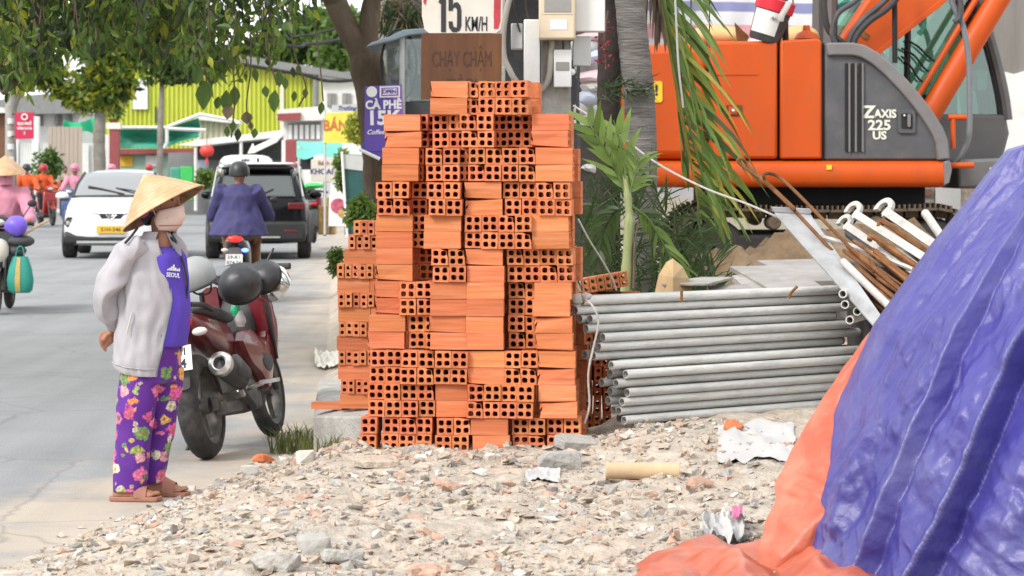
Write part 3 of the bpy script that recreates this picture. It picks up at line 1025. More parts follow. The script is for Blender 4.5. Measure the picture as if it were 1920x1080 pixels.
# crumbs and dust on top of some courses
# rear stack of thin two-hole bricks on the slab
rs = thing('thin_brick_stack', 'lower rear stack of thin two-hole bricks left of the tall stack', 'brick stack', P(635, 766, 14.85), R(-3))
SR = F / 14.85
nrow = 13
for i in range(nrow):
    z = i * 0.0805 + 0.04
    ends = i % 2 == 1 or i >= 11
    x0 = (2 + (0 if i < 2 else -4 if i < 10 else (i - 9) * 9)) / SR + rb.uniform(-.006, .006)
    if i == 12:
        x0 = 27 / SR
    if ends:
        for k in range(6 if i < 11 else 5 if i < 12 else 4):
            put(BRICK2, rs, x0 + 0.02 + k * 0.0405 + rb.uniform(-.001, .001), 0.09 + rb.uniform(-.008, .008), z + (rb.uniform(-.002, .002)), rb.uniform(-.03, .03))
    else:
        for k in range(2):
            for d in range(2):
                put(BRICK2, rs, x0 + 0.09 + k * 0.183, 0.03 + d * 0.045 + rb.uniform(-.004, .004), z, R(90) + rb.uniform(-.02, .02))
# a brick lying on the slab end
pl = P(596, 768, 15.0)
for k, (dx, dz) in enumerate(((0.06, 0.022), (0.17, 0.02))):
    o = put(BRICK2, None, pl.x + dx, 15.02 + 0.05 * k, pl.z + dz, R(80), 'loose_brick')
    o.rotation_euler = (0, R(90), R(74))
    tag(o, ['flat orange brick lying on the slab end, nearest the road', 'flat orange brick on the slab end, touching the rear stack'][k], 'brick')
# thin bricks leaning right of the tall stack, on top of and beside the pipes
q = thing('thin_brick_row', 'tilted row of thin two-hole bricks between the tall stack and the small palm', 'brick row', P(1088, 555, 14.4), R(-4))
for k in range(6):
    o = put(BRICK2, q, 0.03 + k * 0.0405, 0.09, 0.055 + k * 0.007, 0, tilt=R(-9))
for k in range(5):
    put(BRICK2, q, 0.03 + k * 0.05, 0.10, 0.0 - 0.02, R(90), tilt=0)
q2 = thing('thin_brick_heap', 'shadowed heap of thin bricks between the tall stack and the pipe ends', 'brick heap', P(1090, 806, 13.75), 0)
for j in range(7):
    for k in range(4):
        if j > 5 and k > 2:
            continue
        if rb.random() < 0.12:
            continue
        put(BRICK2, q2, -0.01 + k * 0.047 + rb.uniform(-.004, .004), 0.1 + rb.uniform(-.03, .03), 0.04 + j * 0.0815, rb.uniform(-.1, .1), tilt=rb.uniform(-.05, .05))

# ---------------------------------------------------------------- scaffold pipes
ends = [(1091, 566, 1590, 547), (1078, 578, 1592, 560), (1106, 597, 1615, 577), (1098, 613, 1600, 594), (1130, 631, 1640, 612), (1122, 649, 1650, 628),
        (1112, 667, 1660, 644), (1146, 683, 1655, 660), (1173, 701, 1650, 676), (1155, 718, 1640, 692), (1176, 736, 1630, 708), (1166, 753, 1620, 724),
        (1160, 770, 1610, 740), (1170, 788, 1600, 757)]
ORD = ['topmost', 'second', 'third', 'fourth', 'fifth', 'sixth', 'seventh', 'eighth', 'ninth', 'tenth', 'eleventh', 'twelfth', 'thirteenth', 'bottom']
YL, YR = 13.15, 14.35
rp = random.Random(5)
PZ0 = P(1170, 788, YL).z
def pipe_mesh(L, ro, ri):
    mb = MB()
    mb.lathe([(ri, 0), (ro, 0), (ro, L), (ri, L)], None, 14)
    mb.lathe([(ri, L - 0.005), (ri, 0.005)], None, 14)
    return mb.mesh('pipe', 'galv', 50, False)
PM = {L: pipe_mesh(L, 0.0222, 0.0165) for L in (1.75, 1.85, 1.95)}
DIR = (P(1600, 600, YR) - P(1100, 600, YL)); DIR.z = 0; DIR.normalize()
PERP = Vector((-DIR.y, DIR.x, 0))
pz = hgt(0.62, 13.1, False) + 0.03
def put_pipe(start, L, label, group, dirv=DIR):
    o = link('scaffold_pipe', PM[L])
    o.location = start
    o.rotation_euler = dirv.to_track_quat('Z', 'Y').to_euler()
    return tag(o, label, 'pipe', group)
NP = len(ends)
for i, (lx, ly, rx, ry) in enumerate(ends):
    k = NP - 1 - i
    off = 0.012 * (k % 2)
    st = P(lx, ly, YL + off)
    st = Vector((st.x, st.y, 0)) + PERP * 0
    st.z = P(1170, 788, YL).z + 0.0452 * k
    L = rp.choice((1.75, 1.85, 1.95))
    put_pipe(st, L, ('%s galvanised scaffold pipe of the front row, counted from above' % ORD[i]) if 0 < i < 13 else '%s galvanised scaffold pipe of the front row' % ORD[i],
             'galvanised scaffold pipes of the front row')
    for dd in (1, 2):
        s2 = st + PERP * 0.047 * dd + DIR * rp.uniform(-0.03, 0.10) + Vector((0, 0, 0.0))
        if i == 0:
            s2 += DIR * 0.1
        put_pipe(s2, L, 'galvanised scaffold pipe in the %s row, level with the %s front pipe' % (('second', 'third')[dd - 1], ORD[i]), 'galvanised scaffold pipes of the rear rows')
# short pipe ends looking at the camera near the plank
for k, (px, py) in enumerate(((1580, 551), (1584, 571), (1607, 584), (1593, 600))):
    dv = Vector((0.35, 0.9, 0.02)).normalized()
    o = put_pipe(P(px, py, 13.75), 1.75, ['open pipe end left of the steel plank, highest of the four', 'open pipe end left of the steel plank, second from the top',
                 'open pipe end nearest the steel plank edge', 'open pipe end left of the steel plank, lowest of the four'][k], None, dv)
# bearer timbers under the pipes
for k, (t, lb) in enumerate(((0.35, 'left rough timber bearer under the pipes'), (1.3, 'right rough timber bearer under the pipes'))):
    c = P(1170, 788, YL); c.z = 0
    c = c + DIR * t + PERP * 0.08
    zb = PZ0 - 0.022
    gz = hgt(c.x, c.y) - 0.05
    mb = MB().box((c.x, c.y, (zb + gz) / 2), (0.09, 0.40, zb - gz), (0, 0, math.atan2(DIR.y, DIR.x)))
    single('timber_bearer', mb, 'rust', lb, 'timber')
# wire tying the bundle, and loose tie loops
mb = MB().tube(curve([P(1090, 556, 13.1), P(1112, 575, 13.0), P(1122, 605, 13.0), P(1113, 650, 13.02), P(1103, 700, 13.0), P(1105, 760, 13.0), P(1096, 794, 13.0)], 8), 0.0055, 6)
single('tie_rope', mb, 'rope', 'thin grey rope hanging over the left ends of the pipes', 'rope')
mb = MB().ell(P(1082, 561, 13.1), (0.035, 0.03, 0.028))
mb.ell(P(1098, 556, 13.1), (0.03, 0.03, 0.02))
for v in mb.v:
    v += Vector((1, 1, 1)) * 0.006 * noise.noise(v * 60)
single('rope_knot', mb, 'rope', 'pale cloth knot at the top left pipe end', 'knot')
for px, py, lb in ((1278, 556, 'short rusty wire tie on the top pipe, the left one'), (1484, 548, 'slanted rusty wire tie on the top pipe, the right one')):
    a = P(px, py, 13.4)
    mb = MB().tube([a + Vector((-0.015 if px > 1400 else 0, 0, -0.03)), a, a + Vector((0.03 if px > 1400 else 0, 0, 0.03))], 0.008, 6)
    single('wire_tie', mb, 'rust', lb, 'wire tie')

# ---------------------------------------------------------------- tarpaulin heap
TC = Vector((2.36, 9.75, 0))
PROF = [(0.0, 0.0, 1.80), (0.10, 0.25, 1.79), (0.2, 0.56, 1.70), (0.34, 0.83, 1.36), (0.48, 1.05, 1.06), (0.64, 1.20, 0.74), (0.82, 1.32, 0.40), (1.0, 1.40, 0.12)]
rt = random.Random(8)
def tri(x):
    """triangle wave, crests at whole numbers, 0..1"""
    x = x % 1.0
    return 1 - 2 * min(x, 1 - x)
# crease families: direction in the sheet (u round the heap, v down the slope), wavelength, depth, phase
FAM = [(1.0, 0.30, 0.50, 0.075), (1.0, 0.05, 0.31, 0.045), (0.95, 0.55, 0.27, 0.030), (0.5, 0.9, 0.42, 0.034), (-0.6, 0.8, 0.21, 0.022), (0.9, -0.8, 0.15, 0.018), (0.2, 1.0, 0.17, 0.014), (1.0, 0.3, 0.10, 0.012), (-0.4, 1.0, 0.085, 0.009), (0.8, 0.7, 0.062, 0.007), (-0.8, 0.5, 0.05, 0.006)]
FAM = [(a / math.hypot(a, b), b / math.hypot(a, b), w_, d_, rt.random() * 5) for a, b, w_, d_ in FAM]
# broad folds: angle round the heap, drift, width before and after the crest, height
RIDGES = [(R(240), -0.42, 0.36, 0.03, 0.20), (R(254), -0.36, 0.30, 0.03, 0.18), (R(224), -0.26, 0.24, 0.04, 0.11), (R(270), -0.30, 0.30, 0.04, 0.18), (R(207), -0.08, 0.16, 0.08, 0.05), (R(290), -0.1, 0.3, 0.1, 0.14)]
def creases(u, v, seed=0.0, top=99):
    q = Vector((u * 1.3 + seed, v * 1.3, seed))
    wu = u + 0.10 * noise.noise(q * 1.2) + 0.03 * noise.noise(q * 3.1)
    wv = v + 0.10 * noise.noise(q * 1.2 + Vector((9, 3, 1)))
    d = 0.0
    for k, (a, b, w_, dp, ph) in enumerate(FAM[:top]):
        am = 1.0 if k < 2 else sstep(-0.35, 0.35, noise.noise(q * (0.55 / w_) * 0.6 + Vector((k * 3.7, k * 1.3, 2))))
        d += dp * am * (tri((a * wu + b * wv) / w_ + ph + 0.35 * noise.noise(q * 0.8 + Vector((k, 0, k)))) - 0.5)
    return d
def tarp_pt(th, t):
    r0 = interp([(a, b) for a, b, c in PROF], t)
    z = interp([(a, c) for a, b, c in PROF], t)
    d = 0.0
    for (c, dr, wl, wr, am) in RIDGES:
        cc = c + dr * (t - 0.3)
        x = (th - cc + math.pi) % (2 * math.pi) - math.pi
        q = 1 - (x / wr if x > 0 else -x / wl)
        if q > 0:
            d += am * q * sstep(0.10, 0.5, t)
    front = sstep(R(182), R(206), th) if th < R(330) else 1.0
    d = d * front + creases((th - math.pi) * 1.15, t * 1.95) * sstep(0.0, 0.2, t) * (0.10 + 0.90 * front) + 0.004 * noise.noise(Vector((th * 9, t * 16, 0)))
    rr = r0 + d * 0.85 - 0.02
    return Vector((TC.x + rr * math.cos(th), TC.y + rr * math.sin(th) * 0.85, z + 0.3 * d * (1 - sstep(0.15, 0.45, t))))
ANG = [R(174 + 126 * i / 560) for i in range(560)] + [R(300 + 234 * i / 130) for i in range(130)]
NT, NV = len(ANG), 330
vs, fs = [], []
for j in range(NV):
    t = j / (NV - 1)
    for i in range(NT):
        th = ANG[i] % (2 * math.pi)
        vs.append(tarp_pt(th, t))
for j in range(NV - 1):
    for i in range(NT):
        k = (i + 1) % NT
        fs.append((j * NT + i, j * NT + k, (j + 1) * NT + k, (j + 1) * NT + i))
tr = thing('tarpaulin', 'crumpled blue tarpaulin with orange underside thrown over a heap', 'tarpaulin', (TC.x, TC.y, hgt(TC.x, TC.y, False)))
obj('blue_sheet', MB().add(vs, fs), 'tarp_blue', tr, world=True, smooth=180, fix=True)
# the folded-out orange underside running down the left flank
outer = [(1646, 596), (1606, 646), (1568, 700), (1535, 755), (1502, 812), (1470, 872), (1455, 905), (1450, 945), (1432, 985), (1418, 1035), (1405, 1100)]
inner = [(1700, 590), (1680, 650), (1660, 705), (1645, 760), (1632, 815), (1615, 872), (1610, 905), (1605, 945), (1600, 990), (1600, 1040), (1600, 1100)]
oc = curve([P(x, y, 9.95 - 0.35 * i / 10) for i, (x, y) in enumerate(outer)], 6)
ic = curve([P(x, y, 9.72 - 0.35 * i / 10) for i, (x, y) in enumerate(inner)], 6)
vs, fs = [], []
nu = 40
for j, (a, b) in enumerate(zip(oc, ic)):
    for i in range(nu):
        u = i / (nu - 1)
        p = a.lerp(b, u)
        bul = math.sin(u * math.pi) * 0.05
        q = Vector((u * 2.2, j * 0.045, 2.0))
        d = 1.0 * creases(u * 0.34, j * 0.022, 7.0, 9)
        edge = 0.012 * noise.noise(Vector((j * 0.21, 4, 4))) * (1 - u)
        vs.append(p + Vector((edge, -bul - d - 0.02, 0)))
for j in range(len(oc) - 1):
    for i in range(nu - 1):
        k = j * nu + i
        fs.append((k, k + 1, k + nu + 1, k + nu))
obj('orange_flap', MB().add(vs, fs), 'tarp_orange', tr, world=True, smooth=180, fix=False)
# the part of the orange underside spread on the ground
vs, fs = [], []
nx, ny = 90, 50
for j in range(ny):
    for i in range(nx):
        u, v = i / (nx - 1), j / (ny - 1)
        x = lerp(0.24, 1.30, u)
        yb = lerp(9.45, 9.95, sstep(0.0, 0.5, u)) + 0.05 * noise.noise(Vector((u * 6, 1, 1)))
        y = lerp(8.3, yb, v)
        q = Vector((x * 4.5, y * 4.5, 1.2))
        e = 0.9 * creases(x * 1.2, y * 0.8, 3.0, 8) + 0.02
        mnd = 0.045 * sstep(0.05, 0.35, u) * sstep(0.0, 0.10, 1 - v)
        z = hgt(x, y, False) + 0.012 + max(0, (e + 0.03) * sstep(0, 0.08, 1 - v) * sstep(0, 0.1, u)) + mnd
        vs.append((x, y, z))
for j in range(ny - 1):
    for i in range(nx - 1):
        k = j * nx + i
        fs.append((k, k + 1, k + nx + 1, k + nx))
obj('orange_ground_fold', MB().add(vs, fs), 'tarp_orange', tr, world=True, smooth=180, fix=False)

# ---------------------------------------------------------------- excavator
EY = 25.0
ez = hgt(3.5, 26, False) - 0.03
ex = thing('excavator', 'orange and grey crawler excavator standing behind the pipes', 'excavator', (P(1540, 0, EY).x, EY + 1.4, ez))
def plate(name, pts, m, y0, y1, parent=ex, bevel=0.02, Y=EY, smooth=True):
    return obj(name, MB().prism([P(a, b, Y) for a, b in pts], (0, y0, 0), (0, y1, 0)), m, parent, world=True, bevel=bevel, smooth=smooth)
def rrect(x0, y0, x1, y1, r, k=4):
    pts = []
    for cx, cy, a0 in ((x1 - r, y0 + r, -90), (x1 - r, y1 - r, 0), (x0 + r, y1 - r, 90), (x0 + r, y0 + r, 180)):
        for i in range(k + 1):
            a = R(a0 + 90 * i / k)
            pts.append((cx + r * math.cos(a), cy + r * math.sin(a)))
    return pts
cw = plate('counterweight', [(1150, 300), (1148, 150), (1160, 105), (1190, 84), (1325, 80), (1325, 300)], 'orange_paint', 0.0, 2.7, bevel=0.09)
plate('sticker', rrect(1212, 152, 1242, 192, 5), 'yellow_plastic', -0.012, 0.0, cw, 0)
text('sticker_mark', '!', 0.14, 'ink', cw, face_cam(P(1231, 170, EY - 0.016)), 1.0, 0.004)
d1 = plate('engine_door', [(1330, 298), (1330, 84), (1346, 77), (1458, 77), (1458, 298)], 'orange_paint', 0.0, 1.3, bevel=0.03)
plate('handle_recess', [(1362, 197), (1392, 197), (1392, 218), (1362, 218)], 'rust_brown', -0.006, 0.0, d1, 0)
plate('latch', [(1366, 200), (1382, 200), (1382, 215), (1366, 215)], 'orange_paint', -0.018, -0.006, d1, 0.003)
obj('latch_bolt', MB().ell(P(1375, 208, EY - 0.02), 0.022), 'chrome', d1, world=True)
plate('door_trim', [(1335, 138), (1420, 138), (1420, 140.5), (1335, 140.5)], 'orange_paint', -0.008, 0.0, d1, 0)
d2 = plate('engine_door', [(1463, 298), (1463, 76), (1535, 72), (1541, 78), (1541, 298)], 'orange_paint', 0.0, 1.3, bevel=0.03)
plate('door_gap', [(1541, 300), (1541, 80), (1547, 80), (1547, 300)], 'exc_dark', 0.05, 1.2, bevel=0)
plate('hood', [(1325, 88), (1335, 80), (1541, 80), (1541, 300), (1325, 300)], 'orange_paint', 1.31, 2.6, bevel=0.03)
plate('hood_core', [(1322, 300), (1322, 100), (1545, 100), (1545, 300)], 'exc_dark', 0.10, 2.5, bevel=0)
# grey tank cover with its arched rim
arch = [(1547, 300), (1547, 84), (1560, 80), (1600, 80), (1622, 85), (1648, 100), (1676, 124), (1704, 153), (1730, 184), (1752, 214), (1768, 240), (1777, 262), (1779, 300)]
arch = [(a, b) for a, b in arch]
tk = plate('tank_cover', arch, 'exc_grey', 0.03, 0.75, bevel=0.02)
top = arch[1:-1]
def band(pts, wd):
    pts = [Vector((a, b, 0)) for a, b in pts]
    inn = []
    for i, p in enumerate(pts):
        d = (pts[min(i + 1, len(pts) - 1)] - pts[max(i - 1, 0)]).normalized()
        inn.append(p + Vector((-d.y, d.x, 0)) * wd)
    return [(v.x, v.y) for v in pts] + [(v.x, v.y) for v in reversed(inn)]
plate('cover_rim', band([(1549, 81)] + arch[2:-1] + [(1781, 298)], 24), 'exc_rim', -0.02, 0.76, tk, 0.015)
for x in (1588, 1600, 1613):
    plate('vent_slot', rrect(x - 3, 118, x + 3, 285, 3, 2), 'exc_dark', 0.018, 0.034, tk, 0)
    plate('vent_rib', rrect(x + 3.2, 118, x + 6.5, 285, 1.5, 2), 'exc_rim', 0.005, 0.034, tk, 0)
hb = plate('latch_frame', rrect(1684, 206, 1717, 250, 5), 'exc_grey', 0.005, 0.035, tk, 0.004)
plate('latch_pocket', rrect(1690, 213, 1711, 241, 3), 'exc_dark', -0.002, 0.006, hb, 0)
obj('latch_key', MB().ell(P(1696, 217, EY - 0.008), 0.014), 'chrome', hb, world=True)
plate('latch_lever', rrect(1701, 214, 1707, 238, 2), 'exc_rim', -0.022, -0.002, hb, 0)
text('lettering', 'Z', 0.16, 'decal', tk, face_cam(P(1629, 211, EY + 0.024)), 1.15, 0.005, shear=0.0)
text('lettering', 'AXIS', 0.108, 'decal', tk, face_cam(P(1660, 214, EY + 0.024)), 0.92, 0.004)
text('lettering', '225', 0.13, 'decal', tk, face_cam(P(1649, 235.5, EY + 0.024)), 1.12, 0.004)
text('lettering', 'US', 0.105, 'decal', tk, face_cam(P(1649, 254.5, EY + 0.024)), 1.08, 0.004)
# lower skirt beam
a, b = P(1222, 326, EY), P(1772, 326, EY)
sk = MB()
rings = []
for x in (a.x, b.x):
    ring = []
    for i in range(20):
        t = 2 * math.pi * i / 20
        c_, s_ = math.cos(t), math.sin(t)
        ring.append(Vector((x, EY + 0.10 + 0.16 * math.copysign(abs(c_) ** 0.8, c_), a.z + 0.125 * math.copysign(abs(s_) ** 0.55, s_))))
    rings.append(ring)
sk.loft(rings)
sb = obj('skirt_beam', sk, 'orange_paint', ex, world=True)
plate('beam_end_cap', [(1768, 303), (1779, 301), (1783, 318), (1778, 343), (1768, 348)], 'exc_rim', -0.07, 0.26, sb, 0.01)
plate('beam_sticker', [(1548, 309), (1558, 309), (1558, 318), (1548, 318)], 'yellow_plastic', -0.071, -0.055, sb, 0)
plate('deck', [(1230, 352), (1230, 300), (1770, 300), (1770, 352)], 'exc_dark', 0.27, 2.5, bevel=0)
plate('frame_rail', [(1330, 384), (1330, 349), (1750, 349), (1750, 384)], 'exc_dark', 0.5, 2.2, bevel=0)
# hand and step rails in front of the cab
st = MB()
st.tube([P(1778, 220, EY + 0.2), P(1812, 220, EY + 0.2)], 0.028, 10)
st.tube([P(1787, 222, EY + 0.2), P(1787, 278, EY + 0.2)], 0.024, 10)
obj('hand_rail', st, 'orange_paint', ex, world=True)
obj('step', MB().tube([P(1780, 310, EY + 0.1), P(1826, 310, EY + 0.1)], 0.030, 10), 'orange_paint', ex, world=True, bevel=0.008)
# cab: pillars, lower panel, roof and panes on the far side
CY0, CY1 = 1.45, 2.55
cabin = thing('tmp', 'x', 'x', (0, 0, 0)); bpy.data.objects.remove(cabin)
low = [(1545, 350), (1545, 214), (1886, 214), (1893, 250), (1880, 300), (1850, 348)]
YC = EY + CY0
def pc(px, py, y=YC):
    """cab outline is drawn at the near face's distance, then pushed back"""
    v = P(px, py, YC)
    return Vector((v.x, y, v.z))
cb = obj('cab_panel', MB().prism([pc(a, b, 0) for a, b in low], (0, YC, 0), (0, EY + CY1, 0)), 'exc_cab', ex, world=True, bevel=0.03)
obj('cab_base', MB().prism([pc(a, b, 0) for a, b in [(1760, 352), (1760, 300), (1880, 296), (1850, 351)]], (0, EY + 0.3, 0), (0, YC - 0.01, 0)), 'exc_cab', cb, world=True, bevel=0.03)
obj('cab_plate', MB().prism([pc(a, b, 0) for a, b in [(1816, 314), (1843, 314), (1843, 330), (1816, 330)]], (0, EY + 0.285, 0), (0, EY + 0.30, 0)), 'box_grey', cb, world=True)
front = [(1890, 225), (1884, 180), (1872, 125), (1854, 60), (1834, 0), (1808, -60), (1780, -90)]
for yy, nm in ((YC + 0.04, 'front_pillar'), (EY + CY1 - 0.04, 'front_pillar')):
    obj(nm, MB().tube(curve([pc(a, b, yy) for a, b in front], 4), 0.055, 8), 'exc_cab', ex, world=True)
    obj('window_seal', MB().tube(curve([pc(a - 13, b, yy) for a, b in front], 4), 0.030, 6), 'black', ex, world=True)
    obj('rear_pillar', MB().tube([pc(1556, 230, yy), pc(1560, -90, yy)], 0.07, 8), 'exc_cab', ex, world=True)
    obj('middle_pillar', MB().tube([pc(1700, 214, yy), pc(1706, -90, yy)], 0.035, 8), 'black', ex, world=True)
obj('cab_roof', MB().prism([pc(a, b, 0) for a, b in [(1540, -88), (1545, -104), (1700, -112), (1790, -104), (1795, -88)]], (0, YC - 0.02, 0), (0, EY + CY1 + 0.02, 0)), 'exc_cab', ex, world=True, bevel=0.04)
win = [(1562, 214), (1562, -88), (1778, -88)] + [(a - 6, b) for a, b in front[::-1][1:]] + [(1882, 214)]
for yy in (YC + 0.03, EY + CY1 - 0.03):
    obj('side_pane', MB().prism([pc(a, b, 0) for a, b in win], (0, yy, 0), (0, yy + 0.006, 0)), 'glass_green', ex, world=True, smooth=False)
fp = MB()
ff = curve([pc(a, b, 0) for a, b in front], 4)
fp.loft([[Vector((v.x, YC + 0.06, v.z)), Vector((v.x, EY + CY1 - 0.06, v.z))] for v in ff], caps=False, closed=False)
obj('front_pane', fp, 'glass_green', ex, world=True, fix=False)
obj('rear_pane', MB().box((pc(1558, 60, YC + 0.55)), (0.01, 1.0, 1.4)), 'glass_dark', ex, world=True)
# seat, console and levers behind the glass
se = MB()
se.box(pc(1700, 205, EY + 2.0), (0.50, 0.50, 0.16))
se.box(pc(1665, 150, EY + 2.0), (0.15, 0.50, 0.62), (0, R(-12), 0))
se.box(pc(1652, 100, EY + 2.0), (0.10, 0.28, 0.20), (0, R(-12), 0))
obj('operator_seat', se, 'dark_plastic', ex, world=True, bevel=0.05)
obj('console', MB().box(pc(1770, 205, EY + 1.8), (0.35, 0.2, 0.3)).tube([pc(1780, 190, EY + 1.8), pc(1790, 150, EY + 1.8)], 0.02).ell(pc(1791, 146, EY + 1.8), 0.04), 'grey_plastic', ex, world=True, bevel=0.02)
obj('monitor', MB().box(pc(1846, 150, EY + 1.7), (0.10, 0.22, 0.20)), 'box_grey', ex, world=True, bevel=0.01)
# boom, its cylinder and hoses
bm_ = plate('boom', [(1582, 92), (1655, -20), (1760, -190), (1900, -330), (2010, -340), (2010, -240), (1900, -110), (1790, 2), (1655, 108), (1620, 125), (1590, 118)], 'orange_paint', 0.80, 1.32, bevel=0.02)
plate('boom_flange', [(1655, 108), (1790, 2), (1900, -110), (1893, -117), (1783, -6), (1651, 100)], 'orange_paint', 0.77, 0.80, bm_, 0.004)
plate('maker_plate', [(1634, 60), (1642, 50), (1652, 58), (1644, 68)], 'rust', 0.788, 0.80, bm_, 0)
cyl = MB().tube([P(1738, 222, EY + 0.9), P(1935, -110, EY + 0.9)], 0.115, 18)
cc = obj('boom_cylinder', cyl, 'orange_paint', ex, world=True)
obj('cylinder_pipe', MB().tube([P(1715, 190, EY + 0.85), P(1880, -85, EY + 0.85)], 0.030, 8), 'orange_paint', cc, world=True)
obj('cylinder_rod', MB().tube([P(1935, -110, EY + 0.9), P(1990, -202, EY + 0.9)], 0.065, 12), 'chrome', cc, world=True)
obj('mirror_stay', MB().tube([P(1678, 118, EY + 0.5), P(1677, -60, EY + 0.5)], 0.026, 8), 'exc_dark', ex, world=True)
for k, (pts, rad, m) in enumerate((
        ([(1545, -20), (1546, 20), (1553, 55), (1575, 76), (1600, 90)], 0.030, 'cable'),
        ([(1640, -25), (1600, 5), (1572, 25), (1560, 60), (1568, 85)], 0.026, 'dark_plastic'),
        ([(1690, -30), (1650, 10), (1620, 35), (1600, 60), (1588, 90)], 0.030, 'dark_plastic'),
        ([(1700, -25), (1665, 15), (1630, 40), (1606, 68), (1598, 95)], 0.030, 'cable'),
        ([(1775, -20), (1792, 20), (1806, 50), (1816, 110), (1818, 180), (1817, 250), (1806, 285), (1785, 312)], 0.028, 'grey_plastic'),
        ([(1790, -20), (1800, 0), (1800, 30), (1790, 42)], 0.03, 'dark_plastic'))):
    obj('hose', MB().tube(curve([P(a, b, EY + 0.55 - 0.04 * k) for a, b in pts], 6), rad, 8), m, ex, world=True)
for k, pts in enumerate((((1690, 90), (1715, 105), (1735, 130), (1748, 135)), ((1700, 75), (1722, 88), (1745, 110), (1760, 118)), ((1690, 105), (1708, 125), (1725, 150), (1742, 155)))):  # thin dark tubes drawn where the cab window shows squiggly reflections
    obj('hose', MB().tube(curve([P(a, b, EY + 1.36) for a, b in pts], 5), 0.012, 6), 'cable', ex, world=True)
# exhaust stub and hand rail on the hood
obj('filler_cap', MB().lathe([(0.0, 0.13), (0.03, 0.13), (0.04, 0.08), (0.09, 0.05), (0.12, 0.0)], Matrix.Translation(P(1512, 73, EY + 0.4)), 16), 'orange_paint', ex, world=True)
obj('rail_post', MB().tube([P(1473, 78, EY + 0.2), P(1471, -30, EY + 0.2)], 0.03, 8), 'exc_dark', ex, world=True)
obj('bracket', MB().prism([P(a, b, EY) for a, b in [(1381, 40), (1408, 66), (1404, 78), (1386, 78)]], (0, 0.2, 0), (0, 0.24, 0)), 'rust', ex, world=True)
# tracks: near and far belts with shoes, rollers and frame
def track(y0, side):
    L0, L1 = P(1262, 0, EY).x, P(1838, 0, EY).x
    zb, zt = ez + 0.02, P(0, 392, EY).z
    rad = (zt - zb) / 2
    zc = (zt + zb) / 2
    path = []
    n1 = 40
    for i in range(n1):
        path.append((Vector((lerp(L0 + rad, L1 - rad, i / n1), 0, zt - 0.02 * math.sin(math.pi * i / n1))), 0))
    for i in range(16):
        a = math.pi / 2 - math.pi * i / 16
        path.append((Vector((L1 - rad + rad * math.cos(a), 0, zc + rad * math.sin(a))), math.pi / 2 - a))
    for i in range(n1):
        path.append((Vector((lerp(L1 - rad, L0 + rad, i / n1), 0, zb)), math.pi))
    for i in range(16):
        a = -math.pi / 2 - math.pi * i / 16
        path.append((Vector((L0 + rad + rad * math.cos(a), 0, zc + rad * math.sin(a))), math.pi / 2 - a))
    tot = [0]
    for i in range(len(path)):
        tot.append(tot[-1] + (path[(i + 1) % len(path)][0] - path[i][0]).length)
    ns = 46
    sh = MB()
    sh.box((0, 0, 0.0), (0.135, 0.55, 0.025))
    for dx in (-0.05, 0.0, 0.05):
        sh.box((dx, 0, 0.03), (0.014, 0.55, 0.04))
    sh.box((0, 0, -0.045), (0.12, 0.16, 0.07))
    me = sh.mesh('shoe', 'track_mud', False, True)
    belt = MB()
    tr_ = obj('track_frame', MB().box((((L0 + L1) / 2), EY + y0, zc - 0.03), (L1 - L0 - 1.0, 0.36, 0.36)), 'track_dark', ex, world=True, bevel=0.03)
    M0 = rootm(ex).inverted()
    for k in range(ns):
        s = tot[-1] * k / ns
        i = max(j for j in range(len(path)) if tot[j] <= s)
        f = (s - tot[i]) / (tot[i + 1] - tot[i])
        p = path[i][0].lerp(path[(i + 1) % len(path)][0], f)
        o = link('track_shoe', me, tr_)
        o.location = M0 @ Vector((p.x, EY + y0, p.z))
        o.rotation_euler = (0, path[i][1], 0)
    for cx, r_ in ((L0 + rad, rad - 0.09), (L1 - rad, rad - 0.09)):
        obj('sprocket', MB().lathe([(0.05, -0.26), (0.11, -0.25), (0.14, -0.2), (r_ - 0.03, -0.17), (r_, -0.12), (r_, 0.12), (0.1, 0.17)], Matrix.Translation((cx, EY + y0, zc)) @ Matrix.Rotation(R(-90), 4, 'X') , 24), 'track_dark', tr_, world=True)
    for k in range(7):
        cx = lerp(L0 + rad + 0.25, L1 - rad - 0.25, k / 6)
        obj('roller', MB().lathe([(0.0, -0.24), (0.07, -0.24), (0.09, -0.2), (0.10, -0.1), (0.10, 0.1), (0.05, 0.2)], Matrix.Translation((cx, EY + y0, zb + 0.15)) @ Matrix.Rotation(R(-90), 4, 'X'), 14), 'track_mud', tr_, world=True)
    for k in (1, 2):
        cx = lerp(L0, L1, k / 3)
        obj('carrier_roller', MB().lathe([(0.0, -0.27), (0.055, -0.27), (0.07, -0.2), (0.07, 0.1)], Matrix.Translation((cx, EY + y0, zt - 0.13)) @ Matrix.Rotation(R(-90), 4, 'X'), 14), 'track_mud', tr_, world=True)
track(0.35, -1)
track(2.25, 1)
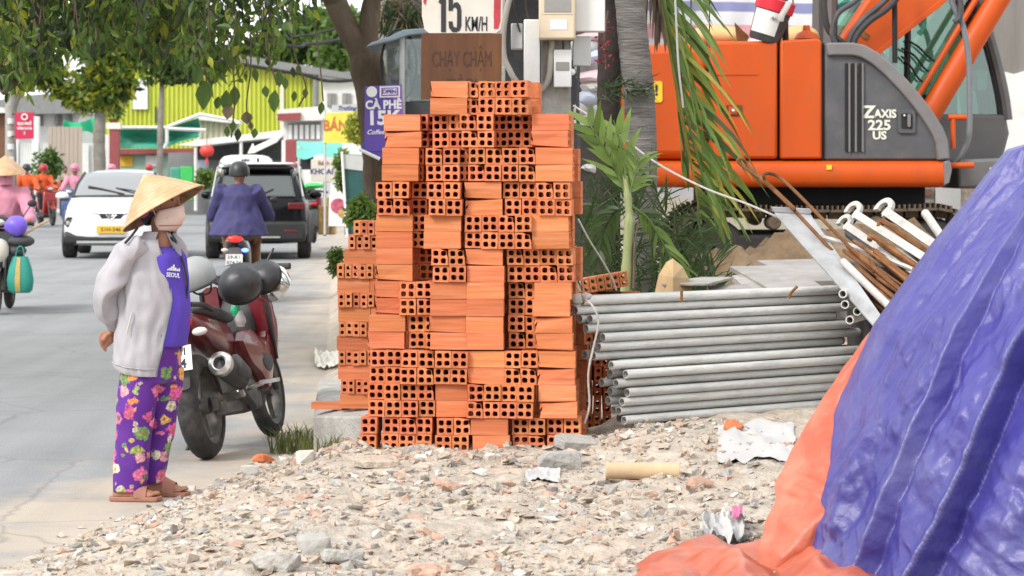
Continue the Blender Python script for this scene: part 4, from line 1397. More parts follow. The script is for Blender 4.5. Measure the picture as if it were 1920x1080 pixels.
# bucket hung on the hood rail, yellow sacks behind the hood
bk = thing('plastic_bucket', 'tilted black bucket with a white label and red rim on the excavator hood', 'bucket', P(1432, 78, EY + 0.12), rot=(R(4), R(17), 0))
bw = [(0.0, 0.0), (0.135, 0.0), (0.15, 0.02), (0.175, 0.38), (0.17, 0.38), (0.145, 0.03), (0.0, 0.025)]
obj('pail', MB().lathe(bw, None, 24), 'dark_plastic', bk)
lab = MB()
rr_ = lambda z: 0.153 + 0.025 * z / 0.38 + 0.003
lab.loft([[Vector((rr_(z) * math.cos(t), rr_(z) * math.sin(t), z)) for t in (R(200 + 8 * i) for i in range(13))] for z in (0.07, 0.29)], caps=False, closed=False)
obj('label_sheet', lab, 'box_white', bk, fix=False)
mat('bucket_red', (0.55, 0.012, 0.03), rough=0.45)
obj('rim', MB().lathe([(0.17, 0.30), (0.185, 0.30), (0.19, 0.41), (0.16, 0.42)], None, 24), 'bucket_red', bk)
obj('bail', MB().tube(curve([(-0.18, 0, 0.36), (-0.1, -0.1, 0.5), (0.1, -0.1, 0.5), (0.18, 0, 0.36)], 5), 0.008, 6), 'chrome', bk)
text('label_print', 'AH', 0.05, 'ink', bk, Matrix.Translation((0.02, -0.182, 0.23)) @ Euler((R(90), 0, 0)).to_matrix().to_4x4(), world=False)
obj('rag', MB().tube(curve([(0.10, -0.20, 0.42), (0.09, -0.215, 0.36), (0.07, -0.21, 0.27), (0.08, -0.20, 0.22)], 4), [0.03] * 8 + [0.035] * 4 + [0.01], 8, flat=0.5), 'white_cloth', bk)
mat('yellow_sack', (0.58, 0.38, 0.17), rough=0.8, var=0.1)
for k, (px, wd, lb) in enumerate(((1345, 62, 'yellow sack lying on the excavator hood beside the palm frond'), (1498, 40, 'yellow sack on the excavator hood right of the bucket'))):
    mb = MB().ell(P(px, 74, EY + 0.9) + Vector((0, 0, 0.02)), (wd * EY / F, 0.25, 0.12), 20, 10)
    for v in mb.v:
        v += Vector((0, 0, 1)) * 0.02 * noise.noise(v * 6)
    single('yellow_sack', mb, 'yellow_sack', lb, 'sack')

# ---------------------------------------------------------------- behind the excavator
SY = 31.5
def stripemat():
    m = mat('stripe_tarp', (0.62, 0.61, 0.63), rough=0.6, var=0.06, scale=3)
    t = m.node_tree
    N, L = t.nodes, t.links
    b = N['Principled BSDF']
    base = b.inputs['Base Color'].links[0].from_socket
    tc = N.new('ShaderNodeTexCoord'); sx = N.new('ShaderNodeSeparateXYZ')
    L.new(tc.outputs['Object'], sx.inputs[0])
    nz = N.new('ShaderNodeTexNoise'); nz.inputs['Scale'].default_value = 1.2
    L.new(tc.outputs['Object'], nz.inputs['Vector'])
    ma = N.new('ShaderNodeMath'); ma.operation = 'MULTIPLY_ADD'; ma.inputs[1].default_value = 0.12
    L.new(nz.outputs[0], ma.inputs[0]); L.new(sx.outputs[2], ma.inputs[2])
    mo = N.new('ShaderNodeMath'); mo.operation = 'PINGPONG'; mo.inputs[1].default_value = 0.29
    L.new(ma.outputs[0], mo.inputs[0])
    rp_ = N.new('ShaderNodeValToRGB')
    cr = rp_.color_ramp
    cr.interpolation = 'LINEAR'
    els = [(0.0, (0.22, 0.24, 0.42, 1)), (0.05, (0.22, 0.24, 0.42, 1)), (0.065, (0.66, 0.66, 0.68, 1)), (0.20, (0.66, 0.66, 0.68, 1)), (0.215, (0.62, 0.30, 0.36, 1)), (0.29, (0.62, 0.30, 0.36, 1))]
    cr.elements[0].position, cr.elements[0].color = els[0]
    cr.elements[1].position, cr.elements[1].color = els[-1]
    for p_, c_ in els[1:-1]:
        e = cr.elements.new(p_); e.color = c_
    L.new(mo.outputs[0], rp_.inputs[0])
    L.new(rp_.outputs[0], b.inputs['Base Color'])
stripemat()
vs, fs = [], []
nx, ny = 90, 30
for j in range(ny):
    for i in range(nx):
        u, v = i / (nx - 1), j / (ny - 1)
        x = lerp(P(1075, 0, SY).x, P(1660, 0, SY).x, u)
        z = lerp(P(0, 372, SY).z, P(0, -160, SY).z, v)
        d = 0.06 * noise.noise(Vector((x * 2.2, z * 0.6, 1))) + 0.03 * (1 - 2 * abs(noise.noise(Vector((x * 5, z * 1.6, 4)))))
        vs.append((x, SY + d, z))
for j in range(ny - 1):
    for i in range(nx - 1):
        k = j * nx + i
        fs.append((k, k + 1, k + nx + 1, k + nx))
so = single('striped_tarpaulin', MB().add(vs, fs), 'stripe_tarp', 'white tarpaulin with faded red and blue stripes hung behind the excavator', 'tarpaulin', smooth=180, fix=False)
mat('wall_grey', (0.20, 0.185, 0.17), rough=0.9, var=0.18, scale=1.2, stretch=(3, 1, 0.5), dirt=(0.12, 0.11, 0.10), dscale=1.0, damt=0.6)
mat('wall_white', (0.66, 0.66, 0.64), rough=0.8, var=0.06, scale=2, dirt=(0.42, 0.41, 0.38), dscale=3, damt=0.4, dpos=0.58)
wl = thing('rear_building', 'grey-brown plastered wall with a torn white lower part behind the excavator cab', 'building', (P(1950, 0, 33).x, 33, 0.3))
obj('wall', MB().prism([P(1640, 420, 33), P(1640, -300, 33), P(2500, -300, 33), P(2500, 420, 33)], (0, 0, 0), (0, 4, 0)), 'wall_grey', wl, world=True, smooth=False)
wp = [P(1840, 420, 33)]
for i in range(30):
    wp.append(P(1840 + i * 20, 133 + (5 * noise.noise(Vector((i * 0.7, 2, 2)))) + (6 if i % 3 == 0 else 0), 33))
wp.append(P(2420, 420, 33))
obj('white_render', MB().prism(wp, (0, -0.05, 0), (0, 0, 0)), 'wall_white', wl, world=True, smooth=False)
lw = thing('broken_wall', 'low broken brick and plaster wall remnant behind the excavator tracks', 'wall', (P(1760, 0, 29).x, 29, 0.4))
bme = MB().box((0, 0, 0), (0.20, 0.10, 0.075)).mesh('wallbrick', 'clay_dark', False)
mat('old_brick', (0.20, 0.085, 0.055), rough=0.9, var=0.25, scale=8, rv=0.2, dirt=(0.30, 0.22, 0.17), dscale=5, damt=0.5)
bme.materials.clear(); bme.materials.append(MATS['old_brick'])
for j in range(11):
    for i in range(4):
        v = P(1675 + i * 36 + (18 if j % 2 else 0), 404 - j * 14.5, 29)
        if v.x > P(1745, 0, 29).x or j > 3:
            continue
        o = link('brick', bme, lw)
        o.location = v - Vector((P(1760, 0, 29).x, 29, 0.4))
obj('mortar_core', MB().prism([P(a, b, 29) for a, b in [(1668, 470), (1668, 352), (1752, 352), (1752, 470)]], (0, -0.02, 0), (0, 0.2, 0)), 'st_grey', lw, world=True)
obj('plaster_part', MB().prism([P(a, b, 29) for a, b in [(1753, 470), (1753, 345), (1800, 343), (1800, 470)]], (0, -0.05, 0), (0, 0.2, 0)), 'wall_white', lw, world=True)
obj('plaster_part', MB().prism([P(a, b, 29) for a, b in [(1801, 470), (1801, 350), (1990, 345), (1990, 470)]], (0, -0.03, 0), (0, 0.2, 0)), 'st_beige', lw, world=True)

# ---------------------------------------------------------------- slabs, planks and scrap between the pipes and the excavator
def board(name, quad, th, m, label, cat, bevel=0.004, group=None):
    """flat slab given by four (px, py, depth) corners"""
    q = [P(*c) for c in quad]
    n = (q[1] - q[0]).cross(q[3] - q[0]).normalized()
    if n.z > 0:
        n = -n
    return single(name, MB().prism(q, (0, 0, 0), n * th), m, label, cat, group, smooth=False, bevel=bevel)
board('stone_slab', [(1447, 543, 14.9), (1368, 499, 15.9), (1478, 497, 15.9), (1545, 538, 14.9)], 0.03, 'tile', 'pale grey stone slab with its left corner raised, behind the pipes', 'stone slab')
board('stone_slab', [(1500, 527, 15.2), (1420, 488, 16.3), (1560, 484, 16.3), (1625, 524, 15.2)], 0.03, 'tile', 'pinkish grey stone slab lying on the pale slab', 'stone slab')
board('stone_slab', [(1332, 548, 14.8), (1326, 536, 15.2), (1400, 532, 15.2), (1420, 546, 14.8)], 0.03, 'tile', 'small stone slab under the others, next to the yellowish sheet', 'stone slab')
board('stone_slab', [(1405, 548, 15.0), (1372, 516, 15.6), (1400, 514, 15.6), (1440, 545, 15.0)], 0.04, 'concrete', 'narrow dark slab edge under the raised pale slab', 'stone slab')
board('steel_sheet', [(1240, 531, 14.7), (1312, 519, 15.3), (1374, 519, 15.3), (1330, 531, 14.7)], 0.015, 'concrete', 'thin bent steel sheet over the yellowish sheet', 'steel sheet')
board('slab_support', [(1330, 560, 15.2), (1330, 535, 16.2), (1650, 530, 16.2), (1650, 560, 15.2)], 0.22, 'concrete', 'low concrete block carrying the stone slabs', 'concrete block')
# yellowish paper-like sheet standing up
ys_ = MB()
pts = [(1228, 552), (1236, 515), (1250, 492), (1262, 485), (1280, 500), (1292, 522), (1300, 552)]
c0 = P(1262, 552, 14.8)
ys_.add([P(a, b, 14.8) for a, b in pts] + [P(1262, 520, 14.65), P(1262, 552, 14.62)], [(0, 1, 7, 8), (1, 2, 7), (2, 3, 7), (3, 4, 7), (4, 5, 7), (5, 6, 8, 7)])
ys_.prism([P(a, b, 14.85) for a, b in pts], (0, 0.02, 0), (0, 0.05, 0))
mat('kraft', (0.42, 0.29, 0.15), rough=0.8, var=0.15, scale=6)
single('kraft_bag', ys_, 'kraft', 'folded yellowish paper bag standing under the hanging palm frond', 'bag', smooth=False)
# flat steel plank
pk = [P(1452, 398, 14.6), P(1520, 402, 14.6), P(1655, 595, 13.5), P(1640, 612, 13.5)]
mb = MB()
nrm = (pk[1] - pk[0]).cross(pk[3] - pk[0]).normalized()
mb.prism(pk, (0, 0, 0), nrm * 0.012)
mb.prism([pk[0], pk[1], pk[1] + Vector((0.01, 0.0, 0.03)), pk[0] + Vector((-0.01, 0.0, 0.03))], (0, 0, 0), (0, 0.1, 0))
single('steel_plank', mb, 'steel', 'flat grey steel plank leaning from the scrap down to the pipe ends', 'plank', bevel=0.003)
# scaffold ladder frames: white painted flat bars with hooked ends
def hook(name, a, b, w, hk, m, label, Ya, Yb, flip=1):
    """flat bar from a to b ending in a C hook at a"""
    A, B = P(a[0], a[1], Ya), P(b[0], b[1], Yb)
    d = (B - A).normalized()
    up = d.cross(Vector((0, 1, 0))).normalized() * flip
    n = d.cross(up).normalized()
    mb = MB()
    k = 12
    o_, i_ = [], []
    c = A - d * hk * 0.6 + up * hk * 0.1
    for i in range(k + 1):
        t = R(-40 + 255 * i / k)
        o_.append(c + (d * math.cos(t) + up * math.sin(t)) * hk)
        i_.append(c + (d * math.cos(t) + up * math.sin(t)) * hk * 0.52)
    for i in range(k):
        mb.prism([o_[i], o_[i + 1], i_[i + 1], i_[i]], n * -0.012, n * 0.012)
    mb.prism([A - up * w / 2 - d * hk * 0.2, A + up * w / 2 - d * hk * 0.2, B + up * w / 2, B - up * w / 2], n * -0.0125, n * 0.0125)
    return single(name, mb, m, label, 'scaffold bar', smooth=False, bevel=0.002)
hook('hooked_bar', (1662, 398), (1775, 475), 0.048, 0.068, 'white_paint', 'largest white hooked scaffold bar beside the tarpaulin', 14.3, 13.7)
hook('hooked_bar', (1605, 402), (1760, 500), 0.042, 0.060, 'white_paint', 'middle white hooked scaffold bar left of the largest one', 14.4, 13.7)
hook('hooked_bar', (1588, 424), (1730, 520), 0.040, 0.055, 'white_paint', 'lowest white hooked scaffold bar with a ring-shaped end', 14.5, 13.8)
def rod(name, pts, r_, m, label, cat, n=6, flat=1.0):
    return single(name, MB().tube(curve([P(*p) for p in pts], 6), r_, n, flat=flat), m, label, cat)
rod('bar_shadow_piece', [(1592, 436, 14.5), (1650, 480, 14.2), (1760, 560, 13.7)], 0.03, 'dark_plastic', 'dark rod drawn as the shade under the white hooked bars', 'steel bar')  # shade beneath the hooked bars, built as a dark rod
rod('white_pipe', [(1735, 400, 14.6), (1800, 495, 13.9)], 0.024, 'white_paint', 'short white pipe rising behind the tarpaulin ridge', 'pipe', 12)
rod('white_pipe', [(1580, 490, 14.0), (1640, 548, 13.75), (1690, 596, 13.5)], 0.021, 'white_paint', 'white pipe lying along the right side of the steel plank', 'pipe', 12)
rod('white_pipe', [(1545, 445, 14.3), (1600, 462, 14.2), (1700, 500, 13.9), (1745, 520, 13.8)], 0.013, 'white_paint', 'thin white rod crossing under the hooked bars', 'rod')
rod('white_pipe', [(1680, 470, 14.1), (1720, 500, 13.9), (1760, 535, 13.7)], 0.020, 'white_paint', 'curved white bar in front of the rusty bars', 'rod', 10)
rust = [
    ([(1490, 392, 14.5), (1440, 345, 14.7), (1398, 315, 14.8), (1384, 302, 14.8), (1392, 298, 14.8), (1410, 318, 14.8), (1480, 385, 14.5), (1560, 470, 14.2)], 0.0101, 'longest rusty bent rebar reaching furthest left in front of the skirt beam'),
    ([(1490, 395, 14.4), (1440, 345, 14.6), (1432, 330, 14.6), (1440, 325, 14.6), (1462, 333, 14.6), (1500, 368, 14.4), (1580, 450, 14.1), (1640, 510, 13.9)], 0.0094, 'rusty bent rebar with a round loop behind the steel plank'),
    ([(1590, 462, 14.1), (1660, 520, 13.8), (1740, 590, 13.5)], 0.0130, 'rusty bar running right of the plank, upper left one'),
    ([(1605, 500, 13.95), (1660, 545, 13.75), (1730, 600, 13.5)], 0.0130, 'rusty bar lowest in the scrap heap'),
    ([(1630, 450, 14.1), (1640, 446, 14.1), (1720, 500, 13.85), (1790, 550, 13.6)], 0.0158, 'thick rusty angle bar in the middle of the scrap heap'),
    ([(1640, 470, 14.0), (1700, 520, 13.8), (1780, 580, 13.5)], 0.0144, 'rusty bar just below the thick angle bar'),
    ([(1648, 425, 14.2), (1655, 415, 14.2), (1700, 445, 14.0), (1790, 510, 13.7)], 0.0158, 'rusty angle bar directly under the largest hooked bar'),
    ([(1636, 490, 14.0), (1646, 520, 13.9), (1660, 530, 13.8), (1760, 600, 13.5)], 0.0115, 'rusty bent bar with a short upright end'),
]
for pts, r_, lb in rust:
    rod('rusty_bar', pts, r_, 'rust', lb, 'steel bar')
rr2 = random.Random(9)
for k in range(34):
    x0, y0 = rr2.uniform(1575, 1690), rr2.uniform(450, 545)
    ln = rr2.uniform(90, 170)
    rod('rusty_bar', [(x0, y0, 14.2), (x0 + ln * 0.5, y0 + ln * 0.36 + rr2.uniform(-5, 5), 13.9), (x0 + ln, y0 + ln * 0.75, 13.6)], rr2.uniform(0.004, 0.011), 'rust',
        'thin rusty bar in the tangle of scrap behind the tarpaulin', 'steel bar')['group'] = 'thin rusty bars in the scrap tangle'
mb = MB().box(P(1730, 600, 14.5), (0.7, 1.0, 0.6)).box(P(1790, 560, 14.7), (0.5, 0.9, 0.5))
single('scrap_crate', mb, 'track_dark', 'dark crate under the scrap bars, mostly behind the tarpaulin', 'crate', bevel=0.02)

# ---------------------------------------------------------------- woman in a conical hat
WY = 13.15
WS = F / WY
wo = thing('person', 'woman in conical hat, face mask, grey jacket and purple flowered trousers', 'person', (P(285, 0, WY).x, WY, 0.0))
def wp_(px, py, dy=0.0):
    """woman's local point from a photo pixel on her plane, dy = towards (-) or away from (+) the camera"""
    return Vector(((px - 285) / WS, dy, (933.5 - py) / WS))
YAW = R(-32)        # she faces right, turned a little towards the camera
fx, fy = Vector((math.cos(YAW), math.sin(YAW), 0)), Vector((-math.sin(YAW), math.cos(YAW), 0))   # forward, her left
def ring(c, a, b, n=24, rot=YAW, tz=0.0, pw=1.0):
    """horizontal oval: a along her forward axis, b sideways; tz tilts it forward"""
    res = []
    for i in range(n):
        t = 2 * math.pi * i / n
        ca, sa = math.cos(t), math.sin(t)
        ca = math.copysign(abs(ca) ** pw, ca)
        sa = math.copysign(abs(sa) ** pw, sa)
        res.append(Vector(c) + fx * a * ca + fy * b * sa + Vector((0, 0, tz * ca * a)))
    return res
# body: head, neck, trunk, arms, legs, hands and feet fused into one skin
b = MB()
hc = wp_(303, 384)
hM = Matrix.Translation(hc) @ Matrix.Rotation(YAW + R(4), 4, 'Z')
b.ell(hc + Vector((0, 0, 0.02)), (0.096, 0.075, 0.100), 18, 12, Matrix.Rotation(YAW + R(4), 4, 'Z'))
b.ell(hM @ Vector((0.02, 0, -0.055)), (0.068, 0.058, 0.062), 16, 10)
b.tube([hM @ Vector((0.092, 0, 0.025)), hM @ Vector((0.112, 0, -0.008)), hM @ Vector((0.10, 0, -0.022))], [0.009, 0.015, 0.011], 8)
for s in (-1, 1):
    b.ell(hM @ Vector((-0.005, s * 0.078, -0.002)), (0.022, 0.010, 0.032), 10, 8)
    b.ell(hM @ Vector((0.078, s * 0.033, 0.028)), (0.014, 0.017, 0.010), 8, 6)
b.tube([hM @ Vector((-0.01, 0, -0.06)), wp_(303, 440), wp_(296, 470)], [0.048, 0.048, 0.06], 14)
b.loft([ring(wp_(288, 470), 0.06, 0.10), ring(wp_(286, 500), 0.09, 0.15), ring(wp_(288, 560), 0.10, 0.14), ring(wp_(290, 640), 0.105, 0.145), ring(wp_(287, 700), 0.10, 0.14)])
LEG = {-1: [wp_(268, 690, -0.07), wp_(256, 790, -0.08), wp_(251, 840, -0.08), wp_(247, 915, -0.09)], 1: [wp_(306, 690, 0.07), wp_(298, 790, 0.08), wp_(290, 840, 0.08), wp_(286, 905, 0.08)]}
for s in (-1, 1):
    b.tube(LEG[s], [0.075, 0.055, 0.048, 0.036], 12)
FOOT = {-1: (wp_(246, 927, -0.10), R(-4)), 1: (wp_(290, 922, 0.10), R(-8))}
def foot(mb, c, yaw):
    M = Matrix.Translation(c) @ Matrix.Rotation(yaw, 4, 'Z')
    z0 = 0.022
    mb.loft([[M @ Vector((x, yy * w + sk, z0 - c.z + zz * h)) for yy, zz in ((-1, 0), (-0.8, 0.7), (-0.2, 1), (0.4, 0.95), (0.9, 0.6), (1, 0))]
             for x, w, h, sk in ((-0.075, 0.02, 0.05, 0), (-0.06, 0.030, 0.075, 0), (0.0, 0.033, 0.085, 0), (0.06, 0.040, 0.055, 0), (0.105, 0.043, 0.032, 0), (0.125, 0.040, 0.024, 0))])
    for k, (yy, xx, rr) in enumerate(((0.030, 0.15, 0.0125), (0.012, 0.152, 0.010), (-0.004, 0.146, 0.0095), (-0.019, 0.138, 0.009), (-0.032, 0.128, 0.0085))):
        mb.tube([M @ Vector((0.10, yy * 0.9, z0 - c.z + 0.012)), M @ Vector((xx - 0.01, yy, z0 - c.z + 0.016)), M @ Vector((xx, yy, z0 - c.z + 0.010))], [rr, rr, rr * 0.8], 7)
for s in (-1, 1):
    foot(b, *FOOT[s])
SH, EL, WR = wp_(251, 470, -0.15), wp_(205, 553, -0.13), wp_(212, 620, 0.0)
SHL, ELL, WRL = wp_(318, 470, 0.15), wp_(262, 560, 0.22), wp_(222, 612, 0.06)
b.tube([SH, EL], [0.05, 0.036], 10)
b.tube([EL, WR], [0.036, 0.024], 10)
b.tube([SHL, ELL, WRL], [0.05, 0.036, 0.024], 10)
# right hand loosely closed behind her back
ha = wp_(206, 626, 0.0)
b.ell(wp_(203, 634, -0.005), (0.030, 0.024, 0.036), 12, 8, Euler((0, R(15), 0)).to_matrix().to_4x4())
for k, (x0, y0, x1, y1, x2, y2, dy) in enumerate(((199, 622, 189, 626, 192, 637, -0.024), (200, 629, 188, 634, 193, 645, -0.020), (201, 637, 190, 643, 196, 652, -0.016), (203, 645, 195, 652, 201, 657, -0.012))):
    b.tube([wp_(x0, y0, dy * 0.4), wp_(x1, y1, dy), wp_((x1 + x2) / 2 - 1, (y1 + y2) / 2, dy - 0.004), wp_(x2, y2, dy - 0.006)], [0.010, 0.0092, 0.0085, 0.007], 7)
b.tube([wp_(207, 624, -0.02), wp_(200, 629, -0.034), wp_(196, 638, -0.036)], [0.0105, 0.0098, 0.008], 7)
# left hand held in the right, on the far side
b.ell(wp_(212, 628, 0.03), (0.028, 0.018, 0.036), 10, 8)
for k in range(4):
    b.tube([wp_(208, 622 + 6 * k, 0.035), wp_(200, 626 + 6 * k, 0.04), wp_(196, 634 + 5 * k, 0.03)], [0.0095, 0.009, 0.0075], 6)
b.tube([wp_(213, 616, 0.02), wp_(207, 611, 0.015), wp_(202, 614, 0.01)], [0.010, 0.009, 0.007], 6)
sculpt('body', b, 'skin', wo, voxel=0.0062, smooth_it=3)

# t-shirt
mat('shirt_purple', (0.085, 0.045, 0.40), rough=0.85, var=0.12, scale=6)
mat('jacket_grey', (0.385, 0.365, 0.385), rough=0.85, var=0.06, scale=5, bump=0.1, bscale=120)
mat('jacket_trim', (0.02, 0.02, 0.022), rough=0.7)
mat('mask_fold_shade', (0.42, 0.20, 0.13), rough=0.9)  # darker tone for the painted shadow line on the mask
mat('mask_cloth', (0.66, 0.50, 0.43), rough=0.85, var=0.05)
mat('mask_green', (0.22, 0.34, 0.10), rough=0.9)
mat('scarf_pink', (0.42, 0.06, 0.16), rough=0.85)
mat('sandal', (0.30, 0.13, 0.085), rough=0.6, var=0.15)
t = MB()
t.loft([ring(wp_(307, 462), 0.05, 0.10), ring(wp_(303, 480), 0.098, 0.150), ring(wp_(304, 520), 0.118, 0.155), ring(wp_(305, 570), 0.128, 0.155), ring(wp_(303, 620), 0.122, 0.155), ring(wp_(299, 648), 0.118, 0.155)])
sh = sculpt('t_shirt', t, 'shirt_purple', wo, voxel=0.008, smooth_it=4, fold=0.006, fscale=7, seed=2)
fM = Matrix.Translation(wp_(331, 513, -0.128)) @ Euler((R(90), 0, R(38))).to_matrix().to_4x4() @ Matrix.Rotation(R(-6), 4, 'Z')
text('shirt_print', 'SEOUL', 0.030, 'plate_white', sh, fM, 0.85, 0.0005, 0.0012, world=False)
pr = MB()
for k, h_ in enumerate((0.006, 0.012, 0.020, 0.030, 0.016, 0.010, 0.014)):
    pr.box(fM @ Vector((-0.032 + k * 0.0105, 0.022 + h_ / 2, 0)), (0.008, 0.0015, h_), Euler((0, 0, R(38))).to_matrix().to_4x4())
obj('shirt_print', pr, 'plate_white', sh)
# jacket: an open shell with sleeves; th runs from her left front edge round the back to the right front edge
# (degrees from her forward axis, anticlockwise)
JR = [  # photo row, centre column, forward radius, side radius, opening half angle left, right
    (447, 291, 0.072, 0.105, 50, 30), (457, 287, 0.098, 0.145, 40, 26), (470, 283, 0.115, 0.172, 36, 20), (490, 281, 0.128, 0.180, 36, 14), (520, 283, 0.140, 0.182, 36, 9),
    (560, 284, 0.148, 0.180, 40, 11), (600, 282, 0.148, 0.178, 44, 16), (640, 279, 0.146, 0.178, 48, 22), (668, 277, 0.146, 0.178, 52, 26), (686, 276, 0.140, 0.172, 54, 28), (690, 276, 0.136, 0.168, 54, 28)]
j = MB()
NJ = 64
def jpt(row, k, off=0.0):
    py, cx, a, bb, ol, orr = row
    th = R(lerp(ol, 360 - orr, k / (NJ - 1)))
    c = wp_(cx, py)
    dip = 0.03 * sstep(600, 690, py) * max(0, math.cos(th - R(330)))      # near front corner hangs lower
    rad = Vector((math.cos(th) * (a + off), math.sin(th) * (bb + off), 0))
    q = Vector((math.cos(th) * 2, math.sin(th) * 2, py * 0.012))
    f_ = 0.020 * (1 - 2 * abs(noise.noise(q * Vector((1.6, 1.6, 1.0)).x + Vector((3, 1, 0))))) + 0.004 * noise.noise(q * 4)
    rad *= 1 + f_ * 5 * sstep(450, 520, py) * 0.9
    v = c + fx * rad.x + fy * rad.y - Vector((0, 0, dip))
    return v
dense = []
for (r0, r1) in zip(JR, JR[1:]):
    for q in range(5):
        dense.append(tuple(lerp(a_, b_, q / 5) for a_, b_ in zip(r0, r1)))
dense.append(JR[-1])
outer_ = [[jpt(r_, k) for k in range(NJ)] for r_ in dense]
inner_ = [[jpt(r_, k, -0.008) for k in range(NJ)] for r_ in dense]
j.loft(outer_, caps=False, closed=False)
j.loft(inner_, caps=False, closed=False)
for k in (0, NJ - 1):
    j.loft([[o_[k], i_[k]] for o_, i_ in zip(outer_, inner_)], caps=False, closed=False)
j.loft([[outer_[-1][k], inner_[-1][k]] for k in range(NJ)], caps=False, closed=False)
jk = obj('jacket', j, 'jacket_grey', wo, smooth=70)
sl = MB()
def sleeve(mb, pts, rad, seed):
    c = curve(pts, 8)
    n = len(c)
    rr = [interp([(i / (len(rad) - 1), v) for i, v in enumerate(rad)], i / (n - 1)) for i in range(n)]
    mb.tube(c, rr, 20)
sleeve(sl, [SH + Vector((0.045, 0.04, 0.03)), SH + Vector((-0.01, -0.005, -0.02)), EL.lerp(SH, 0.45) + Vector((-0.01, -0.01, 0)), EL + Vector((0.006, 0, 0)), EL.lerp(WR, 0.5) + Vector((0.0, 0.01, 0)), WR + Vector((0.012, 0.01, 0.02))],
       [0.062, 0.070, 0.066, 0.062, 0.052, 0.034], 1)
sculpt('sleeve', sl, 'jacket_grey', wo, voxel=0.007, smooth_it=3, fold=0.022, fscale=9, seed=5)
sl = MB()
sleeve(sl, [SHL + Vector((-0.04, -0.05, 0.03)), SHL + Vector((0.0, 0.0, -0.03)), ELL, ELL.lerp(WRL, 0.5), WRL + Vector((0.012, 0.0, 0.01))], [0.07, 0.078, 0.064, 0.052, 0.036], 2)
sculpt('sleeve', sl, 'jacket_grey', wo, voxel=0.008, smooth_it=5, fold=0.010, fscale=8, seed=6)
# collar, shoulder stripes, pocket zip
cl = MB()
co = [ring(wp_(293 + 4 * q, 447 - 14 * q), 0.070 - 0.006 * q, 0.092 - 0.012 * q, 40) for q in (0, 0.5, 1.0)]
co2 = [ring(wp_(293 + 4 * q, 447 - 14 * q), 0.062 - 0.006 * q, 0.084 - 0.012 * q, 40) for q in (0, 0.5, 1.0)]
sel = [k for k in range(40) if 4 < k < 36]
cl.loft([[c_[k] for k in sel] for c_ in co], caps=False, closed=False)
cl.loft([[c_[k] for k in sel] for c_ in co2], caps=False, closed=False)
cl.loft([[co[-1][k], co2[-1][k]] for k in sel], caps=False, closed=False)
obj('collar', cl, 'jacket_grey', jk, smooth=60)
s1 = MB().tube([wp_(265, 425, -0.135) + Vector((0, 0, 0)), wp_(256, 440, -0.178), wp_(247, 452, -0.222)], 0.0065, 6)
obj('shoulder_stripe', s1, 'jacket_trim', jk)
s1 = MB().tube([wp_(316, 434, -0.03), wp_(326, 446, -0.035), wp_(336, 459, -0.02)], [0.006, 0.011, 0.008], 6)
obj('shoulder_stripe', s1, 'jacket_trim', jk)
lap = MB()
lp = [wp_(312, 432, -0.04), wp_(320, 436, -0.045), wp_(339, 458, -0.03), wp_(341, 478, -0.02), wp_(349, 505, -0.01), wp_(350, 560, -0.005), wp_(346, 560, 0.0), wp_(344, 508, 0.0), wp_(334, 480, -0.01), wp_(322, 455, -0.03)]
lap.prism(lp, (0, 0, 0), (0, 0.012, 0))
obj('far_lapel', lap, 'jacket_grey', jk)
obj('far_lining', MB().tube(curve([wp_(341, 478, -0.03), wp_(347, 500, -0.025), wp_(352, 528, -0.02), wp_(350, 560, -0.01)], 5), 0.005, 6), 'jacket_trim', jk)
# zip edge along the near front opening
zp = MB().tube([row[-1] + fx * 0.002 for row in outer_[8:]], 0.0035, 5)
obj('front_zip', zp, 'grey_plastic', jk)
pk_ = MB().tube([wp_(258, 580, -0.192), wp_(253, 600, -0.192), wp_(248, 620, -0.190)], 0.004, 6)
obj('pocket_zip', pk_, 'chrome', jk)
# hem band
obj('hem_seam', MB().tube([jpt((676, 276.5, 0.1465, 0.1785, 53, 27), k, 0.001) for k in range(2, NJ - 1)], 0.003, 5), 'jacket_grey', jk)

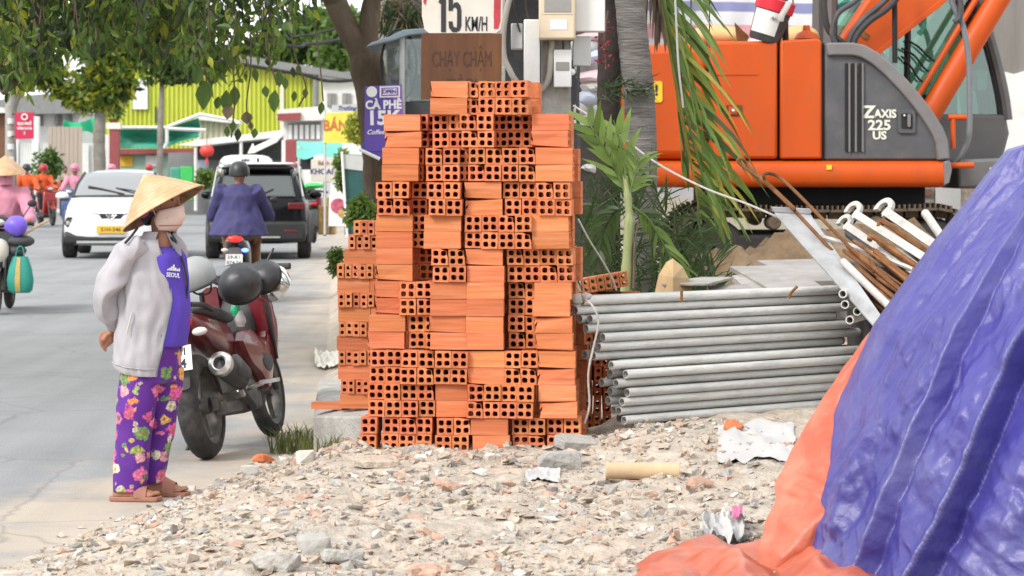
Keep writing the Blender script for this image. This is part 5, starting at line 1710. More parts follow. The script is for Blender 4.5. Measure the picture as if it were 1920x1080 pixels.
# flowered trousers
def flowermat():
    m = mat('flower_cloth', (0.090, 0.012, 0.22), rough=0.75, var=0.15, scale=4)
    t_ = m.node_tree
    N, L = t_.nodes, t_.links
    bs_ = N['Principled BSDF']
    c = bs_.inputs['Base Color'].links[0].from_socket
    tc = N.new('ShaderNodeTexCoord')
    def mth(op, a_, b_=None, clamp=False):
        q = N.new('ShaderNodeMath'); q.operation = op; q.use_clamp = clamp
        for i, s_ in enumerate((a_, b_)):
            if s_ is None: continue
            if isinstance(s_, (int, float)): q.inputs[i].default_value = s_
            else: L.new(s_, q.inputs[i])
        return q.outputs[0]
    wob = N.new('ShaderNodeTexNoise'); wob.inputs['Scale'].default_value = 42; wob.inputs['Detail'].default_value = 2
    L.new(tc.outputs['Object'], wob.inputs['Vector'])
    for scale, off, cols, rad, thr in ((10.5, 0.0, [(0.62, 0.10, 0.28), (0.70, 0.24, 0.05), (0.30, 0.36, 0.06), (0.66, 0.15, 0.30), (0.66, 0.36, 0.08), (0.16, 0.28, 0.09)], 0.41, 0.05),
                                       (11.5, 4.4, [(0.34, 0.42, 0.12), (0.62, 0.28, 0.33), (0.72, 0.40, 0.08), (0.06, 0.09, 0.10), (0.55, 0.09, 0.22), (0.60, 0.55, 0.40)], 0.33, 0.25),
                                       (19.0, 9.1, [(0.10, 0.16, 0.13), (0.55, 0.48, 0.40), (0.40, 0.34, 0.10), (0.60, 0.20, 0.30), (0.12, 0.20, 0.10), (0.5, 0.4, 0.3)], 0.27, 0.45)):
        mp = N.new('ShaderNodeMapping'); mp.inputs['Location'].default_value = (off, off * 0.7, off * 1.3); mp.inputs['Scale'].default_value = (1, 0.55, 1)
        L.new(tc.outputs['Object'], mp.inputs[0])
        vo = N.new('ShaderNodeTexVoronoi'); vo.inputs['Scale'].default_value = scale; vo.inputs['Randomness'].default_value = 0.8
        L.new(mp.outputs[0], vo.inputs['Vector'])
        sep = N.new('ShaderNodeSeparateColor'); L.new(vo.outputs['Color'], sep.inputs[0])
        rp_ = N.new('ShaderNodeValToRGB'); rp_.color_ramp.interpolation = 'CONSTANT'
        n_ = len(cols)
        rp_.color_ramp.elements[0].color = cols[0] + (1,)
        rp_.color_ramp.elements[1].position = 1 / n_; rp_.color_ramp.elements[1].color = cols[1] + (1,)
        for i in range(2, n_):
            e = rp_.color_ramp.elements.new(i / n_); e.color = cols[i] + (1,)
        L.new(sep.outputs[0], rp_.inputs[0])
        dw = mth('ADD', vo.outputs['Distance'], mth('MULTIPLY', mth('SUBTRACT', wob.outputs[0], 0.5), 0.45))
        inside = mth('MULTIPLY', mth('SUBTRACT', rad, dw), 14.0, True)
        on = mth('GREATER_THAN', sep.outputs[1], thr)
        fac = mth('MULTIPLY', inside, on)
        # petal rings: paler towards the rim, dark eye
        eye = mth('MULTIPLY', mth('SUBTRACT', rad * 0.42, dw), 12.0, True)
        wv = N.new('ShaderNodeTexVoronoi'); wv.inputs['Scale'].default_value = scale * 7; L.new(mp.outputs[0], wv.inputs['Vector'])
        mr_ = N.new('ShaderNodeMapRange'); mr_.inputs[3].default_value = 1.5; mr_.inputs[4].default_value = 0.45; L.new(wv.outputs['Distance'], mr_.inputs[0])
        pv = N.new('ShaderNodeMix'); pv.data_type = 'RGBA'; pv.blend_type = 'MULTIPLY'; pv.inputs[0].default_value = 1.0
        L.new(rp_.outputs[0], pv.inputs[6]); L.new(mr_.outputs[0], pv.inputs[7])
        dk = N.new('ShaderNodeMix'); dk.data_type = 'RGBA'; L.new(mth('MULTIPLY', eye, 0.6), dk.inputs[0]); L.new(pv.outputs[2], dk.inputs[6]); dk.inputs[7].default_value = (0.30, 0.14, 0.03, 1)
        mx = N.new('ShaderNodeMix'); mx.data_type = 'RGBA'; L.new(fac, mx.inputs[0]); L.new(c, mx.inputs[6]); L.new(dk.outputs[2], mx.inputs[7])
        c = mx.outputs[2]
    L.new(c, bs_.inputs['Base Color'])
flowermat()
tr1 = MB()
def legring(cx, py, a, bb, dy, n=22):
    c = wp_(cx, py, dy)
    return [c + Vector((a * math.cos(t_), bb * math.sin(t_), 0)) for t_ in (2 * math.pi * i / n for i in range(n))]
tr1.loft([ring(wp_(288, 632), 0.122, 0.150), ring(wp_(286, 680), 0.125, 0.155), ring(wp_(286, 715), 0.120, 0.150)])
tr1.loft([legring(267, 690, 0.098, 0.09, -0.065), legring(262, 740, 0.098, 0.088, -0.07), legring(256, 800, 0.093, 0.08, -0.075), legring(251, 850, 0.089, 0.075, -0.08), legring(248, 895, 0.084, 0.07, -0.085), legring(247, 917, 0.080, 0.066, -0.09)])
tr1.loft([legring(308, 690, 0.090, 0.09, 0.06), legring(306, 740, 0.085, 0.085, 0.065), legring(298, 800, 0.075, 0.075, 0.075), legring(290, 850, 0.063, 0.068, 0.08), legring(284, 890, 0.056, 0.062, 0.08), legring(283, 908, 0.055, 0.06, 0.08)])
sculpt('trousers', tr1, 'flower_cloth', wo, voxel=0.009, smooth_it=3, fold=0.009, fscale=7, seed=9)
# sandals
for s in (-1, 1):
    c, yw = FOOT[s]
    M = Matrix.Translation((c.x, c.y, 0)) @ Matrix.Rotation(yw, 4, 'Z')
    so_ = MB()
    out_l = [(-0.085, -0.03), (-0.05, -0.04), (0.03, -0.042), (0.10, -0.052), (0.15, -0.045), (0.165, -0.01), (0.165, 0.025), (0.14, 0.045), (0.05, 0.042), (-0.05, 0.038), (-0.085, 0.03), (-0.095, 0)]
    so_.prism([M @ Vector((x, y, 0)) for x, y in out_l], (0, 0, 0.001), (0, 0, 0.024))
    sd = obj('sandal', so_, 'sandal', wo, bevel=0.005)
    stp = MB()
    stp.loft([[M @ Vector((x, 0.048 * math.cos(a_), 0.02 + h_ * math.sin(a_))) for a_ in (math.pi * i / 8 for i in range(9))] for x, h_ in ((0.035, 0.082), (0.07, 0.062), (0.095, 0.05))], caps=False, closed=False)
    obj('strap', stp, 'sandal', sd, fix=False)
# face mask: a curved cloth over nose and chin
mk = MB()
mr, nrow = [], 9
for q in range(nrow):
    v = q / (nrow - 1)                     # 0 = under the eyes, 1 = under the chin
    z = lerp(-0.004, -0.120, v)
    row_ = []
    for k in range(17):
        u = -1 + 2 * k / 16
        th = u * R(lerp(66, 80, math.sin(v * math.pi)))
        bul = 0.104 + 0.028 * math.exp(-(u * 2.6) ** 2) * math.exp(-((v - 0.32) * 2.2) ** 2) - 0.030 * sstep(0.6, 1.0, v)
        side = 0.086 - 0.012 * sstep(0.6, 1, v)
        zz = z - 0.012 * (1 - abs(u)) * (v - 0.5) + 0.02 * abs(u) * (1 - v) * -1
        pl_ = 0.004 * math.sin(v * 16 + 1) * (1 - abs(u) * 0.5)
        row_.append(hM @ Vector(((bul + pl_) * math.cos(th), side * math.sin(th) * 1.0, zz)))
    mr.append(row_)
mk.loft(mr, caps=False, closed=False)
mo_ = obj('face_mask', mk, 'mask_cloth', wo, smooth=60, fix=False)
md = mo_.modifiers.new('thick', 'SOLIDIFY'); md.thickness = 0.003
obj('mask_fold_shade', MB().tube([v + (v - hc).normalized() * 0.003 for v in mr[6][1:15]], 0.0035, 5), 'mask_fold_shade', mo_)  # shadow line of the mask's fold, painted as a darker tube
obj('mask_strap', MB().tube([mr[2][0], hM @ Vector((0.0, -0.088, 0.0)), hM @ Vector((-0.03, -0.086, 0.02))], 0.003, 5), 'mask_cloth', mo_)
em = MB()
for k, (a_, z_) in enumerate(((-38, -0.050), (-43, -0.060), (-34, -0.061))):
    em.ell(hM @ Vector((0.103 * math.cos(R(a_)), 0.086 * math.sin(R(a_)), z_)), (0.004, 0.007, 0.008), 8, 6)
obj('mask_emblem', em, 'mask_green', mo_)
# hair and pink scarf under the hat
hr = MB().ell(hM @ Vector((-0.022, 0, 0.015)), (0.090, 0.084, 0.095), 16, 10)
hr.ell(hM @ Vector((-0.075, -0.01, -0.045)), (0.045, 0.05, 0.06), 12, 8)
sculpt('hair', hr, 'hair', wo, voxel=0.01, smooth_it=3, fold=0.006, fscale=20)
obj('scarf', MB().tube(curve([hM @ Vector((0.045, -0.088, 0.04)), hM @ Vector((0.0, -0.098, -0.02)), hM @ Vector((-0.05, -0.085, -0.05)), hM @ Vector((-0.1, -0.04, -0.04))], 5), [0.012] * 8 + [0.02] * 8, 8, flat=0.6), 'scarf_pink', wo)
obj('eye', MB().ell(hM @ Vector((0.086, -0.033, 0.028)), (0.006, 0.010, 0.006), 8, 6), 'ink', wo)
obj('eye', MB().ell(hM @ Vector((0.086, 0.033, 0.028)), (0.006, 0.010, 0.006), 8, 6), 'ink', wo)
# conical palm-leaf hat
def hatmat():
    m = mat('palm_leaf_hat', (0.50, 0.31, 0.165), rough=0.6, var=0.18, scale=9, spec=0.3, bump=0.4, bscale=22, dirt=(0.62, 0.46, 0.33), dscale=7, damt=0.75)
    return m
hatmat()
mat('hat_inside', (0.20, 0.11, 0.055), rough=0.8, var=0.2, scale=10)
hM2 = Matrix.Translation(wp_(306, 389)) @ Matrix.Rotation(R(-30), 4, 'Y') @ Matrix.Rotation(R(-4), 4, 'X')
h = MB()
NH = 72
rings_ = []
for q in range(12):
    v = q / 11
    rad = 0.222 * v + 0.004
    z = 0.192 * (1 - v) + 0.010 * math.sin(v * math.pi) 
    rings_.append([hM2 @ (Vector((rad * math.cos(t_), rad * math.sin(t_), z)) * (1 + 0.004 * math.sin(k * math.pi * 1.0) * v)) for k, t_ in enumerate(2 * math.pi * i / NH for i in range(NH))])
h.loft(rings_, caps=False)
hat = obj('conical_hat', h, 'palm_leaf_hat', wo, smooth=30, fix=True)
h = MB().loft([[hM2 @ (hM2.inverted() @ v - Vector((0, 0, 0.006))) for v in r_] for r_ in rings_], caps=False)
obj('hat_lining', h, 'hat_inside', hat, fix=True)
obj('hat_rim', MB().tube([hM2 @ Vector((0.2265 * math.cos(t_), 0.2265 * math.sin(t_), -0.002)) for t_ in (2 * math.pi * i / 48 for i in range(49))], 0.004, 6), 'palm_leaf_hat', hat)
hp = MB()
for q in range(1, 11):
    v = q / 11
    rad = 0.222 * v + 0.0035
    z = 0.192 * (1 - v) + 0.010 * math.sin(v * math.pi)
    hp.tube([hM2 @ Vector((rad * math.cos(t_), rad * math.sin(t_), z + 0.0005)) for t_ in (2 * math.pi * i / 40 for i in range(41))], 0.0016, 4)
obj('hat_hoops', hp, 'palm_leaf_hat', hat)
hb_ = MB()
for i in range(12):
    t_ = 2 * math.pi * i / 12
    hb_.tube([hM2 @ Vector((0.03 * math.cos(t_), 0.03 * math.sin(t_), 0.158)), hM2 @ Vector((0.215 * math.cos(t_), 0.215 * math.sin(t_), -0.003))], 0.003, 4)
obj('hat_ribs', hb_, 'hat_inside', hat)

# ---------------------------------------------------------------- parked red motorbike (seen from behind)
def wheel(parent, c, r, w, rim_r, m_rim='engine', spokes=5, tread=True, n=36):
    """tyre and rim, axle along y; sub-parts of one wheel part"""
    M = Matrix.Translation(Vector(c)) @ Matrix.Rotation(R(90), 4, 'X')
    prof = []
    k = 9
    hw = w / 2
    for i in range(k + 1):
        a = math.pi * i / k
        prof.append((rim_r + 0.012 + (r - rim_r - 0.012) * (math.sin(a) ** 0.75 if math.sin(a) > 0 else 0), -hw * math.cos(a)))
    hub = MB().lathe([(0.02, -hw * 0.9), (0.045, -hw * 0.9), (0.05, -hw * 0.4), (0.05, hw * 0.4), (0.045, hw * 0.9), (0.02, hw * 0.9)], M, 14, True)
    for i in range(spokes):
        a = 2 * math.pi * i / spokes
        d = Vector((math.cos(a), math.sin(a), 0))
        hub.tube([M @ (d * 0.04), M @ (d * (rim_r - 0.005))], 0.016, 6, flat=0.7)
    wh = obj('wheel', hub, m_rim, parent)
    obj('tyre', MB().lathe(prof + [prof[0]], M, n), 'rubber', wh)
    obj('rim', MB().lathe([(rim_r + 0.016, -hw * 0.75), (rim_r + 0.012, -hw * 0.8), (rim_r - 0.012, -hw * 0.5), (rim_r - 0.016, 0), (rim_r - 0.012, hw * 0.5), (rim_r + 0.012, hw * 0.8), (rim_r + 0.016, hw * 0.75)], M, n), m_rim, wh)
    return wh

rw, fw = P(392, 860, F / 335.0), P(487, 829, F / 315.0)
mx_, my_ = (rw.x + fw.x) / 2, (rw.y + fw.y) / 2
mdir = math.atan2(fw.y - rw.y, fw.x - rw.x)
LEAN = R(-9.5)
mo = thing('motorbike', 'dark red motorbike parked on its stand behind the woman', 'motorbike', (rw.x, rw.y, 0.0))
mo.rotation_mode = 'ZYX'
mdir = R(79)
mo.rotation_mode = 'XYZ'
mo.rotation_euler = (LEAN, 0, mdir)
ROOTM[mo.name] = Matrix.Translation((rw.x, rw.y, 0)) @ Euler((LEAN, 0, mdir)).to_matrix().to_4x4()
# local: x forward, y left, z up; origin under the rear wheel
wheel(mo, (0, 0, 0.295), 0.297, 0.125, 0.205)
wheel(mo, (1.29, 0, 0.285), 0.287, 0.090, 0.205)
for s in (-1, 1):
    obj('swing_arm', MB().box((0.22, s * 0.085, 0.315), (0.50, 0.028, 0.055)), 'engine', mo, bevel=0.006)
obj('axle_block', MB().box((0.0, -0.10, 0.295), (0.10, 0.03, 0.07)).box((0.03, -0.112, 0.27), (0.09, 0.04, 0.08)).ell((0.0, -0.10, 0.33), (0.035, 0.03, 0.04)), 'engine', mo, bevel=0.006)
obj('chain_guard', MB().box((0.22, 0.10, 0.40), (0.42, 0.03, 0.05), (0, R(8), 0)), 'black', mo, bevel=0.01)
ms_ = MB()
ms_.tube(curve([(0.62, -0.10, 0.22), (0.50, -0.15, 0.24), (0.35, -0.165, 0.30), (0.22, -0.165, 0.40)], 5), 0.022, 10)
ms_.tube([(0.28, -0.165, 0.39), (0.16, -0.17, 0.445), (-0.06, -0.175, 0.515)], [0.05, 0.068, 0.068], 18)
mf = obj('muffler', ms_, 'dark_plastic', mo)
MM = Matrix.Translation((-0.06, -0.175, 0.515)) @ Vector((-0.30, -0.005, 0.095)).to_track_quat('Z', 'Y').to_matrix().to_4x4()
obj('muffler_cap', MB().lathe([(0.069, -0.02), (0.072, 0.0), (0.066, 0.022), (0.044, 0.034), (0.036, 0.030), (0.030, -0.02)], MM, 24), 'chrome', mf)
obj('muffler_bore', MB().lathe([(0.0, 0.0), (0.031, 0.0)], MM, 16), 'exc_dark', mf)
obj('muffler_shield', MB().tube([(0.26, -0.215, 0.43), (0.05, -0.225, 0.50)], [0.03, 0.04], 10, flat=1.5), 'dark_plastic', mf)
en = MB().box((0.66, 0, 0.33), (0.36, 0.22, 0.26)).box((0.86, 0, 0.36), (0.20, 0.16, 0.18), (0, R(-20), 0)).lathe([(0.0, -0.16), (0.09, -0.155), (0.10, -0.1), (0.10, 0.13), (0.0, 0.15)], Matrix.Translation((0.6, 0, 0.30)) @ Matrix.Rotation(R(90), 4, 'X'), 18)
obj('engine', en, 'engine', mo, bevel=0.02)
obj('shock_absorber', MB().tube([(0.38, 0.0, 0.45), (0.30, 0, 0.66)], 0.035, 10), 'chrome', mo)
# bodywork
def secs(stations, n=16, pw=0.75):
    """stations: x, centre z, half width, half height"""
    rings = []
    for x, z, hw, hh in stations:
        rg = []
        for i in range(n):
            t_ = 2 * math.pi * i / n
            c_, s_ = math.cos(t_), math.sin(t_)
            rg.append(Vector((x, hw * math.copysign(abs(c_) ** pw, c_), z + hh * math.copysign(abs(s_) ** pw, s_))))
        rings.append(rg)
    return MB().loft(rings)
tail = obj('tail_cowl', secs([(-0.21, 0.80, 0.045, 0.03), (-0.15, 0.785, 0.085, 0.055), (0.0, 0.74, 0.115, 0.085), (0.2, 0.69, 0.125, 0.11), (0.42, 0.64, 0.12, 0.12), (0.55, 0.58, 0.09, 0.09)]), 'moto_red', mo)
obj('tail_lamp', secs([(-0.235, 0.792, 0.05, 0.018), (-0.205, 0.785, 0.08, 0.032), (-0.17, 0.78, 0.088, 0.04)]), 'red_lens', tail)
for s in (-1, 1):
    obj('turn_signal', MB().ell((-0.175, s * 0.12, 0.715), (0.03, 0.045, 0.024)), 'clear_lens' if s < 0 else 'amber_lens', tail)
obj('seat', secs([(-0.10, 0.835, 0.075, 0.02), (0.02, 0.835, 0.12, 0.035), (0.25, 0.80, 0.13, 0.045), (0.45, 0.765, 0.115, 0.045), (0.62, 0.755, 0.08, 0.03)]), 'dark_plastic', mo)
gr_ = MB()
for s in (-1, 1):
    gr_.tube(curve([(0.10, s * 0.125, 0.82), (-0.06, s * 0.13, 0.855), (-0.19, s * 0.10, 0.87)], 4), 0.014, 8)
gr_.tube([(-0.19, -0.10, 0.87), (-0.20, 0.10, 0.87)], 0.014, 8)
obj('grab_rail', gr_, 'black', mo)
rf = secs([(-0.20, 0.70, 0.055, 0.04), (-0.25, 0.60, 0.065, 0.035), (-0.275, 0.52, 0.06, 0.03), (-0.29, 0.43, 0.055, 0.02)])
fen = obj('rear_fender', rf, 'dark_plastic', mo)
PM_ = Matrix.Translation((-0.305, 0.0, 0.585)) @ Euler((R(90), 0, R(-90))).to_matrix().to_4x4() @ Matrix.Rotation(R(-14), 4, 'X')
npb = MB().box((0, 0, 0), (0.19, 0.14, 0.004)).xf(PM_)
npl = obj('number_plate', npb, 'plate_white', mo, bevel=0.001)
text('plate_text', '59-E1', 0.062, 'ink', npl, PM_ @ Matrix.Translation((0, 0.034, 0.0035)), 1.0, 0.001, 0.0008, world=False)
text('plate_text', '154', 0.072, 'ink', npl, PM_ @ Matrix.Translation((0, -0.033, 0.0035)), 1.2, 0.001, 0.0008, world=False)
# side panels, front apron and fork
for s in (-1, 1):
    def panel(out_, y0, y1, bul):
        """bulged body panel: outline swept outwards and pulled in towards its rim"""
        c_ = Vector((sum(a for a, b in out_) / len(out_), 0, sum(b for a, b in out_) / len(out_)))
        pts_ = curve([(a, 0, b) for a, b in out_] + [(out_[0][0], 0, out_[0][1])], 4)[:-1]
        rings = []
        for k_, yy in ((1.0, y0), (1.0, lerp(y0, y1, 0.6)), (0.93, lerp(y0, y1, 0.9)), (0.75, y1), (0.4, y1 + bul)):
            rings.append([c_ + (p_ - c_) * k_ + Vector((0, s * yy, 0)) for p_ in pts_])
        return MB().loft(rings)
    sf_ = obj('side_fairing', panel([(0.42, 0.62), (0.60, 0.68), (0.85, 0.60), (1.02, 0.72), (1.08, 0.66), (0.98, 0.42), (0.84, 0.30), (0.72, 0.40), (0.55, 0.48)], 0.10, 0.175, 0.012), 'moto_red', mo)
    obj('fairing_vent', panel([(0.66, 0.56), (0.86, 0.52), (0.94, 0.46), (0.84, 0.40), (0.74, 0.45)], 0.165, 0.186, 0.003), 'dark_plastic', sf_)
    obj('leg_shield', panel([(0.92, 0.95), (1.06, 0.86), (1.10, 0.62), (1.00, 0.44), (0.93, 0.60)], 0.09, 0.195, 0.015), 'moto_red', mo)
    obj('shield_trim', MB().tube(curve([(0.915, s * 0.19, 0.93), (0.925, s * 0.20, 0.70), (0.985, s * 0.19, 0.47)], 5), 0.012, 6), 'black', mo)
    obj('brake_cable', MB().tube(curve([(0.95, s * 0.20, 1.0), (1.10, s * 0.16, 1.04), (1.14, s * 0.08, 0.90), (1.12, s * 0.06, 0.70)], 5), 0.006, 5), 'cable', mo)
    obj('fork_leg', MB().tube([(1.05, s * 0.07, 0.80), (1.29, s * 0.07, 0.285)], 0.024, 10), 'engine', mo)
    ft = MB().tube([(0.40, s * 0.10, 0.33), (0.40, s * 0.26, 0.36)], 0.014, 8).box((0.40, s * 0.30, 0.365), (0.05, 0.11, 0.022))
    ft.box((0.34, s * 0.17, 0.38), (0.20, 0.02, 0.05), (0, R(-35), 0))
    obj('foot_peg', ft, 'chrome' if s < 0 else 'black', mo)
obj('centre_cowl', secs([(0.50, 0.60, 0.10, 0.10), (0.72, 0.58, 0.10, 0.10), (0.92, 0.70, 0.11, 0.14), (1.02, 0.84, 0.11, 0.12), (1.08, 0.92, 0.09, 0.08)]), 'dark_plastic', mo)
obj('front_fender', secs([(1.02, 0.46, 0.06, 0.03), (1.15, 0.57, 0.065, 0.03), (1.30, 0.60, 0.065, 0.025), (1.45, 0.54, 0.05, 0.02)]), 'moto_red', mo)
hs_ = MB().tube(curve([(0.92, 0.36, 1.00), (0.95, 0.20, 1.02), (0.99, 0.0, 1.0), (0.95, -0.20, 1.02), (0.92, -0.36, 1.00)], 5), 0.013, 8)
hbar = obj('handlebar', hs_, 'black', mo)
for s in (-1, 1):
    obj('grip', MB().tube([(0.935, s * 0.24, 1.015), (0.915, s * 0.38, 0.998)], 0.02, 10), 'rubber', hbar)
    obj('brake_lever', MB().tube([(0.98, s * 0.2, 1.03), (1.01, s * 0.36, 1.0)], 0.008, 6), 'chrome', hbar)
    obj('mirror_arm', MB().tube([(0.96, s * 0.22, 1.03), (0.98, s * 0.28, 1.12)], 0.008, 6), 'black', hbar)
hc_ = obj('handlebar_cowl', secs([(0.90, 0.985, 0.08, 0.03), (0.96, 1.0, 0.13, 0.055), (1.06, 1.0, 0.14, 0.07), (1.14, 0.97, 0.09, 0.05)]), 'dark_plastic', mo)
obj('instrument_panel', MB().ell((0.93, 0.06, 1.035), (0.05, 0.085, 0.02), rot=(0, R(-35), 0)), 'grey_plastic', hc_)
obj('mirror', MB().ell((0.965, 0.30, 1.10), (0.02, 0.075, 0.045), rot=(R(15), 0, 0)), 'black', hbar)
obj('side_stand', MB().tube([(0.45, 0.10, 0.26), (0.42, 0.22, 0.10), (0.40, 0.315, -0.040)], 0.012, 8).box((0.40, 0.315, -0.043), (0.07, 0.035, 0.012)), 'black', mo)

mat('helmet_grey', (0.30, 0.31, 0.31), rough=0.5, var=0.1)
def helmet(name, c, r_, m, label, rot, vis=True):
    o = thing(name, label, 'helmet', c, rot=rot)
    shl = MB()
    prof = [(0.0, 1.0), (0.35, 0.94), (0.62, 0.80), (0.84, 0.56), (0.97, 0.25), (1.0, -0.05), (0.985, -0.30), (0.95, -0.42), (0.90, -0.44)]
    shl.lathe([(a * r_, z * r_) for a, z in prof], Matrix.Diagonal((1.12, 0.98, 1, 1)), 28)
    sh_ = obj('shell', shl, m, o)
    obj('lining', MB().lathe([(0.0, 0.82 * r_), (0.5 * r_, 0.7 * r_), (0.85 * r_, 0.2 * r_), (0.9 * r_, -0.43 * r_)], Matrix.Diagonal((1.12, 0.98, 1, 1)), 20), 'exc_dark', o)
    obj('edge_trim', MB().tube([Vector((1.12 * 0.96 * r_ * math.cos(t_), 0.98 * 0.96 * r_ * math.sin(t_), -0.43 * r_)) for t_ in (2 * math.pi * i / 32 for i in range(33))], 0.008, 6), 'black', o)
    if vis:
        vz = MB().loft([[Vector((1.17 * r_ * math.cos(t_) * k, 1.02 * r_ * math.sin(t_) * k, z * r_)) for t_ in (R(-70 + 10 * i) for i in range(15))] for k, z in ((0.97, 0.35), (1.05, 0.0), (1.03, -0.45))], caps=False, closed=False)
        obj('visor', vz, 'glass_dark', o, fix=False)
    st_ = MB().tube(curve([(0, -0.93 * r_, -0.3 * r_), (0.02, -0.4 * r_, -1.0 * r_), (0.02, 0.4 * r_, -1.0 * r_), (0, 0.93 * r_, -0.3 * r_)], 5), 0.006, 5)
    obj('chin_strap', st_, 'black', o)
    return o
HYm = 15.25
helmet('helmet', P(450, 532, HYm - 0.1), 0.112, 'helmet_black', 'matte black helmet hanging nearest on the motorbike handlebar', (R(62), R(-12), R(10)), False)
helmet('helmet', P(500, 524, HYm + 0.12), 0.112, 'helmet_black', 'black visored helmet hanging on the right of the motorbike', (R(60), R(25), R(-40)), True)
helmet('helmet', P(366, 518, HYm + 0.15), 0.115, 'helmet_grey', 'pale grey helmet set on the motorbike seat behind the woman', (R(-8), R(-20), R(60)), False)
# green and white plastic bag hung from the bag hook
bg_ = thing('carrier_bag', 'small green and white plastic bag hanging from the motorbike', 'plastic bag', P(444, 612, 15.3))
def bagshape(c, a, h_, seed):
    mb = MB()
    rr_ = []
    for q in range(9):
        v = q / 8
        w_ = a * (0.25 + 0.75 * math.sin(min(1, v * 1.15 + 0.1) * math.pi * 0.55) ) * (1 if v < 0.85 else 0.75)
        rg = []
        for i in range(16):
            t_ = 2 * math.pi * i / 16
            n_ = 1 + 0.25 * noise.noise(Vector((math.cos(t_) * 1.5 + seed, math.sin(t_) * 1.5, v * 3)))
            rg.append(Vector(c) + Vector((w_ * math.cos(t_) * n_, w_ * 0.7 * math.sin(t_) * n_, h_ * (1 - v))))
        rr_.append(rg)
    return mb.loft(rr_)
mat('bag_green', (0.03, 0.40, 0.20), rough=0.45)
obj('upper_bag', bagshape((-0.005, 0, 0.06), 0.03, 0.09, 1), 'bag_green', bg_)
obj('lower_bag', bagshape((0.02, -0.01, 0.0), 0.032, 0.09, 2), 'white_cloth', bg_)

# ---------------------------------------------------------------- cars
mat('car_white', (0.72, 0.73, 0.74), rough=0.25, var=0.02, coat=0.5)
mat('car_black', (0.006, 0.0065, 0.008), rough=0.14, var=0.05, spec=0.22)
mat('lens_dark_red', (0.10, 0.006, 0.008), rough=0.2)
mat('car_trim', (0.02, 0.02, 0.022), rough=0.5)
mat('car_grey', (0.014, 0.014, 0.015), rough=0.45)
mat('lamp_glass', (0.35, 0.34, 0.34), rough=0.1)
def car_body(stations, n=22):
    """stations along the length (x forward): x, z floor, z belt, z top, half width at belt, half width at top, crown"""
    rings = []
    for x, zf, zb, zt, wb, wt in stations:
        rg = []
        right = [(wb * 0.90, zf), (wb * 0.98, zf + 0.10), (wb, lerp(zf, zb, 0.5)), (wb * 0.975, zb), (lerp(wb, wt, 0.55), lerp(zb, zt, 0.55)), (wt, lerp(zb, zt, 0.92)), (wt * 0.72, zt)]
        pts = right + [(0, zt + 0.012)] + [(-a, b_) for a, b_ in reversed(right)] + [(0, zf)]
        rg = [Vector((x, a, b_)) for a, b_ in pts]
        rings.append(rg)
    return MB().loft(rings)
def pane_on(st, i0, i1, side=None, inset=0.08, off=0.006, z0=0.08, z1=0.88):
    pass
def make_car(name, label, cat, loc, rz, st, m, wheel_x, wr, extra):
    o = thing(name, label, cat, loc, rz)
    b_ = obj('body', car_body(st), m, o, sub=1, smooth=50)
    for x in wheel_x:
        for s in (-1, 1):
            y = s * (st[len(st) // 2][4] - 0.10)
            M = Matrix.Translation((x, y, wr)) @ Matrix.Rotation(R(90), 4, 'X')
            tyre = MB().lathe([(wr * 0.62, -0.11), (wr * 0.93, -0.115), (wr, -0.08), (wr, 0.08), (wr * 0.93, 0.115), (wr * 0.62, 0.11)], M, 28)
            w_ = obj('wheel', tyre, 'rubber', o)
            rim_ = MB().lathe([(0.0, -s * 0.09), (wr * 0.2, -s * 0.095), (wr * 0.62, -s * 0.085), (wr * 0.64, -s * 0.11)], M, 24)
            obj('rim', rim_, 'chrome', w_)
            obj('wheel_arch', MB().tube([(x + (wr + 0.05) * math.cos(t_), s * (st[len(st) // 2][4] - 0.035), wr + (wr + 0.05) * math.sin(t_)) for t_ in (R(-8 + 14 * i) for i in range(15))], 0.045, 8), 'car_trim', o)
    extra(o, b_)
    return o
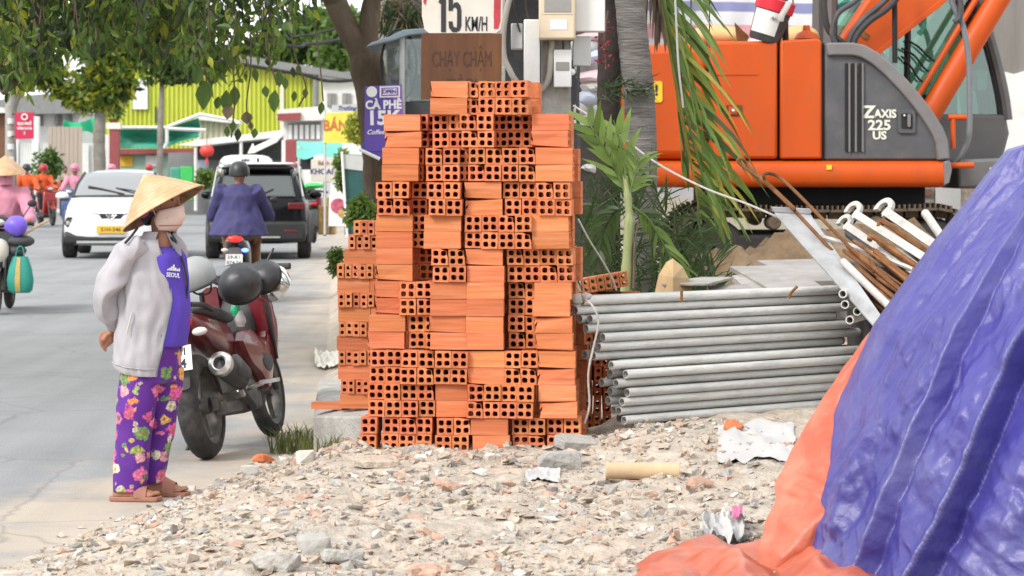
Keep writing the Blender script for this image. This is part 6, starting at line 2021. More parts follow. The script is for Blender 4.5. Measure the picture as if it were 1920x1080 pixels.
# white hatchback coming towards the camera: local x forward = towards the camera
stw = [(2.08, 0.30, 0.52, 0.66, 0.62, 0.50), (2.0, 0.24, 0.62, 0.84, 0.80, 0.66), (1.75, 0.22, 0.74, 0.97, 0.875, 0.74), (1.25, 0.22, 0.86, 1.05, 0.89, 0.80), (0.95, 0.22, 0.90, 1.08, 0.895, 0.80), (0.35, 0.22, 0.93, 1.48, 0.895, 0.66), (0.0, 0.22, 0.93, 1.56, 0.895, 0.63), (-0.9, 0.22, 0.93, 1.58, 0.895, 0.62), (-1.6, 0.24, 0.95, 1.50, 0.87, 0.60), (-2.0, 0.30, 0.95, 1.15, 0.80, 0.62), (-2.1, 0.40, 0.80, 0.95, 0.70, 0.55)]
def white_extra(o, b_):
    ws = MB().add([(1.00, -0.74, 1.09), (1.00, 0.74, 1.09), (0.62, 0.70, 1.30), (0.26, 0.60, 1.50), (0.26, -0.60, 1.50), (0.62, -0.70, 1.30), (1.06, 0, 1.10), (0.68, 0, 1.325), (0.32, 0, 1.525)],
                  [(0, 6, 7, 5), (6, 1, 2, 7), (5, 7, 8, 4), (7, 2, 3, 8)])
    ws.xf(Matrix.Translation((0.03, 0, 0.015)))
    obj('windscreen', ws, 'glass_car', o, fix=False)
    for s in (-1, 1):
        obj('windscreen_pillar', MB().tube([(1.03, s * 0.77, 1.08), (0.65, s * 0.735, 1.30), (0.27, s * 0.635, 1.51)], 0.028, 6), 'car_trim', o)
    obj('cowl_strip', MB().tube(curve([(1.03, -0.76, 1.085), (1.09, 0, 1.095), (1.03, 0.76, 1.085)], 5), 0.03, 6), 'car_trim', o)
    wi = MB().tube([(1.08, 0.15, 1.13), (0.90, -0.25, 1.22), (0.80, -0.52, 1.27)], 0.016, 5)
    wi.tube([(1.07, 0.6, 1.12), (0.95, 0.25, 1.20), (0.88, -0.02, 1.24)], 0.014, 5)
    obj('wiper', wi, 'black', o)
    for s in (-1, 1):
        hl = MB().prism([(0, s * 0.56, 0.74), (0, s * 0.79, 0.74), (0, s * 0.83, 0.62), (0, s * 0.78, 0.55), (0, s * 0.60, 0.58)], (1.86, 0, 0), (1.99, 0, 0))
        h_ = obj('headlight', hl, 'car_trim', o, bevel=0.02)
        obj('headlight_lens', MB().ell((1.99, s * 0.66, 0.66), (0.02, 0.055, 0.05)).ell((1.985, s * 0.76, 0.63), (0.02, 0.04, 0.045)), 'lamp_glass', h_)
        obj('running_light', MB().tube([(2.03, s * 0.14, 0.72), (2.02, s * 0.24, 0.80), (1.93, s * 0.50, 0.84), (1.80, s * 0.74, 0.86)], 0.014, 6), 'chrome', o)
        mr_ = MB().ell((0.72, s * 1.0, 1.10), (0.09, 0.12, 0.075))
        mi_ = obj('wing_mirror', mr_, 'car_white', o)
        obj('mirror_base', MB().box((0.75, s * 0.95, 1.03), (0.10, 0.16, 0.05)), 'car_trim', mi_)
    obj('bumper', MB().prism([(0, -0.82, 0.50), (0, -0.60, 0.42), (0, 0.60, 0.42), (0, 0.82, 0.50), (0, 0.80, 0.26), (0, -0.80, 0.26)], (1.78, 0, 0), (2.075, 0, 0)), 'car_trim', o, bevel=0.05)
    obj('skid_strip', MB().box((2.08, 0, 0.30), (0.03, 1.2, 0.04)), 'chrome', o)
    gl_ = obj('grille', MB().prism([(0, -0.22, 0.80), (0, -0.14, 0.64), (0, 0.14, 0.64), (0, 0.22, 0.80)], (1.99, 0, 0), (2.05, 0, 0)), 'car_trim', o, bevel=0.01)
    obj('badge', MB().tube([(2.06, -0.09, 0.78), (2.065, 0, 0.68), (2.06, 0.09, 0.78)], 0.012, 6).tube([(2.06, -0.04, 0.78), (2.065, 0, 0.735), (2.06, 0.04, 0.78)], 0.009, 6), 'chrome', gl_)
    pl_ = obj('number_plate', MB().box((2.105, 0, 0.52), (0.02, 0.50, 0.13)), 'plate_yellow', o, bevel=0.004)
    text('plate_text', '51H-546', 0.10, 'ink', pl_, Matrix.Translation((2.118, 0, 0.518)) @ Euler((R(90), 0, R(90))).to_matrix().to_4x4(), 1.0, 0.001, 0.001, world=False)
    for s in (-1, 1):
        sw = MB().add([(0.62, s * 0.86, 1.0), (-1.5, s * 0.86, 1.0), (-1.35, s * 0.68, 1.44), (0.1, s * 0.70, 1.46)], [(0, 1, 2, 3)])
        obj('side_window', sw.xf(Matrix.Translation((0, s * 0.02, 0))), 'glass_car', o, fix=False)
WCY = 47.0
make_car('white_hatchback', 'white hatchback with yellow plate driving towards the camera', 'car', (P(196, 0, WCY).x, WCY + 2.0, 0), R(-86.5), stw, 'car_white', (1.30, -1.25), 0.335, white_extra)
# dark SUV seen from behind: local x forward = away from the camera
std = [(2.2, 0.45, 0.85, 1.0, 0.75, 0.65), (1.9, 0.26, 0.90, 1.08, 0.88, 0.78), (1.0, 0.24, 0.98, 1.14, 0.90, 0.80), (0.4, 0.24, 1.0, 1.60, 0.905, 0.70), (-0.3, 0.24, 1.0, 1.68, 0.905, 0.69), (-1.4, 0.25, 1.0, 1.66, 0.90, 0.68), (-1.95, 0.28, 1.0, 1.55, 0.885, 0.67), (-2.22, 0.32, 0.98, 1.12, 0.87, 0.72), (-2.30, 0.40, 0.85, 1.0, 0.80, 0.65)]
def suv_extra(o, b_):
    rg_ = MB().add([(-2.24, -0.66, 1.10), (-2.24, 0.66, 1.10), (-2.02, 0.57, 1.52), (-2.02, -0.57, 1.52)], [(0, 1, 2, 3)])
    obj('rear_window', rg_.xf(Matrix.Translation((-0.03, 0, 0.01))), 'glass_dark', o, fix=False)
    obj('cabin_view', MB().add([(-2.235, -0.62, 1.13), (-2.235, 0.62, 1.13), (-2.03, 0.54, 1.49), (-2.03, -0.54, 1.49)], [(0, 1, 2, 3)]).xf(Matrix.Translation((-0.018, 0, 0.006))), 'window_grey', o, fix=False)
    obj('roof_panel', MB().prism([(0.55, 0.62, 0), (-1.95, 0.62, 0), (-2.12, 0.55, 0), (-2.12, -0.55, 0), (-1.95, -0.62, 0), (0.55, -0.62, 0)], (0, 0, 1.655), (0, 0, 1.70)), 'car_white', o, bevel=0.025)
    obj('antenna_fin', MB().prism([(-1.75, 0, 1.69), (-1.55, 0, 1.69), (-1.74, 0, 1.78)], (0, -0.02, 0), (0, 0.02, 0)), 'car_black', o, bevel=0.005)
    obj('spoiler', MB().box((-2.06, 0, 1.60), (0.22, 1.25, 0.05)), 'car_black', o, bevel=0.02)
    for s in (-1, 1):
        tl = obj('tail_lamp', MB().box((-2.27, s * 0.68, 0.94), (0.08, 0.30, 0.12)), 'lens_dark_red', o, bevel=0.02)
        obj('reflector', MB().box((-2.34, s * 0.58, 0.50), (0.03, 0.22, 0.05)), 'lens_dark_red', o, bevel=0.01)
        obj('wing_mirror', MB().ell((0.85, s * 1.0, 1.10), (0.08, 0.12, 0.08)), 'car_black', o)
        obj('roof_rail', MB().tube([(0.5, s * 0.66, 1.70), (-1.9, s * 0.655, 1.69)], 0.022, 6), 'chrome', o)
        obj('window_trim', MB().tube([(-2.2, s * 0.79, 1.10), (-1.9, s * 0.72, 1.52), (-1.2, s * 0.72, 1.62), (0.3, s * 0.73, 1.60)], 0.018, 6), 'chrome', o)
        sw = MB().add([(0.75, s * 0.87, 1.06), (-1.75, s * 0.86, 1.06), (-1.55, s * 0.72, 1.54), (0.35, s * 0.73, 1.55)], [(0, 1, 2, 3)])
        obj('side_window', sw.xf(Matrix.Translation((0, s * 0.02, 0))), 'glass_car', o, fix=False)
    obj('bumper', MB().box((-2.26, 0, 0.50), (0.18, 1.70, 0.36)), 'car_grey', o, bevel=0.06)
    obj('bumper_strip', MB().box((-2.355, 0, 0.40), (0.02, 0.8, 0.03)), 'chrome', o)
    pl_ = obj('number_plate', MB().box((-2.335, 0.0, 0.90), (0.02, 0.33, 0.16)), 'plate_white', o, bevel=0.004)
    text('plate_text', '51K', 0.07, 'ink', pl_, Matrix.Translation((-2.347, 0, 0.935)) @ Euler((R(90), 0, R(-90))).to_matrix().to_4x4(), 1.0, 0.001, 0.001, world=False)
    text('plate_text', '628.31', 0.065, 'ink', pl_, Matrix.Translation((-2.347, 0, 0.865)) @ Euler((R(90), 0, R(-90))).to_matrix().to_4x4(), 1.0, 0.001, 0.001, world=False)
    obj('rear_wiper', MB().tube([(-2.29, 0.0, 1.11), (-2.22, -0.28, 1.24)], 0.012, 5), 'black', o)
DCY = 46.5
make_car('dark_suv', 'black sport utility car with a white roof driving away', 'car', (P(466, 0, DCY).x, DCY + 2.2, 0), R(90 + 4), std, 'car_black', (1.35, -1.40), 0.36, suv_extra)
# white van further on
stv = [(2.5, 0.4, 0.9, 1.1, 0.80, 0.70), (2.3, 0.3, 1.0, 1.25, 0.86, 0.78), (1.7, 0.3, 1.1, 1.8, 0.88, 0.76), (1.2, 0.3, 1.1, 1.96, 0.88, 0.77), (-2.2, 0.3, 1.1, 1.98, 0.88, 0.77), (-2.45, 0.32, 1.1, 1.93, 0.87, 0.75), (-2.5, 0.4, 1.05, 1.8, 0.84, 0.72)]
def van_extra(o, b_):
    obj('rear_window', MB().box((-2.50, 0, 1.42), (0.03, 1.30, 0.52)), 'glass_car', o, bevel=0.01)
    obj('window_back', MB().box((-2.488, 0, 1.42), (0.02, 1.25, 0.48)), 'exc_dark', o)
    obj('door_seam', MB().box((-2.525, 0, 1.2), (0.012, 0.02, 1.6)), 'car_grey', o)
    obj('lamp_bar', MB().box((-2.50, 0, 1.82), (0.03, 0.25, 0.03)), 'car_grey', o)
    for s in (-1, 1):
        obj('tail_lamp', MB().box((-2.49, s * 0.78, 0.9), (0.06, 0.12, 0.4)), 'red_lens', o, bevel=0.02)
    obj('bumper', MB().box((-2.48, 0, 0.45), (0.16, 1.8, 0.25)), 'car_grey', o, bevel=0.04)
VY = 80.0
make_car('white_van', 'white passenger van partly hidden behind the black car', 'van', (P(449, 0, VY).x, VY + 2.5, 0), R(94), stv, 'car_white', (1.5, -1.5), 0.34, van_extra)

# ---------------------------------------------------------------- scooters and riders
def scooter(o, m_body, m_seat='dark_plastic', lit=False, plate=None, front=False):
    """local x forward, origin under the rear wheel"""
    wheel(o, (0, 0, 0.255), 0.257, 0.10, 0.16, n=24)
    wheel(o, (1.25, 0, 0.265), 0.267, 0.09, 0.17, n=24)
    body = secs([(-0.24, 0.76, 0.06, 0.04), (-0.15, 0.72, 0.12, 0.10), (0.10, 0.62, 0.155, 0.17), (0.35, 0.52, 0.15, 0.19), (0.50, 0.42, 0.12, 0.12)])
    bd = obj('body_cowl', body, m_body, o)
    obj('footboard', MB().box((0.66, 0, 0.30), (0.42, 0.30, 0.10)), 'dark_plastic', o, bevel=0.02)
    ap = MB().prism([(0.84, 0, 0.28), (0.96, 0, 0.30), (1.08, 0, 0.62), (1.02, 0, 0.94), (0.94, 0, 0.94), (0.90, 0, 0.60)], (0, -0.19, 0), (0, 0.19, 0))
    obj('front_apron', ap, m_body, o, bevel=0.05)
    obj('seat', secs([(-0.16, 0.80, 0.08, 0.03), (0.05, 0.80, 0.13, 0.045), (0.40, 0.76, 0.14, 0.05), (0.58, 0.72, 0.10, 0.04)]), m_seat, o)
    obj('front_fender', secs([(1.02, 0.42, 0.06, 0.03), (1.22, 0.54, 0.07, 0.03), (1.42, 0.46, 0.05, 0.02)]), m_body, o)
    for s in (-1, 1):
        obj('fork_leg', MB().tube([(1.06, s * 0.075, 0.66), (1.25, s * 0.075, 0.265)], 0.022, 8), 'engine', o)
    hb2 = obj('handlebar', MB().tube(curve([(0.86, 0.34, 0.99), (0.94, 0.16, 1.02), (0.96, 0, 1.02), (0.94, -0.16, 1.02), (0.86, -0.34, 0.99)], 4), 0.016, 8), 'black', o)
    for s in (-1, 1):
        obj('grip', MB().tube([(0.885, s * 0.24, 1.0), (0.85, s * 0.37, 0.985)], 0.02, 8), 'rubber', hb2)
        mm_ = obj('mirror', MB().ell((0.93, s * 0.36, 1.22), (0.015, 0.055, 0.04)), 'black', hb2)
        obj('mirror_arm', MB().tube([(0.93, s * 0.22, 1.02), (0.93, s * 0.34, 1.19)], 0.007, 5), 'black', mm_)
    hd = obj('handlebar_cowl', MB().ell((0.98, 0, 1.02), (0.09, 0.14, 0.075)), m_body, o)
    obj('headlamp', MB().ell((1.03, 0, 1.01), (0.06, 0.085, 0.045)), 'clear_lens', hd)
    obj('exhaust', MB().tube([(0.5, -0.14, 0.22), (0.2, -0.17, 0.25), (-0.18, -0.175, 0.32)], [0.025, 0.05, 0.055], 10), 'dark_plastic', o)
    obj('engine', MB().box((0.28, 0.02, 0.28), (0.45, 0.20, 0.16)), 'engine', o, bevel=0.03)
    tl = obj('tail_lamp', MB().ell((-0.25, 0, 0.77), (0.03, 0.095, 0.035)), 'tail_lit' if lit else 'red_lens', o)
    if lit:
        obj('signal_lamp', MB().ell((-0.22, -0.12, 0.635), (0.025, 0.045, 0.025)), 'blue_lit', o)
        obj('signal_lamp', MB().ell((-0.22, 0.12, 0.635), (0.025, 0.045, 0.025)), 'clear_lens', o)
    fd = obj('rear_fender', secs([(-0.22, 0.62, 0.09, 0.05), (-0.28, 0.50, 0.08, 0.03), (-0.31, 0.36, 0.075, 0.015)]), 'dark_plastic', o)
    if plate:
        pm = Matrix.Translation((-0.315, 0, 0.52)) @ Euler((R(90), 0, R(-90))).to_matrix().to_4x4() @ Matrix.Rotation(R(-12), 4, 'X')
        pp_ = obj('number_plate', MB().box((0, 0, 0), (0.20, 0.14, 0.005)).xf(pm), 'plate_white', o)
        for k, s_ in enumerate(plate):
            text('plate_text', s_, 0.06, 'ink', pp_, pm @ Matrix.Translation((0, 0.032 - 0.064 * k, 0.004)), 1.1, 0.001, 0.001, world=False)
    return o

def rider(label, loc, rz, top, trou, skin='skin', hat='helmet', hatm='helmet_black', arm_w=0.06, bulk=1.0, loose=0.0, group=None, name='person', lean=0.06, seed=0, mask=None, voxel=0.014):
    """seated rider in the scooter's frame: x forward, hips above the seat"""
    o = thing(name, label, 'person', loc, rz, group)
    hip = Vector((0.18, 0, 0.86))
    ch = Vector((0.18 + lean, 0, 1.24))
    hd = Vector((0.24 + lean, 0, 1.53))
    bd = MB()
    bd.ell(hd, (0.095, 0.075, 0.115), 14, 10)
    bd.ell(hd + Vector((0.02, 0, -0.06)), (0.07, 0.058, 0.06), 12, 8)
    bd.tube([hd + Vector((0.09, 0, 0.01)), hd + Vector((0.112, 0, -0.02)), hd + Vector((0.095, 0, -0.035))], [0.01, 0.016, 0.01], 6)
    bd.tube([hd + Vector((-0.01, 0, -0.08)), ch + Vector((0.02, 0, 0.12))], 0.05, 10)
    bd.ell(ch, (0.09, 0.14, 0.16), 12, 8)
    bd.ell(hip, (0.11, 0.15, 0.12), 12, 8)
    bd.tube([hip, ch], [0.11, 0.12], 12)
    limbs = []
    for s in (-1, 1):
        shd, elb, wri = ch + Vector((0.0, s * 0.18, 0.10)), Vector((0.42 + lean, s * (0.30 + 0.04 * loose), 1.04)), Vector((0.80, s * 0.30, 1.02))
        kne, ank = Vector((0.56, s * 0.17, 0.80)), Vector((0.60, s * 0.15, 0.42))
        bd.tube([shd, elb, wri], [0.045, 0.036, 0.026], 8)
        bd.tube([hip + Vector((0, s * 0.09, 0)), kne], [0.075, 0.055], 10)
        bd.tube([kne, ank], [0.052, 0.036], 10)
        bd.tube([ank + Vector((-0.03, 0, -0.03)), ank + Vector((0.05, 0, -0.05)), ank + Vector((0.16, 0, -0.055))], [0.034, 0.036, 0.026], 8)
        bd.ell(wri + Vector((0.03, 0, 0.0)), (0.045, 0.036, 0.024), 8, 6)
        for k in range(4):
            c0 = wri + Vector((0.06, s * (0.026 - 0.018 * k), 0.008))
            bd.tube([c0, c0 + Vector((0.026, 0, 0.0)), c0 + Vector((0.026, 0, -0.028)), c0 + Vector((0.002, 0, -0.035))], [0.011, 0.010, 0.009, 0.008], 6)
        bd.tube([wri + Vector((0.03, -s * 0.03, 0)), wri + Vector((0.055, -s * 0.035, -0.02))], 0.011, 6)
        limbs.append((shd, elb, wri, kne, ank))
    sculpt('body', bd, skin, o, voxel=voxel, smooth_it=2)
    tp = MB()
    w_ = 0.155 * bulk
    def rg(c, a, b__, n=20):
        return [Vector(c) + Vector((a * math.cos(t_), b__ * math.sin(t_), 0)) for t_ in (2 * math.pi * i / n for i in range(n))]
    tp.loft([rg(hip + Vector((0, 0, -0.06)), 0.15 * bulk + 0.10 * loose, 0.18 * bulk + 0.14 * loose), rg(hip + Vector((0, 0, 0.10)), 0.145 * bulk + 0.05 * loose, w_ * 1.08 + 0.06 * loose), rg(hip.lerp(ch, 0.6), 0.135 * bulk, w_ * 1.08),
             rg(ch + Vector((0, 0, 0.04)), 0.125 * bulk, w_ * 1.15), rg(ch + Vector((0.01, 0, 0.13)), 0.09 * bulk, w_ * 0.95), rg(ch + Vector((0.02, 0, 0.19)), 0.062, 0.065)])
    for shd, elb, wri, kne, ank in limbs:
        tp.tube([shd + Vector((0, 0, 0.02)), shd.lerp(elb, 0.5), elb, wri - Vector((0.03, 0, 0))], [arm_w * 1.25 * bulk, arm_w * 1.12 * bulk, arm_w * bulk, arm_w * 0.72], 12)
        if loose:
            sgn = 1 if shd.y > 0 else -1
            tp.loft([rg(ch + Vector((0.0, sgn * 0.14, 0.0)), 0.07, 0.06, 12), rg(hip + Vector((0.02, sgn * 0.20, 0.12)), 0.10, 0.10, 12), rg(hip + Vector((0.04, sgn * 0.25, -0.05)), 0.13, 0.12, 12)])
    sculpt('jacket', tp, top, o, voxel=voxel, smooth_it=4, fold=0.012, fscale=7, seed=seed)
    tq = MB()
    tq.loft([rg(hip + Vector((0, 0, -0.09)), 0.14, 0.175), rg(hip + Vector((0, 0, 0.04)), 0.135, 0.17)])
    for shd, elb, wri, kne, ank in limbs:
        s = 1 if kne.y > 0 else -1
        tq.tube([hip + Vector((0.0, s * 0.09, -0.01)), kne + Vector((0.01, 0, 0.01)), kne.lerp(ank, 0.5), ank + Vector((0, 0, 0.02))], [0.095, 0.078, 0.068, 0.06], 12)
    sculpt('trousers', tq, trou, o, voxel=voxel, smooth_it=4, fold=0.01, fscale=8, seed=seed + 3)
    for shd, elb, wri, kne, ank in limbs:
        obj('shoe', MB().ell(ank + Vector((0.05, 0, -0.06)), (0.125, 0.045, 0.04), 12, 8), 'dark_plastic', o)
    if hat == 'helmet':
        hl = MB().lathe([(0.0, 0.135), (0.05, 0.13), (0.09, 0.105), (0.118, 0.055), (0.125, 0.0), (0.122, -0.045), (0.112, -0.055)], Matrix.Translation(hd + Vector((-0.005, 0, 0.035))) @ Matrix.Diagonal((1.1, 1, 1, 1)), 22)
        h_ = obj('helmet', hl, hatm, o)
        obj('helmet_peak', MB().prism([Vector((0.10 + 0.07 * math.cos(t_), 0.10 * math.sin(t_), 0)) + hd for t_ in (R(-80 + 20 * i) for i in range(9))], (0, 0, 0.05), (0, 0, 0.058)), hatm, h_)
    else:
        cone = MB().lathe([(0.004, 0.19), (0.08, 0.135), (0.15, 0.07), (0.225, -0.005), (0.222, -0.012), (0.148, 0.06), (0.078, 0.122), (0.004, 0.175)], Matrix.Translation(hd + Vector((0.0, 0, 0.045))) @ Matrix.Rotation(R(10), 4, 'Y'), 36)
        obj('conical_hat', cone, 'palm_leaf_hat', o)
    if mask:
        obj('face_mask', MB().loft([[hd + Vector(((0.105 - 0.01 * abs(z_ + 0.03) * 10) * math.cos(t_), 0.088 * math.sin(t_), z_)) for t_ in (R(-75 + 15 * i) for i in range(11))] for z_ in (0.0, -0.03, -0.07, -0.105)], caps=False, closed=False), mask, o, fix=False)
    return o
mat('cloth_navy', (0.040, 0.036, 0.125), rough=0.75, var=0.12, scale=5, bump=0.15, bscale=60)
mat('cloth_dark', (0.02, 0.02, 0.025), rough=0.9)
mat('cloth_pink', (0.60, 0.25, 0.34), rough=0.85, var=0.1)
mat('cloth_orange', (0.68, 0.105, 0.02), rough=0.8, var=0.1)
mat('cloth_grey', (0.30, 0.29, 0.29), rough=0.85)
mat('cloth_khaki', (0.28, 0.24, 0.17), rough=0.85)
mat('cloth_white', (0.62, 0.62, 0.62), rough=0.85)
mat('cloth_brown', (0.16, 0.075, 0.04), rough=0.8)
mat('helmet_red', (0.40, 0.02, 0.03), rough=0.35)
mat('helmet_pink', (0.55, 0.20, 0.28), rough=0.35)
mat('scoot_red', (0.30, 0.012, 0.015), rough=0.3, coat=0.4)
mat('scoot_white', (0.62, 0.62, 0.60), rough=0.3, coat=0.4)
mat('scoot_blue', (0.05, 0.10, 0.26), rough=0.3, coat=0.4)
mat('green_bag', (0.02, 0.26, 0.20), rough=0.6)
mat('gold_weave', (0.45, 0.33, 0.10), rough=0.6, var=0.4, scale=90)
mat('purple_bag', (0.17, 0.10, 0.62), rough=0.45)
mat('glove_green', (0.10, 0.17, 0.13), rough=0.85)
BY = 32.0
s1 = scooter(thing('motor_scooter', 'black scooter with lit red tail lamp driving away', 'scooter', (P(441, 0, BY).x + 0.02, BY, 0), R(90)), 'black_gloss', lit=True, plate=('59-K1', '074.56'))
rider('rider in a navy rain jacket and black helmet seen from behind', (P(441, 0, BY).x + 0.02, BY, 0), R(90), 'cloth_navy', 'cloth_brown', loose=1.0, bulk=1.16, arm_w=0.072, seed=4, lean=0.05, voxel=0.012)
# rider in pink coming from the left edge
PY = 29.5
o = scooter(thing('motor_scooter', 'black scooter loaded with bags at the left edge of the photo', 'scooter', (P(-22, 0, PY).x, PY + 1.25, 0), R(-90 + 4)), 'black_gloss')
rider('rider in pink shirt and conical hat at the left edge', (P(-22, 0, PY).x, PY + 1.25, 0), R(-90 + 4), 'cloth_pink', 'cloth_dark', hat='cone', seed=6, lean=0.1, bulk=1.05, arm_w=0.065, mask='cloth_pink')
pb = thing('woven_bag', 'green woven shopping bag with gold stripe hanging on the left scooter', 'bag', P(38, 549, PY - 0.12))
pr_ = []
for z_, w__, d_ in ((0.0, 0.10, 0.05), (0.03, 0.135, 0.075), (0.14, 0.15, 0.09), (0.28, 0.125, 0.07), (0.40, 0.085, 0.03)):
    pr_.append([Vector((w__ * math.copysign(abs(math.cos(t_)) ** 0.7, math.cos(t_)), d_ * math.sin(t_), z_)) for t_ in (2 * math.pi * i / 20 for i in range(20))])
obj('bag_body', MB().loft(pr_), 'green_bag', pb)
gs = MB().loft([[Vector((w__ * u, -d_ * math.sqrt(max(0, 1 - abs(u) ** 2.4)) - 0.006, z_)) for u in (-0.30, -0.2, -0.1, 0.0, 0.1)] for z_, w__, d_ in ((0.01, 0.12, 0.06), (0.03, 0.135, 0.075), (0.14, 0.15, 0.09), (0.28, 0.125, 0.07), (0.39, 0.09, 0.035))], caps=False, closed=False)
obj('gold_stripe', gs, 'gold_weave', pb, fix=False)
obj('bag_handle', MB().tube(curve([(-0.05, -0.02, 0.39), (-0.02, -0.02, 0.50), (0.03, -0.02, 0.50), (0.05, -0.02, 0.39)], 4), 0.008, 6), 'green_bag', pb)
mb = MB().ell(P(30, 424, PY - 0.1), (0.13, 0.10, 0.11), 16, 10)
for v in mb.v:
    v += Vector((1, 1, 1)) * 0.02 * noise.noise(v * 9)
single('purple_bag', mb, 'purple_bag', 'purple plastic bag on the handlebar of the left scooter', 'plastic bag')
mb = MB().ell(P(40, 452, PY - 0.05), (0.15, 0.10, 0.07), 16, 8).ell(P(30, 470, PY - 0.05), (0.12, 0.10, 0.06), 14, 8)
single('black_bag', mb, 'dark_plastic', 'black bag strapped below the purple one on the left scooter', 'bag')
mb = MB().ell(P(-2, 470, PY - 0.15), (0.11, 0.09, 0.13), 16, 8)
for v in mb.v:
    v += Vector((1, 1, 1)) * 0.02 * noise.noise(v * 9)
single('white_sack', mb, 'offwhite', 'pale sack in front of the rider at the left edge', 'sack')
mb = MB().tube(curve([P(45, 440, PY - 0.1), P(70, 424, PY + 0.1), P(90, 414, PY + 0.3)], 5), [0.014] * 11, 6)
single('wooden_stick', mb, 'cardboard', 'pale wooden stick jutting from the left scooter', 'stick')
# far riders
def far(px, Y, rz, top, hatm, label, body, lab2, trou='cloth_dark', **k):
    loc = (P(px, 0, Y).x, Y, 0)
    scooter(thing('motor_scooter', lab2, 'scooter', loc, rz), body)
    rider(label, loc, rz, top, trou, hatm=hatm, voxel=0.02, **k)
far(50, 72, R(-80), 'cloth_orange', 'helmet_black', 'rider in orange jacket and black helmet in the left distance', 'black_gloss', 'dark scooter under the orange rider with black helmet', seed=11, bulk=1.15)
far(76, 74, R(-65), 'cloth_orange', 'helmet_red', 'rider in orange jacket and red helmet in the left distance', 'scoot_red', 'red scooter under the orange rider with red helmet', seed=12)
far(145, 66, R(-92), 'cloth_pink', 'helmet_pink', 'rider with pink helmet just behind the white hatchback', 'scoot_blue', 'blue scooter behind the white hatchback', seed=13)
far(213, 80, R(-92), 'cloth_pink', 'helmet_pink', 'rider in pink far behind the white hatchback roof', 'scoot_red', 'red scooter far behind the white hatchback roof', seed=14)
far(284, 84, R(-95), 'cloth_brown', 'helmet_red', 'rider with dark red helmet right above the conical hat', 'black_gloss', 'dark scooter hidden behind the conical hat', seed=15)
# orange delivery box carried by the red scooter
mb = MB().box((P(98, 352, 74)), (0.42, 0.42, 0.36))
single('delivery_box', mb, 'cloth_orange', 'orange delivery box on the red scooter in the left distance', 'box', bevel=0.03)
# standing pedestrian
def pedestrian(px, Y, rz, top, trou, label, seed=0):
    o = thing('person', label, 'person', (P(px, 0, Y).x, Y, 0.0), rz)
    bd = MB().ell((0, 0, 1.52), (0.095, 0.078, 0.115)).tube([(0, 0, 1.45), (0, 0, 1.30)], 0.05, 8).tube([(0, 0, 1.32), (0, 0, 0.85)], [0.12, 0.11], 10).tube([(0.09, 0, 1.52), (0.115, 0, 1.49)], 0.014, 6)
    tp = MB().tube([(0, 0, 1.40), (0, 0, 1.30), (0, 0, 1.05), (0, 0, 0.82)], [0.08, 0.15, 0.145, 0.15], 14)
    tq = MB().tube([(0, 0, 0.92), (0, 0, 0.78)], 0.14, 12)
    for s in (-1, 1):
        bd.tube([(0, s * 0.17, 1.34), (0.0, s * 0.22, 1.08), (0.08, s * 0.20, 0.86)], [0.045, 0.036, 0.026], 8)
        bd.ell((0.09, s * 0.20, 0.80), (0.03, 0.02, 0.05))
        for k in range(4):
            bd.tube([(0.075 + 0.014 * k, s * 0.20, 0.77), (0.08 + 0.013 * k, s * 0.20, 0.72)], 0.009, 5)
        bd.tube([(0, s * 0.09, 0.85), (0.0, s * 0.10, 0.45), (0, s * 0.10, 0.08)], [0.08, 0.055, 0.036], 8)
        bd.tube([(-0.03, s * 0.10, 0.04), (0.14, s * 0.11, 0.03)], [0.035, 0.03], 8)
        tp.tube([(0, s * 0.16, 1.34), (0, s * 0.22, 1.08), (0.07, s * 0.20, 0.92)], [0.075, 0.06, 0.05], 10)
        tq.tube([(0, s * 0.08, 0.84), (0, s * 0.10, 0.45), (0, s * 0.10, 0.10)], [0.10, 0.08, 0.07], 10)
    sculpt('body', bd, 'skin_dark', o, voxel=0.02, smooth_it=2)
    sculpt('shirt', tp, top, o, voxel=0.02, smooth_it=3, fold=0.01, seed=seed)
    sculpt('trousers', tq, trou, o, voxel=0.02, smooth_it=3)
    obj('hair', MB().ell((-0.015, 0, 1.55), (0.10, 0.085, 0.10)), 'hair', o)
pedestrian(122, 82, R(-60), 'cloth_khaki', 'cloth_dark', 'dark-haired pedestrian in khaki shirt beside the round bush', 3)

# ---------------------------------------------------------------- leaves
LEAF_OUT = [(0, 0), (0.30, 0.25), (0.42, 0.5), (0.30, 0.75), (0, 1.0), (-0.30, 0.75), (-0.42, 0.5), (-0.30, 0.25)]
def leaf(mb, p, d, nrm, L, W, curl=0.15):
    """pointed leaf from p along d, folded on its midrib"""
    d = Vector(d).normalized()
    s = d.cross(Vector(nrm))
    if s.length < 1e-3:
        s = d.cross(Vector((1, 0, 0)))
    s.normalize()
    n = s.cross(d)
    def at(x, y):
        return Vector(p) + d * (L * y) + s * (W * x) + n * (abs(x) * W * 0.45 - curl * L * y * y)
    vs = [at(0, 0), at(0.34, 0.28), at(0.42, 0.52), at(0.22, 0.80), at(0, 1.0), at(-0.22, 0.80), at(-0.42, 0.52), at(-0.34, 0.28), at(0, 0.5)]
    mb.add(vs, [(0, 1, 2, 8), (8, 2, 3, 4), (0, 8, 6, 7), (8, 4, 5, 6)])
def leaf_lite(mb, p, d, nrm, L, W):
    d = Vector(d).normalized()
    s = d.cross(Vector(nrm))
    if s.length < 1e-3:
        s = Vector((1, 0, 0))
    s.normalize()
    p = Vector(p)
    mb.add([p, p + d * L * 0.5 + s * W * 0.45, p + d * L, p + d * L * 0.5 - s * W * 0.45], [(0, 1, 2, 3)])
def rdir(r_, down=0.0):
    v = Vector((r_.gauss(0, 1), r_.gauss(0, 1), r_.gauss(0, 1) - down))
    return v.normalized()

